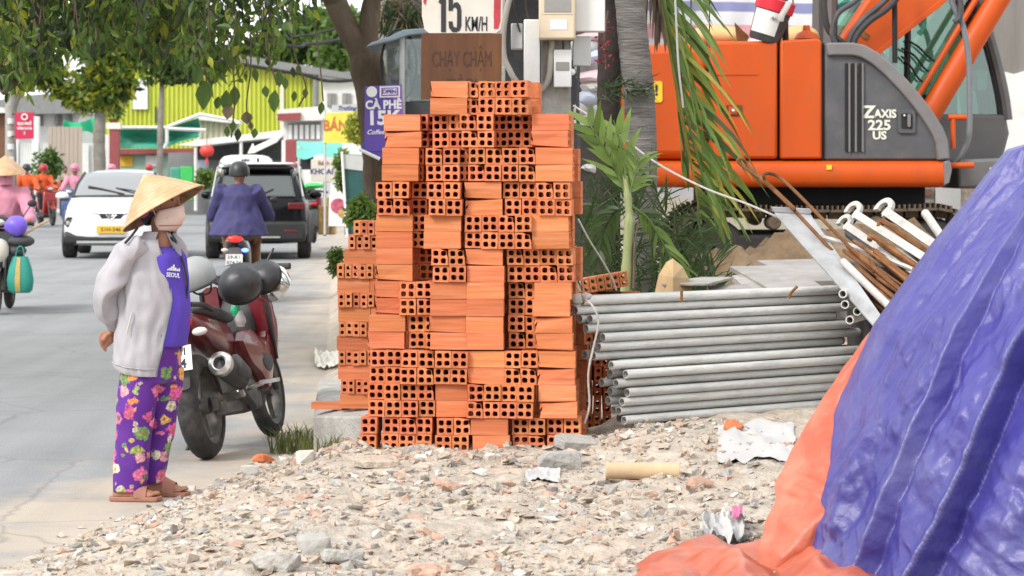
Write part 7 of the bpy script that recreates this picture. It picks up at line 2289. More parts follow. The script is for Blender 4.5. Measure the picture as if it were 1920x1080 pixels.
# ---------------------------------------------------------------- street tree by the brick stack; its crown hangs over the road
TY = 24.0
tb = thing('street_tree', 'forked street tree whose leafy branches hang over the road', 'tree', (P(716, 0, TY).x, TY, 0.1))
def bark_tube(pts, rad, n=14, nz=0.02, seed=0):
    c = curve(pts, 6)
    k = len(c)
    rr = [interp([(i / (len(rad) - 1), v) for i, v in enumerate(rad)], i / (k - 1)) for i in range(k)]
    mb = MB().tube(c, rr, n)
    for v in mb.v:
        v += Vector((noise.noise(v * 5 + Vector((seed, 0, 0))), noise.noise(v * 5 + Vector((0, seed, 0))), 0)) * nz
    return mb
tr_ = bark_tube([P(728, 640, TY), P(722, 480, TY), P(714, 300, TY), P(702, 190, TY), P(690, 130, TY), P(684, 100, TY)], [0.21, 0.18, 0.165, 0.16, 0.165, 0.15], 18)
tb_t = obj('trunk', tr_, 'bark', tb, world=True)
obj('limb', bark_tube([P(694, 120, TY), P(668, 80, TY), P(640, 30, TY), P(622, -10, TY), P(590, -90, TY - 0.5), P(480, -190, TY - 1.5), P(330, -240, TY - 2.5), P(150, -260, TY - 3), P(-100, -240, TY - 3)], [0.13, 0.115, 0.105, 0.10, 0.10, 0.09, 0.075, 0.06, 0.03], 14, seed=3), 'bark', tb_t, world=True)
obj('limb', bark_tube([P(688, 120, TY), P(690, 60, TY), P(698, 0, TY), P(704, -60, TY), P(720, -160, TY), P(780, -300, TY)], [0.12, 0.095, 0.085, 0.08, 0.075, 0.05], 14, seed=5), 'bark', tb_t, world=True)
obj('limb', bark_tube([P(330, -240, TY - 2.5), P(200, -120, TY - 3), P(90, -20, TY - 3.5), P(60, 100, TY - 3.6), P(30, 150, TY - 3.7), P(5, 175, TY - 3.7)], [0.07, 0.05, 0.04, 0.035, 0.03, 0.02], 10, seed=6), 'bark', tb_t, world=True)
rl = random.Random(31)
crown = MB()
twigs = MB()
BOT = [(-60, 185), (0, 175), (60, 140), (110, 100), (150, 78), (250, 80), (300, 100), (340, 120), (380, 132), (400, 150), (440, 125), (480, 95), (520, 75), (560, 40), (600, 0), (640, -40)]
DEN = [(-60, 1.0), (150, 1.0), (230, 0.75), (300, 0.6), (380, 0.7), (440, 0.42), (500, 0.30), (560, 0.20), (620, 0.08)]
for s in range(1250):
    px = rl.uniform(-70, 600)
    if rl.random() > interp(DEN, px):
        continue
    yb = interp(BOT, px) + rl.gauss(0, 16)
    y0 = rl.uniform(-260, yb - 25)
    Y = rl.uniform(19.0, 24.5)
    ln = rl.uniform(45, 110)
    y1 = min(yb, y0 + ln)
    a, e = P(px + rl.uniform(-14, 14), y0, Y), P(px, y1, Y)
    if e.z < 2.3:
        e.z = 2.3
    mid = a.lerp(e, 0.5) + Vector((rl.uniform(-.06, .06), rl.uniform(-.06, .06), 0))
    path = curve([a, mid, e], 4)
    twigs.tube(path, 0.005, 4, caps=False)
    nl = int((a - e).length / 0.028) + 3
    tone = rl.choices((0, 1, 2, 3), (0.46, 0.26, 0.24, 0.04))[0]
    for k in range(nl):
        t_ = (k + rl.random()) / nl
        q = path[min(len(path) - 1, int(t_ * len(path)))] + Vector((rl.gauss(0, .05), rl.gauss(0, .05), rl.gauss(0, .03)))
        d = rdir(rl, 1.6)
        crown.mi = tone if rl.random() < 0.7 else rl.choices((0, 1, 2, 3), (0.4, 0.3, 0.2, 0.1))[0]
        leaf(crown, q, d, rdir(rl), rl.uniform(0.065, 0.135), rl.uniform(0.04, 0.068))
# fuller crown above the frame, where only its shade is seen
for s in range(5200):
    px, py, Y = rl.uniform(-150, 820), rl.uniform(-520, -150), rl.uniform(19, 27)
    crown.mi = rl.choices((0, 1, 2), (0.5, 0.3, 0.2))[0]
    leaf_lite(crown, P(px, py, Y), rdir(rl, 0.8), rdir(rl), 0.16, 0.09)
obj('crown', crown, ['leaf_a', 'leaf_b', 'leaf_c', 'leaf_y'], tb, world=True, smooth=False, fix=False, kind='stuff')
obj('twigs', twigs, 'bark', tb, world=True, smooth=False, fix=False, kind='stuff')
# the large hanging leaves that can be told apart, each on its twig
big = [(386, 150, 58, 34, 0), (372, 120, 40, 24, 0), (424, 168, 46, 26, 1), (440, 160, 40, 22, 1), (430, 195, 30, 24, 4), (462, 208, 26, 24, 4), (476, 126, 30, 14, 1), (497, 160, 24, 16, 0), (522, 132, 32, 18, 0), (536, 145, 24, 14, 1),
       (516, 168, 44, 24, 1), (553, 170, 22, 12, 0), (572, 165, 20, 12, 1), (604, 190, 26, 14, 0), (438, 226, 22, 14, 0), (447, 240, 26, 14, 2), (425, 236, 22, 12, 0), (470, 228, 18, 12, 4), (478, 240, 20, 14, 0), (410, 180, 26, 16, 0), (560, 120, 20, 12, 0), (548, 125, 22, 12, 2)]
hang = [([(432, 60), (436, 120), (441, 180), (438, 215), (434, 258)], 0.006), ([(500, 60), (505, 110), (520, 160)], 0.007), ([(545, 60), (555, 110), (574, 165), (560, 200)], 0.007), ([(470, 60), (470, 130), (462, 200), (472, 240)], 0.006), ([(372, 60), (380, 110), (388, 150)], 0.008), ([(590, 40), (600, 120), (606, 190)], 0.006)]
HYY = 20.0
for pts, rd in hang:
    obj('twig', MB().tube(curve([P(a, b_, HYY) for a, b_ in pts], 5), rd, 5), 'bark', tb, world=True)
for k, (px, py, ln, wd, tone) in enumerate(big):
    mb = MB()
    L_ = ln * HYY / F
    leaf(mb, P(px, py, HYY + rl.uniform(-.1, .1)), (rl.uniform(-.2, .2), rl.uniform(-.15, .15), -1), (rl.uniform(-.25, .25), -1, 0), L_, wd * HYY / F * 1.15, 0.05)
    obj('leaf', mb, ['leaf_a', 'leaf_a', 'leaf_c', 'leaf_c', 'frond_dry'][tone], tb, world=True, smooth=False, fix=False)

# ---------------------------------------------------------------- other trees
def crown_mb(clumps, n, L, W, mats, seed, lite=True, down=0.4):
    """clumps: centre, radii; leaves scattered in the shells of the clumps"""
    r_ = random.Random(seed)
    mb = MB()
    vol = [c[1][0] * c[1][1] * c[1][2] for c in clumps]
    for i in range(n):
        c, rad = r_.choices(clumps, vol)[0]
        d = rdir(r_)
        q = r_.random() ** 0.45
        p = Vector(c) + Vector((d.x * rad[0] * q, d.y * rad[1] * q, d.z * rad[2] * q))
        if noise.noise(p * (1.3 / max(rad[0], 0.3))) < -0.25:
            continue
        mb.mi = r_.choices(range(len(mats)), [m_[1] for m_ in mats])[0]
        (leaf_lite if lite else leaf)(mb, p, rdir(r_, down), rdir(r_), L * r_.uniform(0.6, 1.2), W * r_.uniform(0.7, 1.2))
    return mb
def tree(name, label, px, py_base, Y, trunk, clumps, n, L, W, mats, seed, bark='bark_pale', group=None):
    base = P(px, py_base, Y); base.z = 0
    o = thing(name, label, 'tree', base, 0, group)
    mb = bark_tube([P(a, b_, Y) for a, b_ in trunk[0]], trunk[1], 10, 0.01, seed)
    for v in mb.v[:10]:
        v.z = -0.02
    obj('trunk', mb, bark, o, world=True)
    cm = crown_mb([(P(a, b_, Y + dy), (rx * Y / F, rx * Y / F * 0.9, rz_ * Y / F)) for a, b_, dy, rx, rz_ in clumps], n, L, W, mats, seed)
    obj('crown', cm, [m_[0] for m_ in mats], o, world=True, smooth=False, fix=False, kind='stuff')
    return o
green = [('leaf_b', 5), ('leaf_a', 2), ('leaf_y', 4), ('leaf_c', 1)]
tree('roadside_tree', 'bushy light green roadside tree with a pale trunk left of the lime wall', 187, 390, 62, ([(186, 400), (187, 330), (186, 250), (190, 190), (192, 120)], [0.17, 0.15, 0.14, 0.12, 0.08]),
     [(190, 165, 0, 58, 44), (150, 178, 0.3, 42, 30), (225, 150, -0.3, 34, 44), (200, 110, 0, 50, 48), (235, 95, 0, 34, 40), (110, 150, 0.5, 40, 32), (245, 60, 0, 30, 40), (170, 60, 0, 60, 50), (75, 130, 0.4, 44, 34)], 6500, 0.24, 0.13, green, 5)
tree('roadside_tree', 'dark leafed roadside tree behind the roadside sign at the far left', 22, 400, 70, ([(22, 400), (22, 300), (24, 200), (60, 140), (90, 100)], [0.15, 0.13, 0.12, 0.10, 0.06]),
     [(10, 130, 0, 60, 40), (60, 110, 0, 60, 40), (-30, 90, 0, 60, 50), (20, 60, 0, 70, 50)], 3000, 0.26, 0.14, [('leaf_a', 4), ('leaf_c', 3), ('leaf_b', 2)], 6)
tree('roadside_tree', 'small dark tree in front of the white panel on the lime wall', 300, 390, 72, ([(300, 395), (300, 300), (302, 200), (305, 130)], [0.10, 0.09, 0.08, 0.05]),
     [(300, 130, 0, 44, 32), (330, 110, 0, 50, 40), (355, 135, 0, 34, 22), (275, 95, 0, 40, 30)], 2600, 0.24, 0.12, [('leaf_a', 4), ('leaf_c', 4), ('leaf_b', 2)], 7)
farg = [('leaf_far', 5), ('leaf_far_b', 3), ('leaf_b', 2)]
k = 0
for px, Y, clumps, lb in ((560, 135, [(560, 70, 0, 60, 44), (600, 50, 1, 50, 40), (530, 90, 0, 40, 34), (590, 100, 0, 60, 40)], 'tall green tree in the far distance left of the forked trunk'),
                          (640, 130, [(640, 90, 0, 50, 40), (655, 60, 0, 44, 44), (620, 120, 0, 40, 28), (640, 150, 0, 30, 24)], 'feathery green tree in the far distance behind the forked trunk'),
                          (500, 140, [(500, 105, 0, 44, 20), (460, 104, 0, 40, 16), (530, 98, 0, 36, 22)], 'far tree whose top shows above the lime wall'),
                          (770, 60, [(760, 30, 0, 70, 60), (820, 60, 0, 60, 60), (720, 60, 0, 40, 50), (770, 180, 0, 60, 60)], 'dark tree mass behind the glass food cart')):
    k += 1
    tree('distant_tree', lb, px, 390, Y, ([(px, 380), (px, 260), (px + 4, 120)], [0.25, 0.2, 0.12]), clumps, 3200, 0.0045 * Y, 0.0026 * Y, farg if k < 4 else [('leaf_c', 5), ('leaf_a', 2)], 40 + k, 'bark')
def bush(name, label, px, py, Y, rx, rz_, n, L, mats, seed):
    base = P(px, py, Y); base.z = max(0.0, base.z - rz_ * Y / F)
    o = thing(name, label, 'bush', base)
    obj('stems', MB().tube([base, base + Vector((0, 0, rz_ * Y / F))], 0.02, 6).tube([base, base + Vector((0.15, 0, rz_ * Y / F))], 0.015, 6), 'bark', o, world=True)
    obj('foliage', crown_mb([(P(px, py, Y), (rx * Y / F, rx * Y / F * 0.8, rz_ * Y / F)), (P(px + rx * 0.3, py - rz_ * 0.3, Y), (rx * Y / F * 0.6, rx * Y / F * 0.6, rz_ * Y / F * 0.7))], n, L, L * 0.5, mats, seed), [m_[0] for m_ in mats], o, world=True, smooth=False, fix=False, kind='stuff')
bush('round_bush', 'round bright green bush beside the tan fence panel', 86, 312, 83, 30, 34, 1600, 0.22, [('leaf_far', 5), ('leaf_far_b', 3)], 3)
bush('potted_bush', 'green bush in front of the red lantern canopy', 382, 335, 86, 18, 18, 700, 0.2, [('leaf_far', 4), ('leaf_b', 3)], 4)
bush('green_hedge', 'green hedge beyond the white slanted awning', 520, 300, 92, 24, 34, 900, 0.25, [('leaf_far', 4), ('leaf_far_b', 4)], 5)
bush('leafy_shrub', 'leafy shrub growing beside the rear brick stack', 676, 402, 20, 26, 34, 900, 0.07, [('leaf_b', 4), ('leaf_a', 4)], 6)
bush('leafy_shrub', 'yellow green climber hanging over the yellow banner', 668, 240, 44, 26, 30, 900, 0.10, [('leaf_y', 6), ('leaf_b', 3)], 7)
bush('leafy_shrub', 'low green weeds beside the road left of the rear brick stack', 628, 490, 26, 14, 26, 500, 0.06, [('leaf_a', 4), ('leaf_b', 3)], 8)
bush('leafy_shrub', 'green creeper behind the potato stall sign', 640, 320, 49, 16, 40, 700, 0.12, [('leaf_b', 4), ('leaf_far', 3)], 9)

# ---------------------------------------------------------------- palms
PYm = 17.0
def palm_leaflets(parent, mid, L0, mats, seed, side=(1, -1), n=34, droop=0.6, W=0.018, keep=1.0, plane=Vector((0, -1, 0)), ang=0.9):
    """feather leaf: each leaflet a part hanging off the midrib"""
    r_ = random.Random(seed)
    k = len(mid)
    for i in range(n):
        t_ = 0.12 + 0.86 * i / n
        q = t_ * (k - 1)
        j_ = min(k - 2, int(q))
        p = mid[j_].lerp(mid[j_ + 1], q - j_)
        d = (mid[j_ + 1] - mid[j_]).normalized()
        for s in side:
            if r_.random() > keep:
                continue
            sd = d.cross(plane).normalized() * s
            L_ = L0 * (math.sin(min(1, t_ * 1.05) * math.pi) ** 0.5 * 0.75 + 0.25) * r_.uniform(0.8, 1.1)
            v0 = (d * (1.15 - 0.35 * ang) * r_.uniform(0.75, 1.35) + sd * ang * 0.75 * r_.uniform(0.7, 1.2) + plane * r_.uniform(-.45, .45)).normalized()
            pts = [p]
            v = v0.copy()
            for q_ in range(5):
                v = (v + Vector((0, 0, -droop * 0.28 * (0.4 + 0.3 * q_))) + Vector((r_.uniform(-.05, .05), r_.uniform(-.05, .05), 0))).normalized()
                pts.append(pts[-1] + v * L_ / 5)
            w_ = W * r_.uniform(0.8, 1.25)
            vs = []
            for q_, pt in enumerate(pts):
                ww = w_ * (0.45, 1.0, 1.05, 0.85, 0.5, 0.04)[q_]
                tan = (pts[min(q_ + 1, 5)] - pts[max(q_ - 1, 0)]).normalized()
                acr = tan.cross(plane + Vector((0.3 * s, 0, 0.2))).normalized()
                vs += [pt - acr * ww, pt + acr * ww]
            mb = MB().add(vs, [(2 * q_, 2 * q_ + 1, 2 * q_ + 3, 2 * q_ + 2) for q_ in range(5)])
            obj('leaflet', mb, r_.choices([m_[0] for m_ in mats], [m_[1] for m_ in mats])[0], parent, world=True, smooth=180, fix=False)
def palm_trunk(pts, rad, m, o, ringh=0.06, seed=0):
    c = curve(pts, 14)
    k = len(c)
    rr = []
    acc = 0
    for i in range(k):
        base_ = interp([(j_ / (len(rad) - 1), v) for j_, v in enumerate(rad)], i / (k - 1))
        rr.append(base_ * (1 + (0.035 if (i % 3) == 0 else 0.0) + 0.02 * noise.noise(Vector((i * 0.7, seed, 0)))))
    return obj('trunk', MB().tube(c, rr, 16), m, o, world=True, smooth=80)
coco = thing('coconut_palm', 'grey ringed palm trunk with a big frond drooping over the excavator', 'palm', (P(1202, 0, PYm).x, PYm, 0.28))
palm_trunk([P(1204, 630, PYm), P(1202, 500, PYm), P(1205, 330, PYm), P(1198, 180, PYm), P(1186, 60, PYm), P(1176, -60, PYm), P(1180, -220, PYm)], [0.098, 0.095, 0.092, 0.10, 0.095, 0.085, 0.08], 'palm_bark', coco)
def frond(o, pts, rad, m, **k):
    mid = curve(pts, 8)
    f = obj('frond', MB().tube(mid, [lerp(rad, rad * 0.25, i / (len(mid) - 1)) for i in range(len(mid))], 8), m, o, world=True)
    palm_leaflets(f, mid, **k)
    return f
FY = 17.4
frond(coco, [P(1180, -200, PYm), P(1218, -120, FY + 0.2), P(1240, -20, FY), P(1254, 70, FY), P(1268, 160, FY), P(1284, 250, FY), P(1302, 340, FY), P(1315, 420, FY)], 0.024, 'frond_yellow',
      L0=0.78, mats=[('frond', 6), ('frond_dark', 2), ('frond_yellow', 2), ('frond_pale', 2)], seed=3, side=(-1,), n=60, droop=0.55, W=0.013, ang=1.05)
frond(coco, [P(1182, -200, PYm), P(1222, -100, FY - 0.1), P(1246, 10, FY - 0.15), P(1268, 130, FY - 0.15), P(1296, 250, FY - 0.2), P(1326, 360, FY - 0.2), P(1350, 450, FY - 0.2)], 0.018, 'frond',
      L0=0.6, mats=[('frond', 6), ('frond_yellow', 2), ('frond_pale', 2)], seed=23, side=(-1,), n=40, droop=1.0, W=0.010, ang=0.6, keep=0.75)
frond(coco, [P(1182, -200, PYm), P(1222, -100, FY + 0.3), P(1246, 10, FY + 0.1), P(1262, 120, FY + 0.1), P(1274, 230, FY + 0.15), P(1280, 330, FY + 0.2)], 0.016, 'frond_yellow',
      L0=0.5, mats=[('frond_dark', 5), ('frond', 4)], seed=4, side=(-1,), n=22, droop=1.5, W=0.012, ang=0.4, keep=0.8)
frond(coco, [P(1180, -180, PYm), P(1200, -110, FY + 0.2), P(1218, -50, FY + 0.1), P(1234, 0, FY + 0.1), P(1240, 50, FY + 0.1)], 0.012, 'frond_dry',
      L0=0.42, mats=[('frond_dry', 6)], seed=5, side=(1, -1), n=26, droop=1.6, W=0.012, ang=0.4)
frond(coco, [P(1178, -190, PYm), P(1120, -260, FY), P(1040, -300, FY - 0.5), P(940, -280, FY - 1)], 0.02, 'frond', L0=0.5, mats=[('frond', 4), ('frond_dark', 3)], seed=8, n=22, droop=0.9)
# dark trunk beside it
dk = thing('dark_palm', 'dark palm trunk between the meter pole and the grey palm', 'palm', (P(1142, 0, PYm + 0.3).x, PYm + 0.3, 0.28))
palm_trunk([P(1140, 630, PYm + 0.3), P(1140, 420, PYm + 0.3), P(1142, 200, PYm + 0.3), P(1145, 60, PYm + 0.3), P(1152, -120, PYm + 0.3)], [0.085, 0.08, 0.078, 0.08, 0.075], 'palm_bark_dark', dk, seed=4)
frond(dk, [P(1150, -120, PYm + 0.3), P(1110, -220, PYm), P(1040, -260, PYm - 0.3), P(960, -250, PYm - 0.6)], 0.014, 'frond_dark', L0=0.4, mats=[('frond_dark', 4)], seed=18, n=16, droop=1.0)
# stag-fern tuft tied to the trunks and a red flower sprig
fn = thing('fern_tuft', 'dark spiky fern growing across the two palm trunks', 'plant', P(1165, 175, PYm - 0.12))
rf_ = random.Random(3)
mb = MB()
for i in range(150):
    c = P(rf_.uniform(1118, 1215), 165 + rf_.gauss(0, 9), PYm - 0.12)
    d = Vector((rf_.uniform(-0.3, 1.0), -0.4, rf_.uniform(-0.8, 0.5))).normalized()
    leaf_lite(mb, c, d, rdir(rf_), rf_.uniform(0.06, 0.15), 0.010)
obj('fronds', mb, 'frond_dark', fn, world=True, smooth=False, fix=False, kind='stuff')
mat('flower_red', (0.20, 0.012, 0.025), rough=0.7, var=0.3, scale=30)
fl = thing('red_flower_sprig', 'dark red flower sprig against the dark palm trunk', 'plant', P(1135, 125, PYm - 0.1))
mb = MB()
for i in range(70):
    c = P(1132 + rf_.gauss(0, 7), rf_.uniform(35, 125), PYm - 0.1 + rf_.uniform(-.03, .03))
    leaf_lite(mb, c, rdir(rf_), rdir(rf_), rf_.uniform(0.02, 0.05), 0.02)
obj('petals', mb, 'flower_red', fl, world=True, smooth=False, fix=False, kind='stuff')
obj('stalk', MB().tube(curve([P(1140, 20, PYm - 0.1), P(1133, 70, PYm - 0.1), P(1136, 130, PYm - 0.1)], 5), 0.006, 5), 'bark', fl, world=True)
# young palm in front with a green stem
YY = 15.2
yp = thing('young_palm', 'young palm with a smooth green stem beside the brick stack', 'palm', (P(1180, 0, YY).x, YY, 0.3))
obj('stem', MB().tube(curve([P(1172, 590, YY), P(1176, 500, YY), P(1180, 420, YY), P(1178, 380, YY), P(1172, 330, YY)], 6), [0.034] * 7 + [0.030] * 7 + [0.022] * 7 + [0.016] * 4, 12), 'palm_green', yp, world=True)
obj('dry_sheath', MB().tube(curve([P(1188, 540, YY - 0.02), P(1190, 460, YY - 0.02), P(1197, 415, YY - 0.02)], 5), [0.016] * 6 + [0.008] * 5, 8, flat=0.5), 'frond_dry', yp, world=True)
frond(yp, [P(1176, 370, YY), P(1160, 330, YY), P(1140, 290, YY - 0.05), P(1116, 250, YY - 0.1), P(1096, 215, YY - 0.1)], 0.010, 'frond_pale', L0=0.25, mats=[('frond_pale', 5), ('frond', 3)], seed=11, n=7, droop=0.15, W=0.018, ang=0.7)
frond(yp, [P(1176, 370, YY), P(1172, 320, YY), P(1166, 270, YY), P(1150, 225, YY)], 0.009, 'frond_pale', L0=0.24, mats=[('frond_pale', 5), ('frond', 2)], seed=12, n=5, droop=0.2, W=0.018, ang=0.6)
frond(yp, [P(1178, 370, YY), P(1190, 330, YY), P(1200, 290, YY)], 0.008, 'frond_pale', L0=0.2, mats=[('frond_pale', 4), ('frond', 3)], seed=13, n=7, droop=0.5, W=0.010)
frond(yp, [P(1182, 385, YY), P(1215, 410, YY), P(1240, 450, YY), P(1262, 490, YY), P(1280, 520, YY)], 0.009, 'frond', L0=0.2, mats=[('frond', 4), ('frond_dark', 4)], seed=14, n=12, droop=0.5, W=0.010)
frond(yp, [P(1170, 390, YY + 0.1), P(1150, 400, YY + 0.2), P(1130, 440, YY + 0.3), P(1120, 500, YY + 0.3)], 0.008, 'frond_dark', L0=0.22, mats=[('frond_dark', 5)], seed=15, n=12, droop=0.8, W=0.010)
# dark undergrowth between the trunks
ug = thing('undergrowth', 'dark weeds and broad leaves between the palm trunks and the pipes', 'plant', (P(1170, 0, 16).x, 16, 0.3))
mb = MB()
for i in range(900):
    c = P(rf_.uniform(1085, 1345), 0, 16.6 + rf_.uniform(-.6, .8)); c.z = hgt(c.x, c.y, False) + 0.35 + rf_.random() ** 1.3 * 0.85 * (1 - 0.5 * sstep(0.75, 1.25, c.x))
    leaf(mb, c, (rf_.uniform(-.7, .7), rf_.uniform(-.7, .2), rf_.uniform(-0.2, 1)), rdir(rf_), rf_.uniform(0.10, 0.30), rf_.uniform(0.010, 0.03))
obj('leaves', mb, 'frond_dark', ug, world=True, smooth=False, fix=False, kind='stuff')

# ---------------------------------------------------------------- utility pole with meter boxes
UY = 15.6
up = thing('utility_pole', 'concrete utility pole carrying electric meter boxes behind the brick stack', 'utility pole', (P(1042, 0, UY).x, UY, 0.27))
obj('shaft', MB().prism([P(1012, 700, UY), P(1074, 700, UY), P(1068, -260, UY), P(1018, -260, UY)], (0, 0, 0), (0, 0.19, 0)), 'concrete', up, world=True, bevel=0.015)
def box_(name, x0, y0, x1, y1, d0, d1, m, parent=up, bevel=0.006):
    return obj(name, MB().prism([P(x0, y1, UY), P(x1, y1, UY), P(x1, y0, UY), P(x0, y0, UY)], (0, d0, 0), (0, d1, 0)), m, parent, world=True, bevel=bevel)
b1 = box_('meter_box', 1010, -60, 1078, 76, -0.16, -0.003, 'box_cream', bevel=0.012)
box_('meter_window', 1020, -30, 1070, 26, -0.166, -0.160, 'window_grey', b1, 0.002)
box_('meter_label', 1031, 40, 1062, 58, -0.163, -0.160, 'white', b1, 0)
box_('meter_frame', 1017, -34, 1073, 30, -0.163, -0.160, 'box_cream', b1, 0.002)
box_('breaker_box', 982, 38, 1012, 160, -0.10, -0.002, 'box_white')
box_('breaker_box', 958, 44, 980, 92, -0.02, 0.10, 'box_grey')
box_('breaker_box', 1078, -40, 1134, 60, -0.06, 0.08, 'box_white')
b2 = box_('fuse_box', 1038, 94, 1071, 164, -0.075, -0.004, 'white')
box_('fuse_window', 1042, 117, 1067, 133, -0.080, -0.075, 'window_grey', b2, 0.002)
obj('fuse_knob', MB().ell(P(1073, 135, UY - 0.03), 0.02), 'white', b2, world=True)
box_('junction_box', 1074, 68, 1108, 124, -0.02, 0.07, 'box_grey')
box_('pole_strap', 1008, 60, 1078, 66, 0.0, 0.2, 'dark_plastic')
obj('conduit', MB().tube(curve([P(968, -40, UY - 0.08), P(952, 10, UY - 0.08), P(944, 60, UY - 0.08), P(945, 105, UY - 0.08), P(955, 130, UY - 0.08), P(966, 150, UY - 0.08), P(985, 168, UY - 0.06), P(1005, 172, UY - 0.06), P(1020, 162, UY - 0.06), P(1030, 140, UY - 0.06), P(1034, 90, UY - 0.05), P(1034, 70, UY - 0.05)], 6), 0.018, 10), 'conduit', up, world=True)
for k, (pts, rd) in enumerate((([(990, -60), (985, 0), (992, 40)], 0.007), ([(960, -40), (965, 20), (975, 60)], 0.006), ([(1085, 124), (1083, 180), (1086, 300)], 0.012), ([(1000, 160), (1001, 200), (998, 260)], 0.008), ([(1008, 160), (1010, 210), (1006, 260)], 0.007), ([(1056, 76), (1056, 96)], 0.006))):
    obj('cable', MB().tube(curve([P(a, b_, UY - 0.03) for a, b_ in pts], 5), rd, 6), 'cable' if k != 2 else 'dark_plastic', up, world=True)

# ---------------------------------------------------------------- speed sign with rusty plate
SGY = 15.0
sg = thing('speed_sign', 'worn round 15 km/h sign with a rusty brown plate below', 'road sign', (P(866, 0, SGY).x, SGY, 0.27))
obj('post', MB().tube([P(866, 700, SGY + 0.05), P(866, -120, SGY + 0.05)], 0.03, 12), 'galv', sg, world=True)
cx_, cy_, rad_ = 866, -16, 80
pts = []
for i in range(40):
    a = 2 * math.pi * i / 40
    x, y = cx_ + 76 * math.cos(a), cy_ + 78 * math.sin(a)
    if y > 62:
        y = 62
    pts.append((x, y))
pts = [(791, 30)] + [(791, -20)] + [(866 + 76 * math.cos(R(a)), -16 + 80 * math.sin(R(a))) for a in range(180, 361, 12)] + [(942, 30), (938, 55), (930, 62), (804, 62), (796, 55)]
mat('sign_white', (0.56, 0.53, 0.47), rough=0.6, var=0.10, scale=5, dirt=(0.40, 0.27, 0.14), dscale=3.2, damt=0.6, dpos=0.54)
mat('sign_red', (0.40, 0.03, 0.04), rough=0.6, var=0.2, scale=9)
disc = obj('sign_face', MB().prism([P(a, b_, SGY) for a, b_ in pts], (0, 0.0, 0), (0, 0.012, 0)), 'sign_white', sg, world=True, smooth=False)
rag_ = [(926 + 5 * noise.noise(Vector((q_ * 0.31, 2, 1))), 54 - q_ * 6) for q_ in range(22)]
obj('red_border', MB().prism([P(a, b_, SGY) for a, b_ in [(934, 54), (938, 40), (939, -10), (934, -45), (922, -74)] + rag_[::-1][1:]], (0, -0.003, 0), (0, 0, 0)), 'sign_red', disc, world=True, smooth=False)
obj('red_border', MB().prism([P(a, b_, SGY) for a, b_ in [(794, -30), (803, -55), (812, -45), (804, -25), (798, 10), (794, 5)]], (0, -0.003, 0), (0, 0, 0)), 'sign_red', disc, world=True, smooth=False)
# numerals drawn as strokes
def strokes(name, polys, Y, m, parent, d=0.003):
    for pl_ in polys:
        obj(name, MB().prism([P(a, b_, Y) for a, b_ in pl_], (0, -d, 0), (0, 0, 0)), m, parent, world=True, smooth=False)
strokes('numeral', [[(827, 60), (827, -40), (836, -40), (836, 60)], [(822, 4), (827, -8), (827, 8)]], SGY, 'ink', disc, 0.004)
strokes('numeral', [[(841, 20), (841, -60), (864, -60), (864, -48), (849, -48), (849, 20)], [(849, 10), (852, 5), (858, 4), (863, 10), (865, 20), (865, 48), (862, 57), (856, 60), (848, 60), (842, 52), (841, 40), (848, 40), (850, 50), (856, 52), (857, 46), (857, 18), (853, 13), (849, 16)]], SGY, 'ink', disc, 0.004)
text('unit_text', 'KM/H', 0.115, 'ink', disc, face_cam(P(893, 46, SGY - 0.002)), 0.46, 0.001, 0.002)
rp_ = obj('rusty_plate', MB().prism([P(789, 187, SGY), P(940, 184, SGY), P(941, 63, SGY), P(790, 63, SGY)], (0, 0.001, 0), (0, 0.012, 0)), 'rust_brown', sg, world=True, smooth=False)
text('faded_text', 'CHẠY CHẬM', 0.125, 'rust_letter', rp_, face_cam(P(866, 112, SGY)), 0.46, 0.0, 0.0012)
text('faded_text', 'TRẺ EM', 0.10, 'rust_letter', rp_, face_cam(P(866, 160, SGY)), 0.52, 0.0, 0.0012)

# ---------------------------------------------------------------- purple coffee sign and glass food cart
mat('sign_purple', (0.10, 0.055, 0.34), rough=0.5, var=0.15, scale=3)
mat('sign_violet', (0.24, 0.09, 0.40), rough=0.5, var=0.15, scale=3)
CFY = 22.5
cf = thing('coffee_sign', 'purple hanging coffee price sign reading CÀ PHÊ 15K', 'sign', (P(722, 0, CFY).x, CFY, P(0, 298, CFY).z))
pnl = obj('panel', MB().prism([P(683, 284, CFY), P(758, 284, CFY), P(753, 158, CFY), P(684, 162, CFY)], (0, 0, 0), (0, 0.03, 0)), 'sign_purple', cf, world=True, bevel=0.003)
obj('panel_fade', MB().prism([P(742, 284, CFY), P(757.5, 284, CFY), P(752.5, 160, CFY), P(736, 161, CFY)], (0, -0.002, 0), (0, 0, 0)), 'sign_violet', pnl, world=True, smooth=False)
fc = lambda x, y: face_cam(P(x, y, CFY - 0.004), 0, R(1.0))
text('sign_text', 'CÀ PHÊ', 0.098, 'white', pnl, fc(719, 197), 0.92, 0.004, 0.001)
text('sign_text', '15K', 0.165, 'white', pnl, fc(719, 222), 1.02, 0.006, 0.001)
text('sign_text', 'Coffee', 0.055, 'white', pnl, fc(704, 248), 1.0, 0.001, 0.001, shear=0.3)
text('sign_text', 'OPEN', 0.045, 'sign_purple', pnl, face_cam(P(730, 172, CFY - 0.012), 0, 0), 1.0, 0.002, 0.001)
obj('open_badge', MB().prism([P(712, 183, CFY), P(750, 182, CFY), P(750, 161, CFY), P(712, 162, CFY)], (0, -0.006, 0), (0, -0.002, 0)), 'white', pnl, world=True, smooth=False)
obj('open_badge_frame', MB().prism([P(715, 180.5, CFY), P(747, 179.5, CFY), P(747, 163.5, CFY), P(715, 164.5, CFY)], (0, -0.008, 0), (0, -0.006, 0)), 'sign_violet', pnl, world=True, smooth=False)
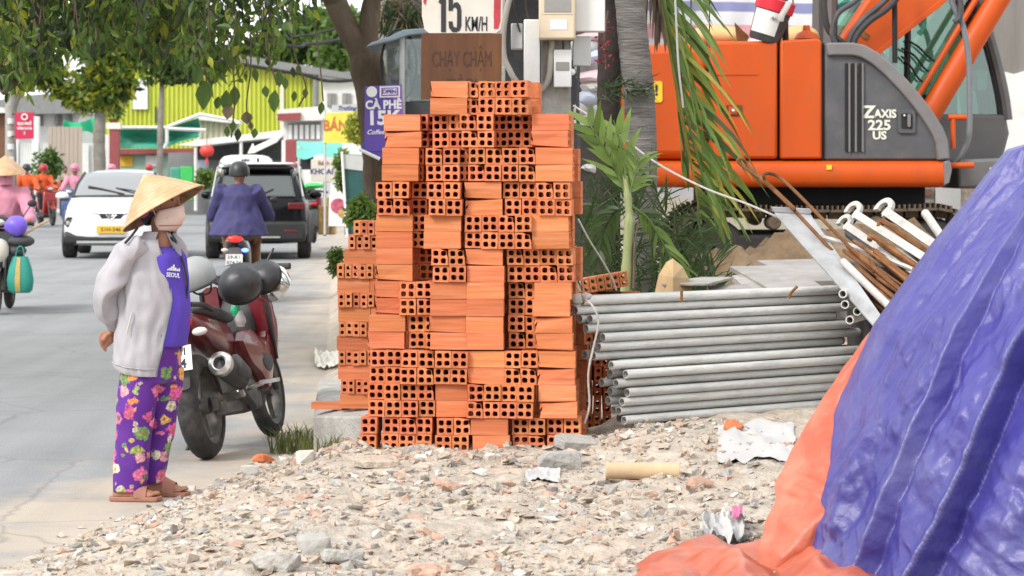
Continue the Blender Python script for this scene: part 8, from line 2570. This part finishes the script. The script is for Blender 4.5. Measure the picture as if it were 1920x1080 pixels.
obj('open_badge_core', MB().prism([P(718, 178, CFY), P(744, 177, CFY), P(744, 166, CFY), P(718, 167, CFY)], (0, -0.0095, 0), (0, -0.008, 0)), 'white', pnl, world=True, smooth=False)
obj('round_logo', MB().lathe([(0.0, 0.0), (0.045, 0.0), (0.046, 0.004), (0.0, 0.004)], Matrix.Translation(P(697, 172, CFY - 0.006)) @ Matrix.Rotation(R(-90), 4, 'X'), 24), 'white', pnl, world=True)
obj('lower_flap', MB().prism([P(676, 275, CFY), P(684, 262, CFY), P(716, 285, CFY), P(716, 299, CFY), P(706, 296, CFY)], (0, 0.01, 0), (0, 0.04, 0)), 'sign_purple', cf, world=True, smooth=False)
obj('lower_edge', MB().tube([P(674, 280, CFY), P(712, 298, CFY)], 0.016, 6), 'white', cf, world=True)
obj('hanger', MB().tube([P(720, 160, CFY + 0.02), P(716, 100, CFY + 0.8)], 0.006, 5), 'cable', cf, world=True)

CTY = 23.0
ct = thing('food_cart', 'glass food cart with a blue grey canopy behind the rusty plate', 'food cart', (P(770, 0, CTY).x, CTY, 0.13))
mat('canopy_blue', (0.22, 0.28, 0.32), rough=0.5, var=0.15)
obj('canopy', MB().prism([P(690, 92, CTY), P(700, 84, CTY), P(735, 72, CTY), P(760, 60, CTY), P(860, 52, CTY), P(860, 62, CTY), P(770, 70, CTY), P(740, 80, CTY)], (0, -0.4, 0), (0, 0.8, 0)), 'canopy_blue', ct, world=True, bevel=0.01)
for px in (757, 860):
    for dy in (-0.3, 0.7):
        obj('cart_post', MB().tube([P(px, 400, CTY) + Vector((0, dy, 0)), P(px, 68, CTY) + Vector((0, dy, 0))], 0.025, 8), 'box_grey', ct, world=True)
obj('glass_case', MB().prism([P(758, 190, CTY), P(860, 190, CTY), P(860, 76, CTY), P(758, 76, CTY)], (0, -0.25, 0), (0, -0.24, 0)), 'glass_cart', ct, world=True, smooth=False)
dome = MB()
dome.lathe([(0.0, 0.06), (0.12, 0.055), (0.20, 0.03), (0.235, 0.0), (0.24, 0.0), (0.25, -0.02)], Matrix.Translation(P(748, 122, CTY - 0.2)) @ Matrix.Diagonal((0.62, 1, 1.25, 1)) @ Matrix.Rotation(R(90), 4, 'X'), 28)
obj('round_lid', dome, 'glass_cart', ct, world=True)
obj('lid_rim', MB().tube([P(748, 122, CTY - 0.2) + Vector((0.152 * math.cos(t_), 0, 0.305 * math.sin(t_))) for t_ in (2 * math.pi * i / 32 for i in range(33))], 0.012, 6), 'cable', ct, world=True)
obj('cart_body', MB().prism([P(730, 400, CTY), P(870, 400, CTY), P(870, 192, CTY), P(730, 192, CTY)], (0, -0.25, 0), (0, 0.6, 0)), 'dark_plastic', ct, world=True, bevel=0.02)
obj('menu_board', MB().prism([P(765, 180, CTY), P(850, 180, CTY), P(850, 84, CTY), P(765, 84, CTY)], (0, 0.3, 0), (0, 0.33, 0)), 'grey_plastic', ct, world=True, smooth=False)
for i in range(6):
    obj('bottle', MB().lathe([(0.0, 0.0), (0.03, 0.0), (0.032, 0.13), (0.014, 0.18), (0.014, 0.21), (0.0, 0.21)], Matrix.Translation(P(768 + i * 14, 130 + 8 * (i % 2), CTY + 0.1)), 10), ['moto_red', 'box_grey', 'kraft', 'dark_plastic'][i % 4], ct, world=True)
obj('case_shelf', MB().box(P(808, 140, CTY + 0.1), (0.48, 0.3, 0.015)), 'box_grey', ct, world=True)

# dark shop front behind the sign and pole, with thatch and clutter
SFY = 29.0
sf = thing('open_shop_building', 'dark open shop front behind the speed sign and meter pole', 'building', (P(900, 0, SFY).x, SFY, 0.3))
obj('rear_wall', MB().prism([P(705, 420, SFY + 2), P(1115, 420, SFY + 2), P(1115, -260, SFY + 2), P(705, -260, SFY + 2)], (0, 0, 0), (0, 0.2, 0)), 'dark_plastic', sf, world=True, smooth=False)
obj('lintel', MB().prism([P(705, -150, SFY), P(1115, -150, SFY), P(1115, -230, SFY), P(705, -230, SFY)], (0, -0.3, 0), (0, 2, 0)), 'concrete', sf, world=True)
for px in (712, 935, 1108):
    obj('pillar', MB().prism([P(px - 12, 420, SFY), P(px + 12, 420, SFY), P(px + 12, -150, SFY), P(px - 12, -150, SFY)], (0, 0, 0), (0, 0.3, 0)), 'concrete', sf, world=True)
rs_ = random.Random(17)
obj('awning_fringe', crown_mb([(P(770, 30, SFY - 1), (60 * SFY / F, 0.3, 30 * SFY / F)), (P(740, 20, SFY - 1), (50 * SFY / F, 0.3, 34 * SFY / F))], 900, 0.22, 0.025, [('frond_dry', 2), ('frond_dark', 5)], 77, down=1.5), ['frond_dry', 'frond_dark'], sf, world=True, smooth=False, fix=False, kind='stuff')
# heap of pale folded sheets seen between pole and palms
mat('sheet_pink', (0.60, 0.42, 0.45), rough=0.7, var=0.1)
mat('sheet_blue', (0.42, 0.46, 0.58), rough=0.7, var=0.1)
for i in range(15):
    px, py = rs_.uniform(1086, 1118), 50 + i * 19
    mb = MB().ell(P(px, py, 21 + rs_.uniform(-.2, .2)), (rs_.uniform(0.10, 0.16), 0.16, rs_.uniform(0.04, 0.07)), 14, 8)
    for v in mb.v:
        v += Vector((1, 0.3, 1)) * 0.05 * noise.noise(v * 8 + Vector((i, 0, 0)))
    m_ = ['white_cloth', 'sheet_pink', 'white_cloth', 'sheet_blue'][i % 4]
    single('plastic_bundle', mb, m_, '%s crumpled plastic bundle stacked behind the meter pole' % {'white_cloth': 'white', 'sheet_pink': 'pinkish', 'sheet_blue': 'bluish'}[m_], 'plastic bundle', '%s plastic bundles behind the meter pole' % m_.replace('_', ' '))
mb = MB().box(P(1100, 380, 21.1), (0.5, 0.4, P(0, 345, 21).z - 0.28))
single('bundle_stand', mb, 'track_dark', 'dark stand under the plastic bundles behind the meter pole', 'stand')
# long rope from the excavator side to the plank, and a thin wire left of the palms
single('long_rope', MB().tube(curve([P(1075, 198, 15.4), P(1150, 245, 15.3), P(1230, 305, 15.2), P(1320, 352, 15.0), P(1400, 382, 14.8), P(1470, 412, 14.6)], 6), 0.0065, 6), 'rope', 'grey rope slung from the brick stack to the steel plank', 'rope')
single('thin_wire', MB().tube(curve([P(1084, 410, 14.2), P(1105, 450, 14.2), P(1130, 490, 14.2), P(1148, 522, 14.2), P(1156, 545, 14.2)], 5), 0.005, 5), 'rope', 'thin pale wire running down to the tilted thin bricks', 'wire')
single('hanging_string', MB().tube(curve([P(1263, -60, 16.2), P(1268, 40, 16.2), P(1272, 120, 16.2), P(1281, 202, 16.2)], 6), 0.007, 6), 'white_cloth', 'thin white cord hanging beside the palm frond', 'cord')
for k, (px, y1, lb) in enumerate(((1296, 215, 'thin dark wire hanging in front of the excavator, left one'), (1331, 90, 'thin dark wire hanging in front of the excavator, right one'))):
    single('hanging_wire', MB().tube([P(px, -60, 17.5), P(px - 1, y1, 17.5)], 0.004, 5), 'cable', lb, 'wire')

# ---------------------------------------------------------------- far end of the street
mat('lime', (0.47, 0.52, 0.055), rough=0.6, var=0.10, scale=0.8, dirt=(0.56, 0.56, 0.10), dscale=0.5, damt=0.5)
mat('roof_grey', (0.20, 0.20, 0.20), rough=0.7, var=0.15)
mat('green_net', (0.035, 0.30, 0.20), rough=0.8, var=0.35, scale=1.2, stretch=(1, 1, 2.5), dirt=(0.20, 0.36, 0.28), dscale=0.8, damt=0.5)
mat('cream_sheet', (0.60, 0.58, 0.42), rough=0.6, var=0.08)
mat('maroon', (0.26, 0.06, 0.06), rough=0.8, var=0.12)
mat('mint', (0.30, 0.45, 0.36), rough=0.7, var=0.1)
mat('amber_panel', (0.62, 0.36, 0.02), rough=0.6)
mat('red_sign', (0.48, 0.012, 0.06), rough=0.5, var=0.05)
mat('lantern_red', (0.70, 0.05, 0.04), rough=0.5)
mat('teal', (0.10, 0.42, 0.34), rough=0.6, var=0.2)
mat('vivid_green', (0.05, 0.50, 0.10), rough=0.5)
mat('yellow_banner', (0.72, 0.58, 0.08), rough=0.7, var=0.15)
mat('poster_red', (0.42, 0.08, 0.13), rough=0.5, var=0.6, scale=14)
mat('poster_tan', (0.45, 0.28, 0.10), rough=0.5, var=0.5, scale=16)
mat('tan_panel', (0.36, 0.30, 0.245), rough=0.8, var=0.10, scale=4, stretch=(5, 1, 0.3))
mat('dark_teal', (0.015, 0.075, 0.07), rough=0.5, var=0.2)
def pr(pts, Y, d, m, parent, name, bevel=0.0, y0=0.0):
    return obj(name, MB().prism([P(a, b, Y) for a, b in pts], (0, y0, 0), (0, y0 + d, 0)), m, parent, world=True, bevel=bevel, smooth=False)
LY = 106.0
lm = thing('lime_building', 'lime green corrugated metal hall across the end of the street', 'building', (P(400, 0, LY).x, LY, 0))
def corr(x0, x1, ytop0, ytop1, ybot, Y, pitch, depth, m, parent, name):
    """trapezoid ribbed sheet"""
    n = int((x1 - x0) / pitch)
    vs = []
    for i in range(n * 4 + 1):
        px = x0 + (x1 - x0) * i / (n * 4)
        off = (0, 0, depth, depth)[i % 4]
        yt = lerp(ytop0, ytop1, (px - x0) / (x1 - x0))
        a, b_ = P(px, ybot, Y), P(px, yt, Y)
        vs += [a + Vector((0, -off, 0)), b_ + Vector((0, -off, 0))]
    return obj(name, MB().add(vs, [(2 * i, 2 * i + 2, 2 * i + 3, 2 * i + 1) for i in range(n * 4)]), m, parent, world=True, smooth=False, fix=False)
corr(190, 592, 82, 142, 392, LY, 8.5, 0.09, 'lime', lm, 'ribbed_wall')
pr([(188, 396), (188, 82), (594, 142), (594, 396)], LY, 3.0, 'lime', lm, 'hall_body', y0=0.03)
pr([(180, 84), (180, 70), (450, 104), (600, 128), (668, 140), (668, 150), (600, 142), (450, 118)], LY, 1.5, 'roof_grey', lm, 'roof_edge', y0=-0.6)
pr([(250, 205), (250, 150), (278, 148), (278, 205)], LY, 0.1, 'wall_white', lm, 'white_panel', y0=-0.2)
pr([(525, 262), (525, 140), (533, 140), (533, 262)], LY, 0.1, 'cream_sheet', lm, 'pale_strip', y0=-0.16)
pr([(291, 230), (291, 200), (294, 200), (294, 230)], LY, 0.05, 'dark_plastic', lm, 'wall_slot', y0=-0.14)
obj('downpipe', MB().tube([P(592, 390, LY - 0.3), P(592, 140, LY - 0.3)], 0.12, 8), 'roof_grey', lm, world=True)
# green net awnings and kiosk
AY = 98.0
aw = thing('green_awning', 'green netting awning with pale pipe frame in front of the lime hall', 'awning', (P(300, 0, AY).x, AY, 0))
vs, fs = [], []
nx, ny = 40, 12
for j in range(ny):
    for i in range(nx):
        u, v = i / (nx - 1), j / (ny - 1)
        px = lerp(222, 372, u)
        yt = interp([(222, 240), (312, 240), (372, 221)], px)
        yb = interp([(222, 279), (310, 278), (330, 268), (372, 258)], px)
        q = P(px, lerp(yt, yb, v), AY)
        q.y += 0.25 * noise.noise(Vector((u * 5, v * 3, 1))) + 0.5 * math.sin(v * math.pi)
        vs.append(q)
for j in range(ny - 1):
    for i in range(nx - 1):
        k = j * nx + i
        fs.append((k, k + 1, k + nx + 1, k + nx))
obj('netting', MB().add(vs, fs), 'green_net', aw, world=True, smooth=60, fix=False)
fr = MB()
for a, b in (((222, 239), (314, 239)), ((314, 238), (378, 213)), ((314, 241), (386, 244)), ((313, 236), (313, 268)), ((313, 268), (303, 288)), ((222, 239), (222, 392)), ((376, 214), (440, 226))):
    fr.tube([P(*a, AY - 0.15), P(*b, AY - 0.15)], 0.07, 6)
fr.tube([P(372, 258, AY - 0.1), P(372, 392, AY - 0.1)], 0.06, 6)
obj('pipe_frame', fr, 'box_white', aw, world=True)
cs = thing('cream_shed', 'cream corrugated shed wall right of the green awning', 'shed', (P(405, 0, 99).x, 99, 0))
corr(370, 450, 222, 232, 392, 99, 9, 0.08, 'cream_sheet', cs, 'ribbed_wall')
pr([(366, 224), (366, 217), (452, 226), (452, 233)], 99, 1.0, 'box_white', cs, 'eave', y0=-0.5)
ks = thing('mint_kiosk', 'mint green kiosk with a yellow panel and a white board', 'kiosk', (P(268, 0, 94).x, 94, 0))
pr([(222, 398), (222, 284), (315, 284), (315, 398)], 94, 1.8, 'mint', ks, 'kiosk_body')
pr([(220, 290), (220, 280), (372, 278), (372, 286)], 94, 0.5, 'maroon', ks, 'fascia', y0=-0.4)
pr([(226, 312), (226, 292), (249, 292), (249, 312)], 94, 0.05, 'amber_panel', ks, 'yellow_panel', y0=-0.05)
pr([(273, 312), (273, 291), (306, 291), (306, 312)], 94, 0.05, 'box_white', ks, 'white_board', y0=-0.06)
pp = thing('gate_pillar', 'maroon gate pillar with a pale cap and planter left of the mint kiosk', 'pillar', (P(212, 0, 92).x, 92, 0))
pr([(205, 398), (205, 240), (222, 240), (222, 398)], 92, 0.4, 'maroon', pp, 'shaft')
pr([(199, 242), (199, 230), (226, 230), (226, 242)], 92, 0.5, 'offwhite', pp, 'cap', y0=-0.05)
obj('planter', MB().lathe([(0.0, 0), (0.13, 0), (0.19, 0.12), (0.2, 0.14), (0.0, 0.14)], Matrix.Translation(P(213, 230, 92.2)), 12), 'rust', pp, world=True)
obj('planter_leaves', crown_mb([(P(213, 205, 92.2), (0.35, 0.3, 0.35))], 220, 0.25, 0.1, [('leaf_a', 1)], 9), 'leaf_a', pp, world=True, smooth=False, fix=False, kind='stuff')
pr([(190, 398), (190, 252), (205, 252), (205, 398)], 92, 0.3, 'wall_white', pp, 'side_wall', y0=0.1)
# long canopy with red lantern
cn = thing('shop_canopy', 'long dark canopy with a white edge and posts behind the white van', 'canopy', (P(440, 0, 88).x, 88, 0))
pr([(330, 272), (372, 262), (535, 243), (535, 256), (420, 268), (372, 274)], 88, 3.0, 'box_white', cn, 'roof_edge')
pr([(366, 300), (366, 272), (535, 258), (535, 300)], 90.9, 0.1, 'dark_plastic', cn, 'back_wall')
pr([(315, 400), (315, 286), (535, 286), (535, 400)], 91.2, 0.2, 'roof_grey', cn, 'lower_wall')
for px in (367, 452, 531):
    obj('post', MB().tube([P(px, 395, 88.1), P(px, 262, 88.1)], 0.055, 8), 'box_white', cn, world=True)
ln = thing('red_lantern', 'round red paper lantern hanging under the canopy', 'lantern', P(388, 293, 87.9))
obj('lantern_body', MB().lathe([(0.06, -0.02), (0.18, 0.03), (0.24, 0.15), (0.24, 0.22), (0.18, 0.33), (0.06, 0.37)], None, 16), 'lantern_red', ln)
obj('tassel', MB().tube([(0, 0, -0.02), (0, 0, -0.25)], [0.03, 0.05], 6), 'lantern_red', ln)
obj('cord', MB().tube([(0, 0, 0.36), (0, 0, 0.75)], 0.01, 5), 'cable', ln)
for k, (a, b_, c, d, m, lb) in enumerate(((322, 338, 340, 314, 'green_net', 'dark green crate stack under the canopy'), (340, 336, 364, 312, 'vivid_green', 'bright green crate stack under the canopy'), (372, 318, 390, 300, 'sheet_blue', 'pale blue sheet hanging beside the lantern'))):
    single('crate_stack', MB().prism([P(a, b_ + (40 if k < 2 else 0), 90), P(c, b_ + (40 if k < 2 else 0), 90), P(c, d, 90), P(a, d, 90)], (0, -0.3, 0), (0, 0.3, 0)), m, lb, 'crates' if k < 2 else 'sheet', bevel=0.03)
sa = thing('slanted_awning', 'white slanted shop awning above the black car', 'awning', (P(500, 0, 84).x, 84, P(0, 300, 84).z))
obj('awning_sheet', MB().prism([P(472, 280, 84), P(533, 252, 84), P(520, 266, 83), P(478, 286, 83)], (0, 0, 0), (0, 0, 0.05)), 'offwhite', sa, world=True, smooth=False)
obj('awning_front', MB().prism([P(464, 288, 83), P(474, 268, 84), P(480, 286, 83)], (0, 0, 0), (0, 0.1, 0)), 'offwhite', sa, world=True, smooth=False)
obj('awning_stay', MB().tube([P(533, 254, 84), P(533, 300, 84.6)], 0.03, 6), 'box_white', sa, world=True)
# right-hand far shops
rh = thing('tiled_house', 'low house with white roof edge and barred window left of the yellow banner', 'house', (P(566, 0, 76).x, 76, 0))
pr([(532, 398), (532, 226), (606, 222), (606, 398)], 76, 3.0, 'wall_white', rh, 'wall')
pr([(520, 222), (524, 206), (600, 200), (612, 216), (606, 226), (530, 228)], 76, 3.4, 'box_white', rh, 'roof_edge', y0=-0.4)
pr([(523, 227), (523, 214), (566, 212), (566, 226)], 76, 0.1, 'maroon', rh, 'fascia', y0=-0.5)
wn = pr([(540, 262), (540, 232), (602, 229), (602, 262)], 76, 0.05, 'roof_grey', rh, 'window', y0=-0.05)
for k in range(6):
    pr([(541 + k * 10.5, 261), (541 + k * 10.5, 234), (548 + k * 10.5, 234), (548 + k * 10.5, 261)], 76, 0.02, 'white', wn, 'pane', y0=-0.08)
mp_ = thing('maroon_pillar', 'tall maroon pillar right of the black car', 'pillar', (P(546, 0, 70).x, 70, 0))
pr([(535, 410), (535, 262), (557, 262), (557, 410)], 70, 0.5, 'maroon', mp_, 'shaft', 0.02)
pr([(558, 405), (558, 275), (567, 275), (567, 405)], 70, 0.3, 'wall_white', mp_, 'pale_side')
um = thing('teal_awning', 'teal cloth awning over the street stall', 'awning', (P(598, 0, 55).x, 55, P(0, 300, 55).z))
vs, fs = [], []
for j in range(6):
    for i in range(14):
        u, v = i / 13, j / 5
        q = P(lerp(556, 642, u), lerp(267, 294, v) - 8 * abs(u - 0.35) * (1 - v) + 5 * math.sin(u * 9) * v, 55 - 1.2 * v)
        vs.append(q)
for j in range(5):
    for i in range(13):
        k = j * 14 + i
        fs.append((k, k + 1, k + 15, k + 14))
obj('cloth', MB().add(vs, fs), 'teal', um, world=True, smooth=60, fix=False)
obj('pole', MB().tube([P(562, 420, 54.5), P(562, 272, 54.5)], 0.03, 8), 'box_grey', um, world=True)
pst = thing('grey_posts', 'dark hanging shirt on the stall rail under the teal awning', 'shirt', P(575, 318, 54.4))
obj('shirt', MB().prism([P(a, b_, 54.4) for a, b_ in [(562, 318), (565, 292), (570, 288), (582, 288), (588, 293), (584, 318)]], (0, -0.03, 0), (0, 0.03, 0)), 'ink', pst, world=True, bevel=0.01)
obj('hanger', MB().tube([P(576, 288, 54.4), P(576, 278, 54.4)], 0.008, 5), 'chrome', pst, world=True)
kh = thing('stall_sign', 'pale street stall sign reading KHOAI under the teal awning', 'sign', (P(609, 0, 50).x, 50, 0.13))
pn = pr([(583, 340), (583, 299), (632, 294), (634, 342)], 50, 0.04, 'offwhite', kh, 'board', 0.005)
obj('post', MB().tube([P(609, 442, 50.05), P(609, 330, 50.05)], 0.03, 8), 'dark_plastic', kh, world=True)
text('sign_text', 'KHOAI', 0.14, 'ink_blue', pn, face_cam(P(603, 322, 49.995)), 1.0, 0.003)
text('sign_text', 'Bánh', 0.11, 'maroon', pn, face_cam(P(607, 306, 49.995)), 1.0, 0.001)
gc = thing('green_cloth', 'bright green cloth on the parked scooter by the stall', 'cloth', P(588, 352, 52))
obj('cloth', MB().ell(P(588, 348, 52), (0.20, 0.15, 0.06), 14, 8), 'vivid_green', gc, world=True)
o = scooter(thing('motor_scooter', 'dark scooter parked on the pavement right of the black car', 'scooter', (P(588, 0, 52).x, 52, 0.13), R(100)), 'black_gloss')
fp_ = thing('food_poster', 'standing food poster with a red dish picture behind the rear brick stack', 'poster', (P(634, 0, 44).x, 44, 0.13))
bo = pr([(616, 424), (617, 366), (650, 366), (651, 424)], 44, 0.03, 'white', fp_, 'board', 0.004)
obj('dish_picture', MB().lathe([(0.0, 0), (0.12, 0.0), (0.125, 0.006), (0, 0.006)], Matrix.Translation(P(634, 386, 43.99)) @ Matrix.Rotation(R(90), 4, 'X'), 20), 'poster_red', bo, world=True)
obj('dish_picture', MB().lathe([(0.0, 0), (0.07, 0.0), (0.075, 0.006), (0, 0.006)], Matrix.Translation(P(642, 400, 43.98)) @ Matrix.Rotation(R(90), 4, 'X'), 16), 'poster_tan', bo, world=True)
for px in (619, 648):
    obj('poster_leg', MB().tube([P(px, 440, 44.02), P(px, 420, 44.02)], 0.02, 6), 'dark_plastic', fp_, world=True)
st = thing('street_stall', 'cluttered stall counter with cups beside the food poster', 'stall', (P(598, 0, 48).x, 48, 0.13))
obj('counter', MB().prism([P(596, 440, 48), P(628, 440, 48), P(628, 385, 48), P(596, 385, 48)], (0, 0, 0), (0, 0.5, 0)), 'poster_tan', st, world=True, bevel=0.02)
for k in range(5):
    obj('cup', MB().lathe([(0.0, 0), (0.04, 0), (0.055, 0.14), (0.0, 0.14)], Matrix.Translation(P(599 + k * 6.5, 385, 48.2)), 10), ['poster_red', 'white', 'yellow_banner'][k % 3], st, world=True)
yb_ = thing('yellow_banner', 'yellow banner with faded red lettering left of the coffee sign', 'banner', (P(650, 0, 45).x, 45, P(0, 268, 45).z))
bp_ = pr([(607, 268), (611, 212), (690, 208), (690, 268)], 45, 0.03, 'yellow_banner', yb_, 'sheet', 0.003)
pr([(622, 210), (622, 197), (686, 194), (686, 208)], 45, 0.03, 'box_grey', yb_, 'header')
text('sign_text', 'Trường', 0.10, 'ink_blue', yb_, face_cam(P(650, 203, 44.99)), 1.0, 0.001, shear=0.3)
text('sign_text', 'BÁNH', 0.26, 'clay', bp_, face_cam(P(637, 236, 44.99)), 0.8, 0.004)
text('sign_text', 'Lò', 0.16, 'clay', bp_, face_cam(P(676, 244, 44.99)), 0.9, 0.002)
obj('banner_pole', MB().tube([P(609, 440, 45.05), P(610, 205, 45.05)], 0.02, 6), 'box_grey', yb_, world=True)
gb = thing('grey_banner', 'tall leaning grey and dark teal banner behind the tree trunk', 'banner', (P(676, 0, 40).x, 40, 0.13))
sh_ = pr([(652, 440), (643, 288), (694, 292), (702, 440)], 40, 0.03, 'dark_teal', gb, 'sheet', 0.003)
pr([(644, 316), (643, 289), (694, 293), (695, 322)], 40, 0.02, 'box_grey', sh_, 'header', y0=-0.021)
obj('edge_pole', MB().tube([P(651, 444, 39.95), P(641, 284, 39.95)], 0.02, 6), 'white', gb, world=True)
# left side of the street
rsn = thing('red_notice_sign', 'crimson notice board with white lettering at the far left', 'sign', (P(45, 0, 60).x, 60, P(0, 262, 60).z))
bd_ = pr([(28, 261), (28, 211), (63, 210), (63, 260)], 60, 0.04, 'red_sign', rsn, 'board', 0.004)
obj('emblem', MB().lathe([(0.05, 0), (0.075, 0.0), (0.075, 0.008), (0.05, 0.008), (0.05, 0)], Matrix.Translation(P(46, 219, 59.98)) @ Matrix.Rotation(R(90), 4, 'X'), 20), 'white', bd_, world=True)
for k, (s_, y_, sz) in enumerate((('KHU PHỐ', 232, 0.085), ('VĂN HÓA', 241, 0.085), ('5', 250, 0.085))):
    text('sign_text', s_, sz, 'white', bd_, face_cam(P(46, y_, 59.99)), 0.85, 0.003)
obj('bracket', MB().tube([P(22, 214, 60.1), P(64, 212, 60.1)], 0.02, 6).tube([P(22, 255, 60.1), P(30, 256, 60.1)], 0.02, 6), 'dark_plastic', rsn, world=True)
lpole = thing('street_pole', 'slim concrete pole with white bands beside the crimson notice board', 'pole', (P(18, 0, 60.3).x, 60.3, 0))
obj('shaft', MB().tube([P(18, 409, 60.3), P(19, -80, 60.3)], [0.11, 0.09], 10), 'concrete', lpole, world=True)
for k in range(5):
    obj('white_mark', MB().tube([P(20, 232 + k * 24, 60.24), P(20, 222 + k * 24, 60.24)], 0.075, 8), 'wall_white', lpole, world=True)
hs2 = thing('walled_house', 'grey white house with pillared fence behind the orange riders', 'house', (P(75, 0, 90).x, 90, 0))
pr([(-60, 398), (-60, 215), (150, 205), (150, 398)], 94, 4, 'wall_white', hs2, 'house_wall')
rfh = pr([(-60, 216), (-50, 196), (40, 180), (85, 176), (92, 186), (140, 196), (150, 212)], 93, 4, 'roof_grey', hs2, 'roof')
for px in (75, 110, 130):
    wi_ = pr([(px - 6, 236), (px - 6, 216), (px + 6, 216), (px + 6, 236)], 94, 0.1, 'roof_grey', hs2, 'window', y0=-0.08)
    pr([(px - 5, 235), (px - 5, 217), (px - 0.5, 217), (px - 0.5, 235)], 94, 0.02, 'window_grey', wi_, 'pane', y0=-0.11)
fe = thing('pillared_fence', 'white picket fence with pillars in front of the walled house', 'fence', (P(60, 0, 88).x, 88, 0))
for px in (-20, 28, 66, 160, 182):
    pr([(px - 6, 396), (px - 6, 218 if px < 100 else 270), (px + 6, 218 if px < 100 else 270), (px + 6, 396)], 88, 0.3, 'wall_white', fe, 'pillar')
for k in range(42):
    px = -16 + k * 4.6
    if 88 < px < 154:
        continue
    pr([(px, 390), (px, 268), (px + 2.2, 268), (px + 2.2, 390)], 88, 0.05, 'box_white', fe, 'picket', y0=0.1)
pr([(-20, 350), (-20, 344), (182, 344), (182, 350)], 88, 0.06, 'box_white', fe, 'rail', y0=0.16)
tp_ = thing('tan_fence_panel', 'plain tan board panel standing behind the round bush', 'panel', (P(121, 0, 86).x, 86, 0))
for k in range(8):
    pr([(90 + k * 8, 392), (90 + k * 8, 238), (97.6 + k * 8, 238), (97.6 + k * 8, 392)], 86, 0.05, 'tan_panel', tp_, 'board', y0=0.01 * (k % 2))
gn = thing('green_net', 'bright green net sheet draped above the white fence', 'net', P(150, 250, 87))
vs, fs = [], []
for j in range(6):
    for i in range(16):
        u, v = i / 15, j / 5
        q = P(lerp(119, 180, u), lerp(224 + 6 * math.sin(u * 4), 250 + 4 * math.sin(u * 7), v), 87 + 0.2 * math.sin(u * 9))
        vs.append(q)
for j in range(5):
    for i in range(15):
        k = j * 16 + i
        fs.append((k, k + 1, k + 17, k + 16))
mat('net_bright', (0.02, 0.42, 0.20), rough=0.7, var=0.15)
obj('sheet', MB().add(vs, fs), 'net_bright', gn, world=True, smooth=60, fix=False)
obj('stake', MB().tube([P(150, 392, 87.1), P(150, 224, 87.1)], 0.04, 6), 'box_grey', gn, world=True)
dg_ = thing('dark_gate', 'dark brown gate post with a pale roof at the left edge', 'gate', (P(0, 0, 66).x, 66, 0))
pr([(-40, 400), (-40, 210), (9, 210), (9, 400)], 66, 0.3, 'cloth_brown', dg_, 'gate_leaf')
pr([(-50, 212), (-50, 200), (10, 202), (14, 212)], 66, 1.0, 'wall_white', dg_, 'gate_roof', y0=-0.3)
# building backdrop closing the street's far end and the gaps
bk_ = thing('far_house', 'pale far house block behind the trees at the end of the street', 'house', (P(640, 0, 120).x, 120, 0))
pr([(600, 390), (600, 150), (720, 140), (720, 390)], 120, 4, 'wall_white', bk_, 'wall')
pr([(594, 152), (598, 140), (722, 128), (726, 140)], 120, 4.5, 'roof_grey', bk_, 'roof', y0=-0.4)
for px in (622, 650, 680):
    wi_ = pr([(px - 8, 200), (px - 8, 175), (px + 8, 175), (px + 8, 200)], 120, 0.1, 'roof_grey', bk_, 'window', y0=-0.1)
    pr([(px - 7, 199), (px - 7, 176), (px - 0.5, 176), (px - 0.5, 199)], 120, 0.02, 'window_grey', wi_, 'pane', y0=-0.13)
# overhead cables across the street
for k, (a, b_, c, lb) in enumerate((((440, 118), (560, 138), (664, 150), 'lowest black cable bundle above the lime hall'), ((500, 80), (580, 82), (660, 70), 'middle black cable bundle in front of the far trees'), ((480, 60), (570, 66), (640, 52), 'highest black cable bundle in front of the far trees'))):
    single('overhead_cable', MB().tube(curve([P(a[0] - 500, a[1] - 90, 60), P(a[0], a[1], 62), P(b_[0], b_[1], 63), P(c[0], c[1], 64), P(c[0] + 300, c[1] - 60, 65)], 6), 0.045 if k < 2 else 0.03, 6), 'cable', lb, 'cable')
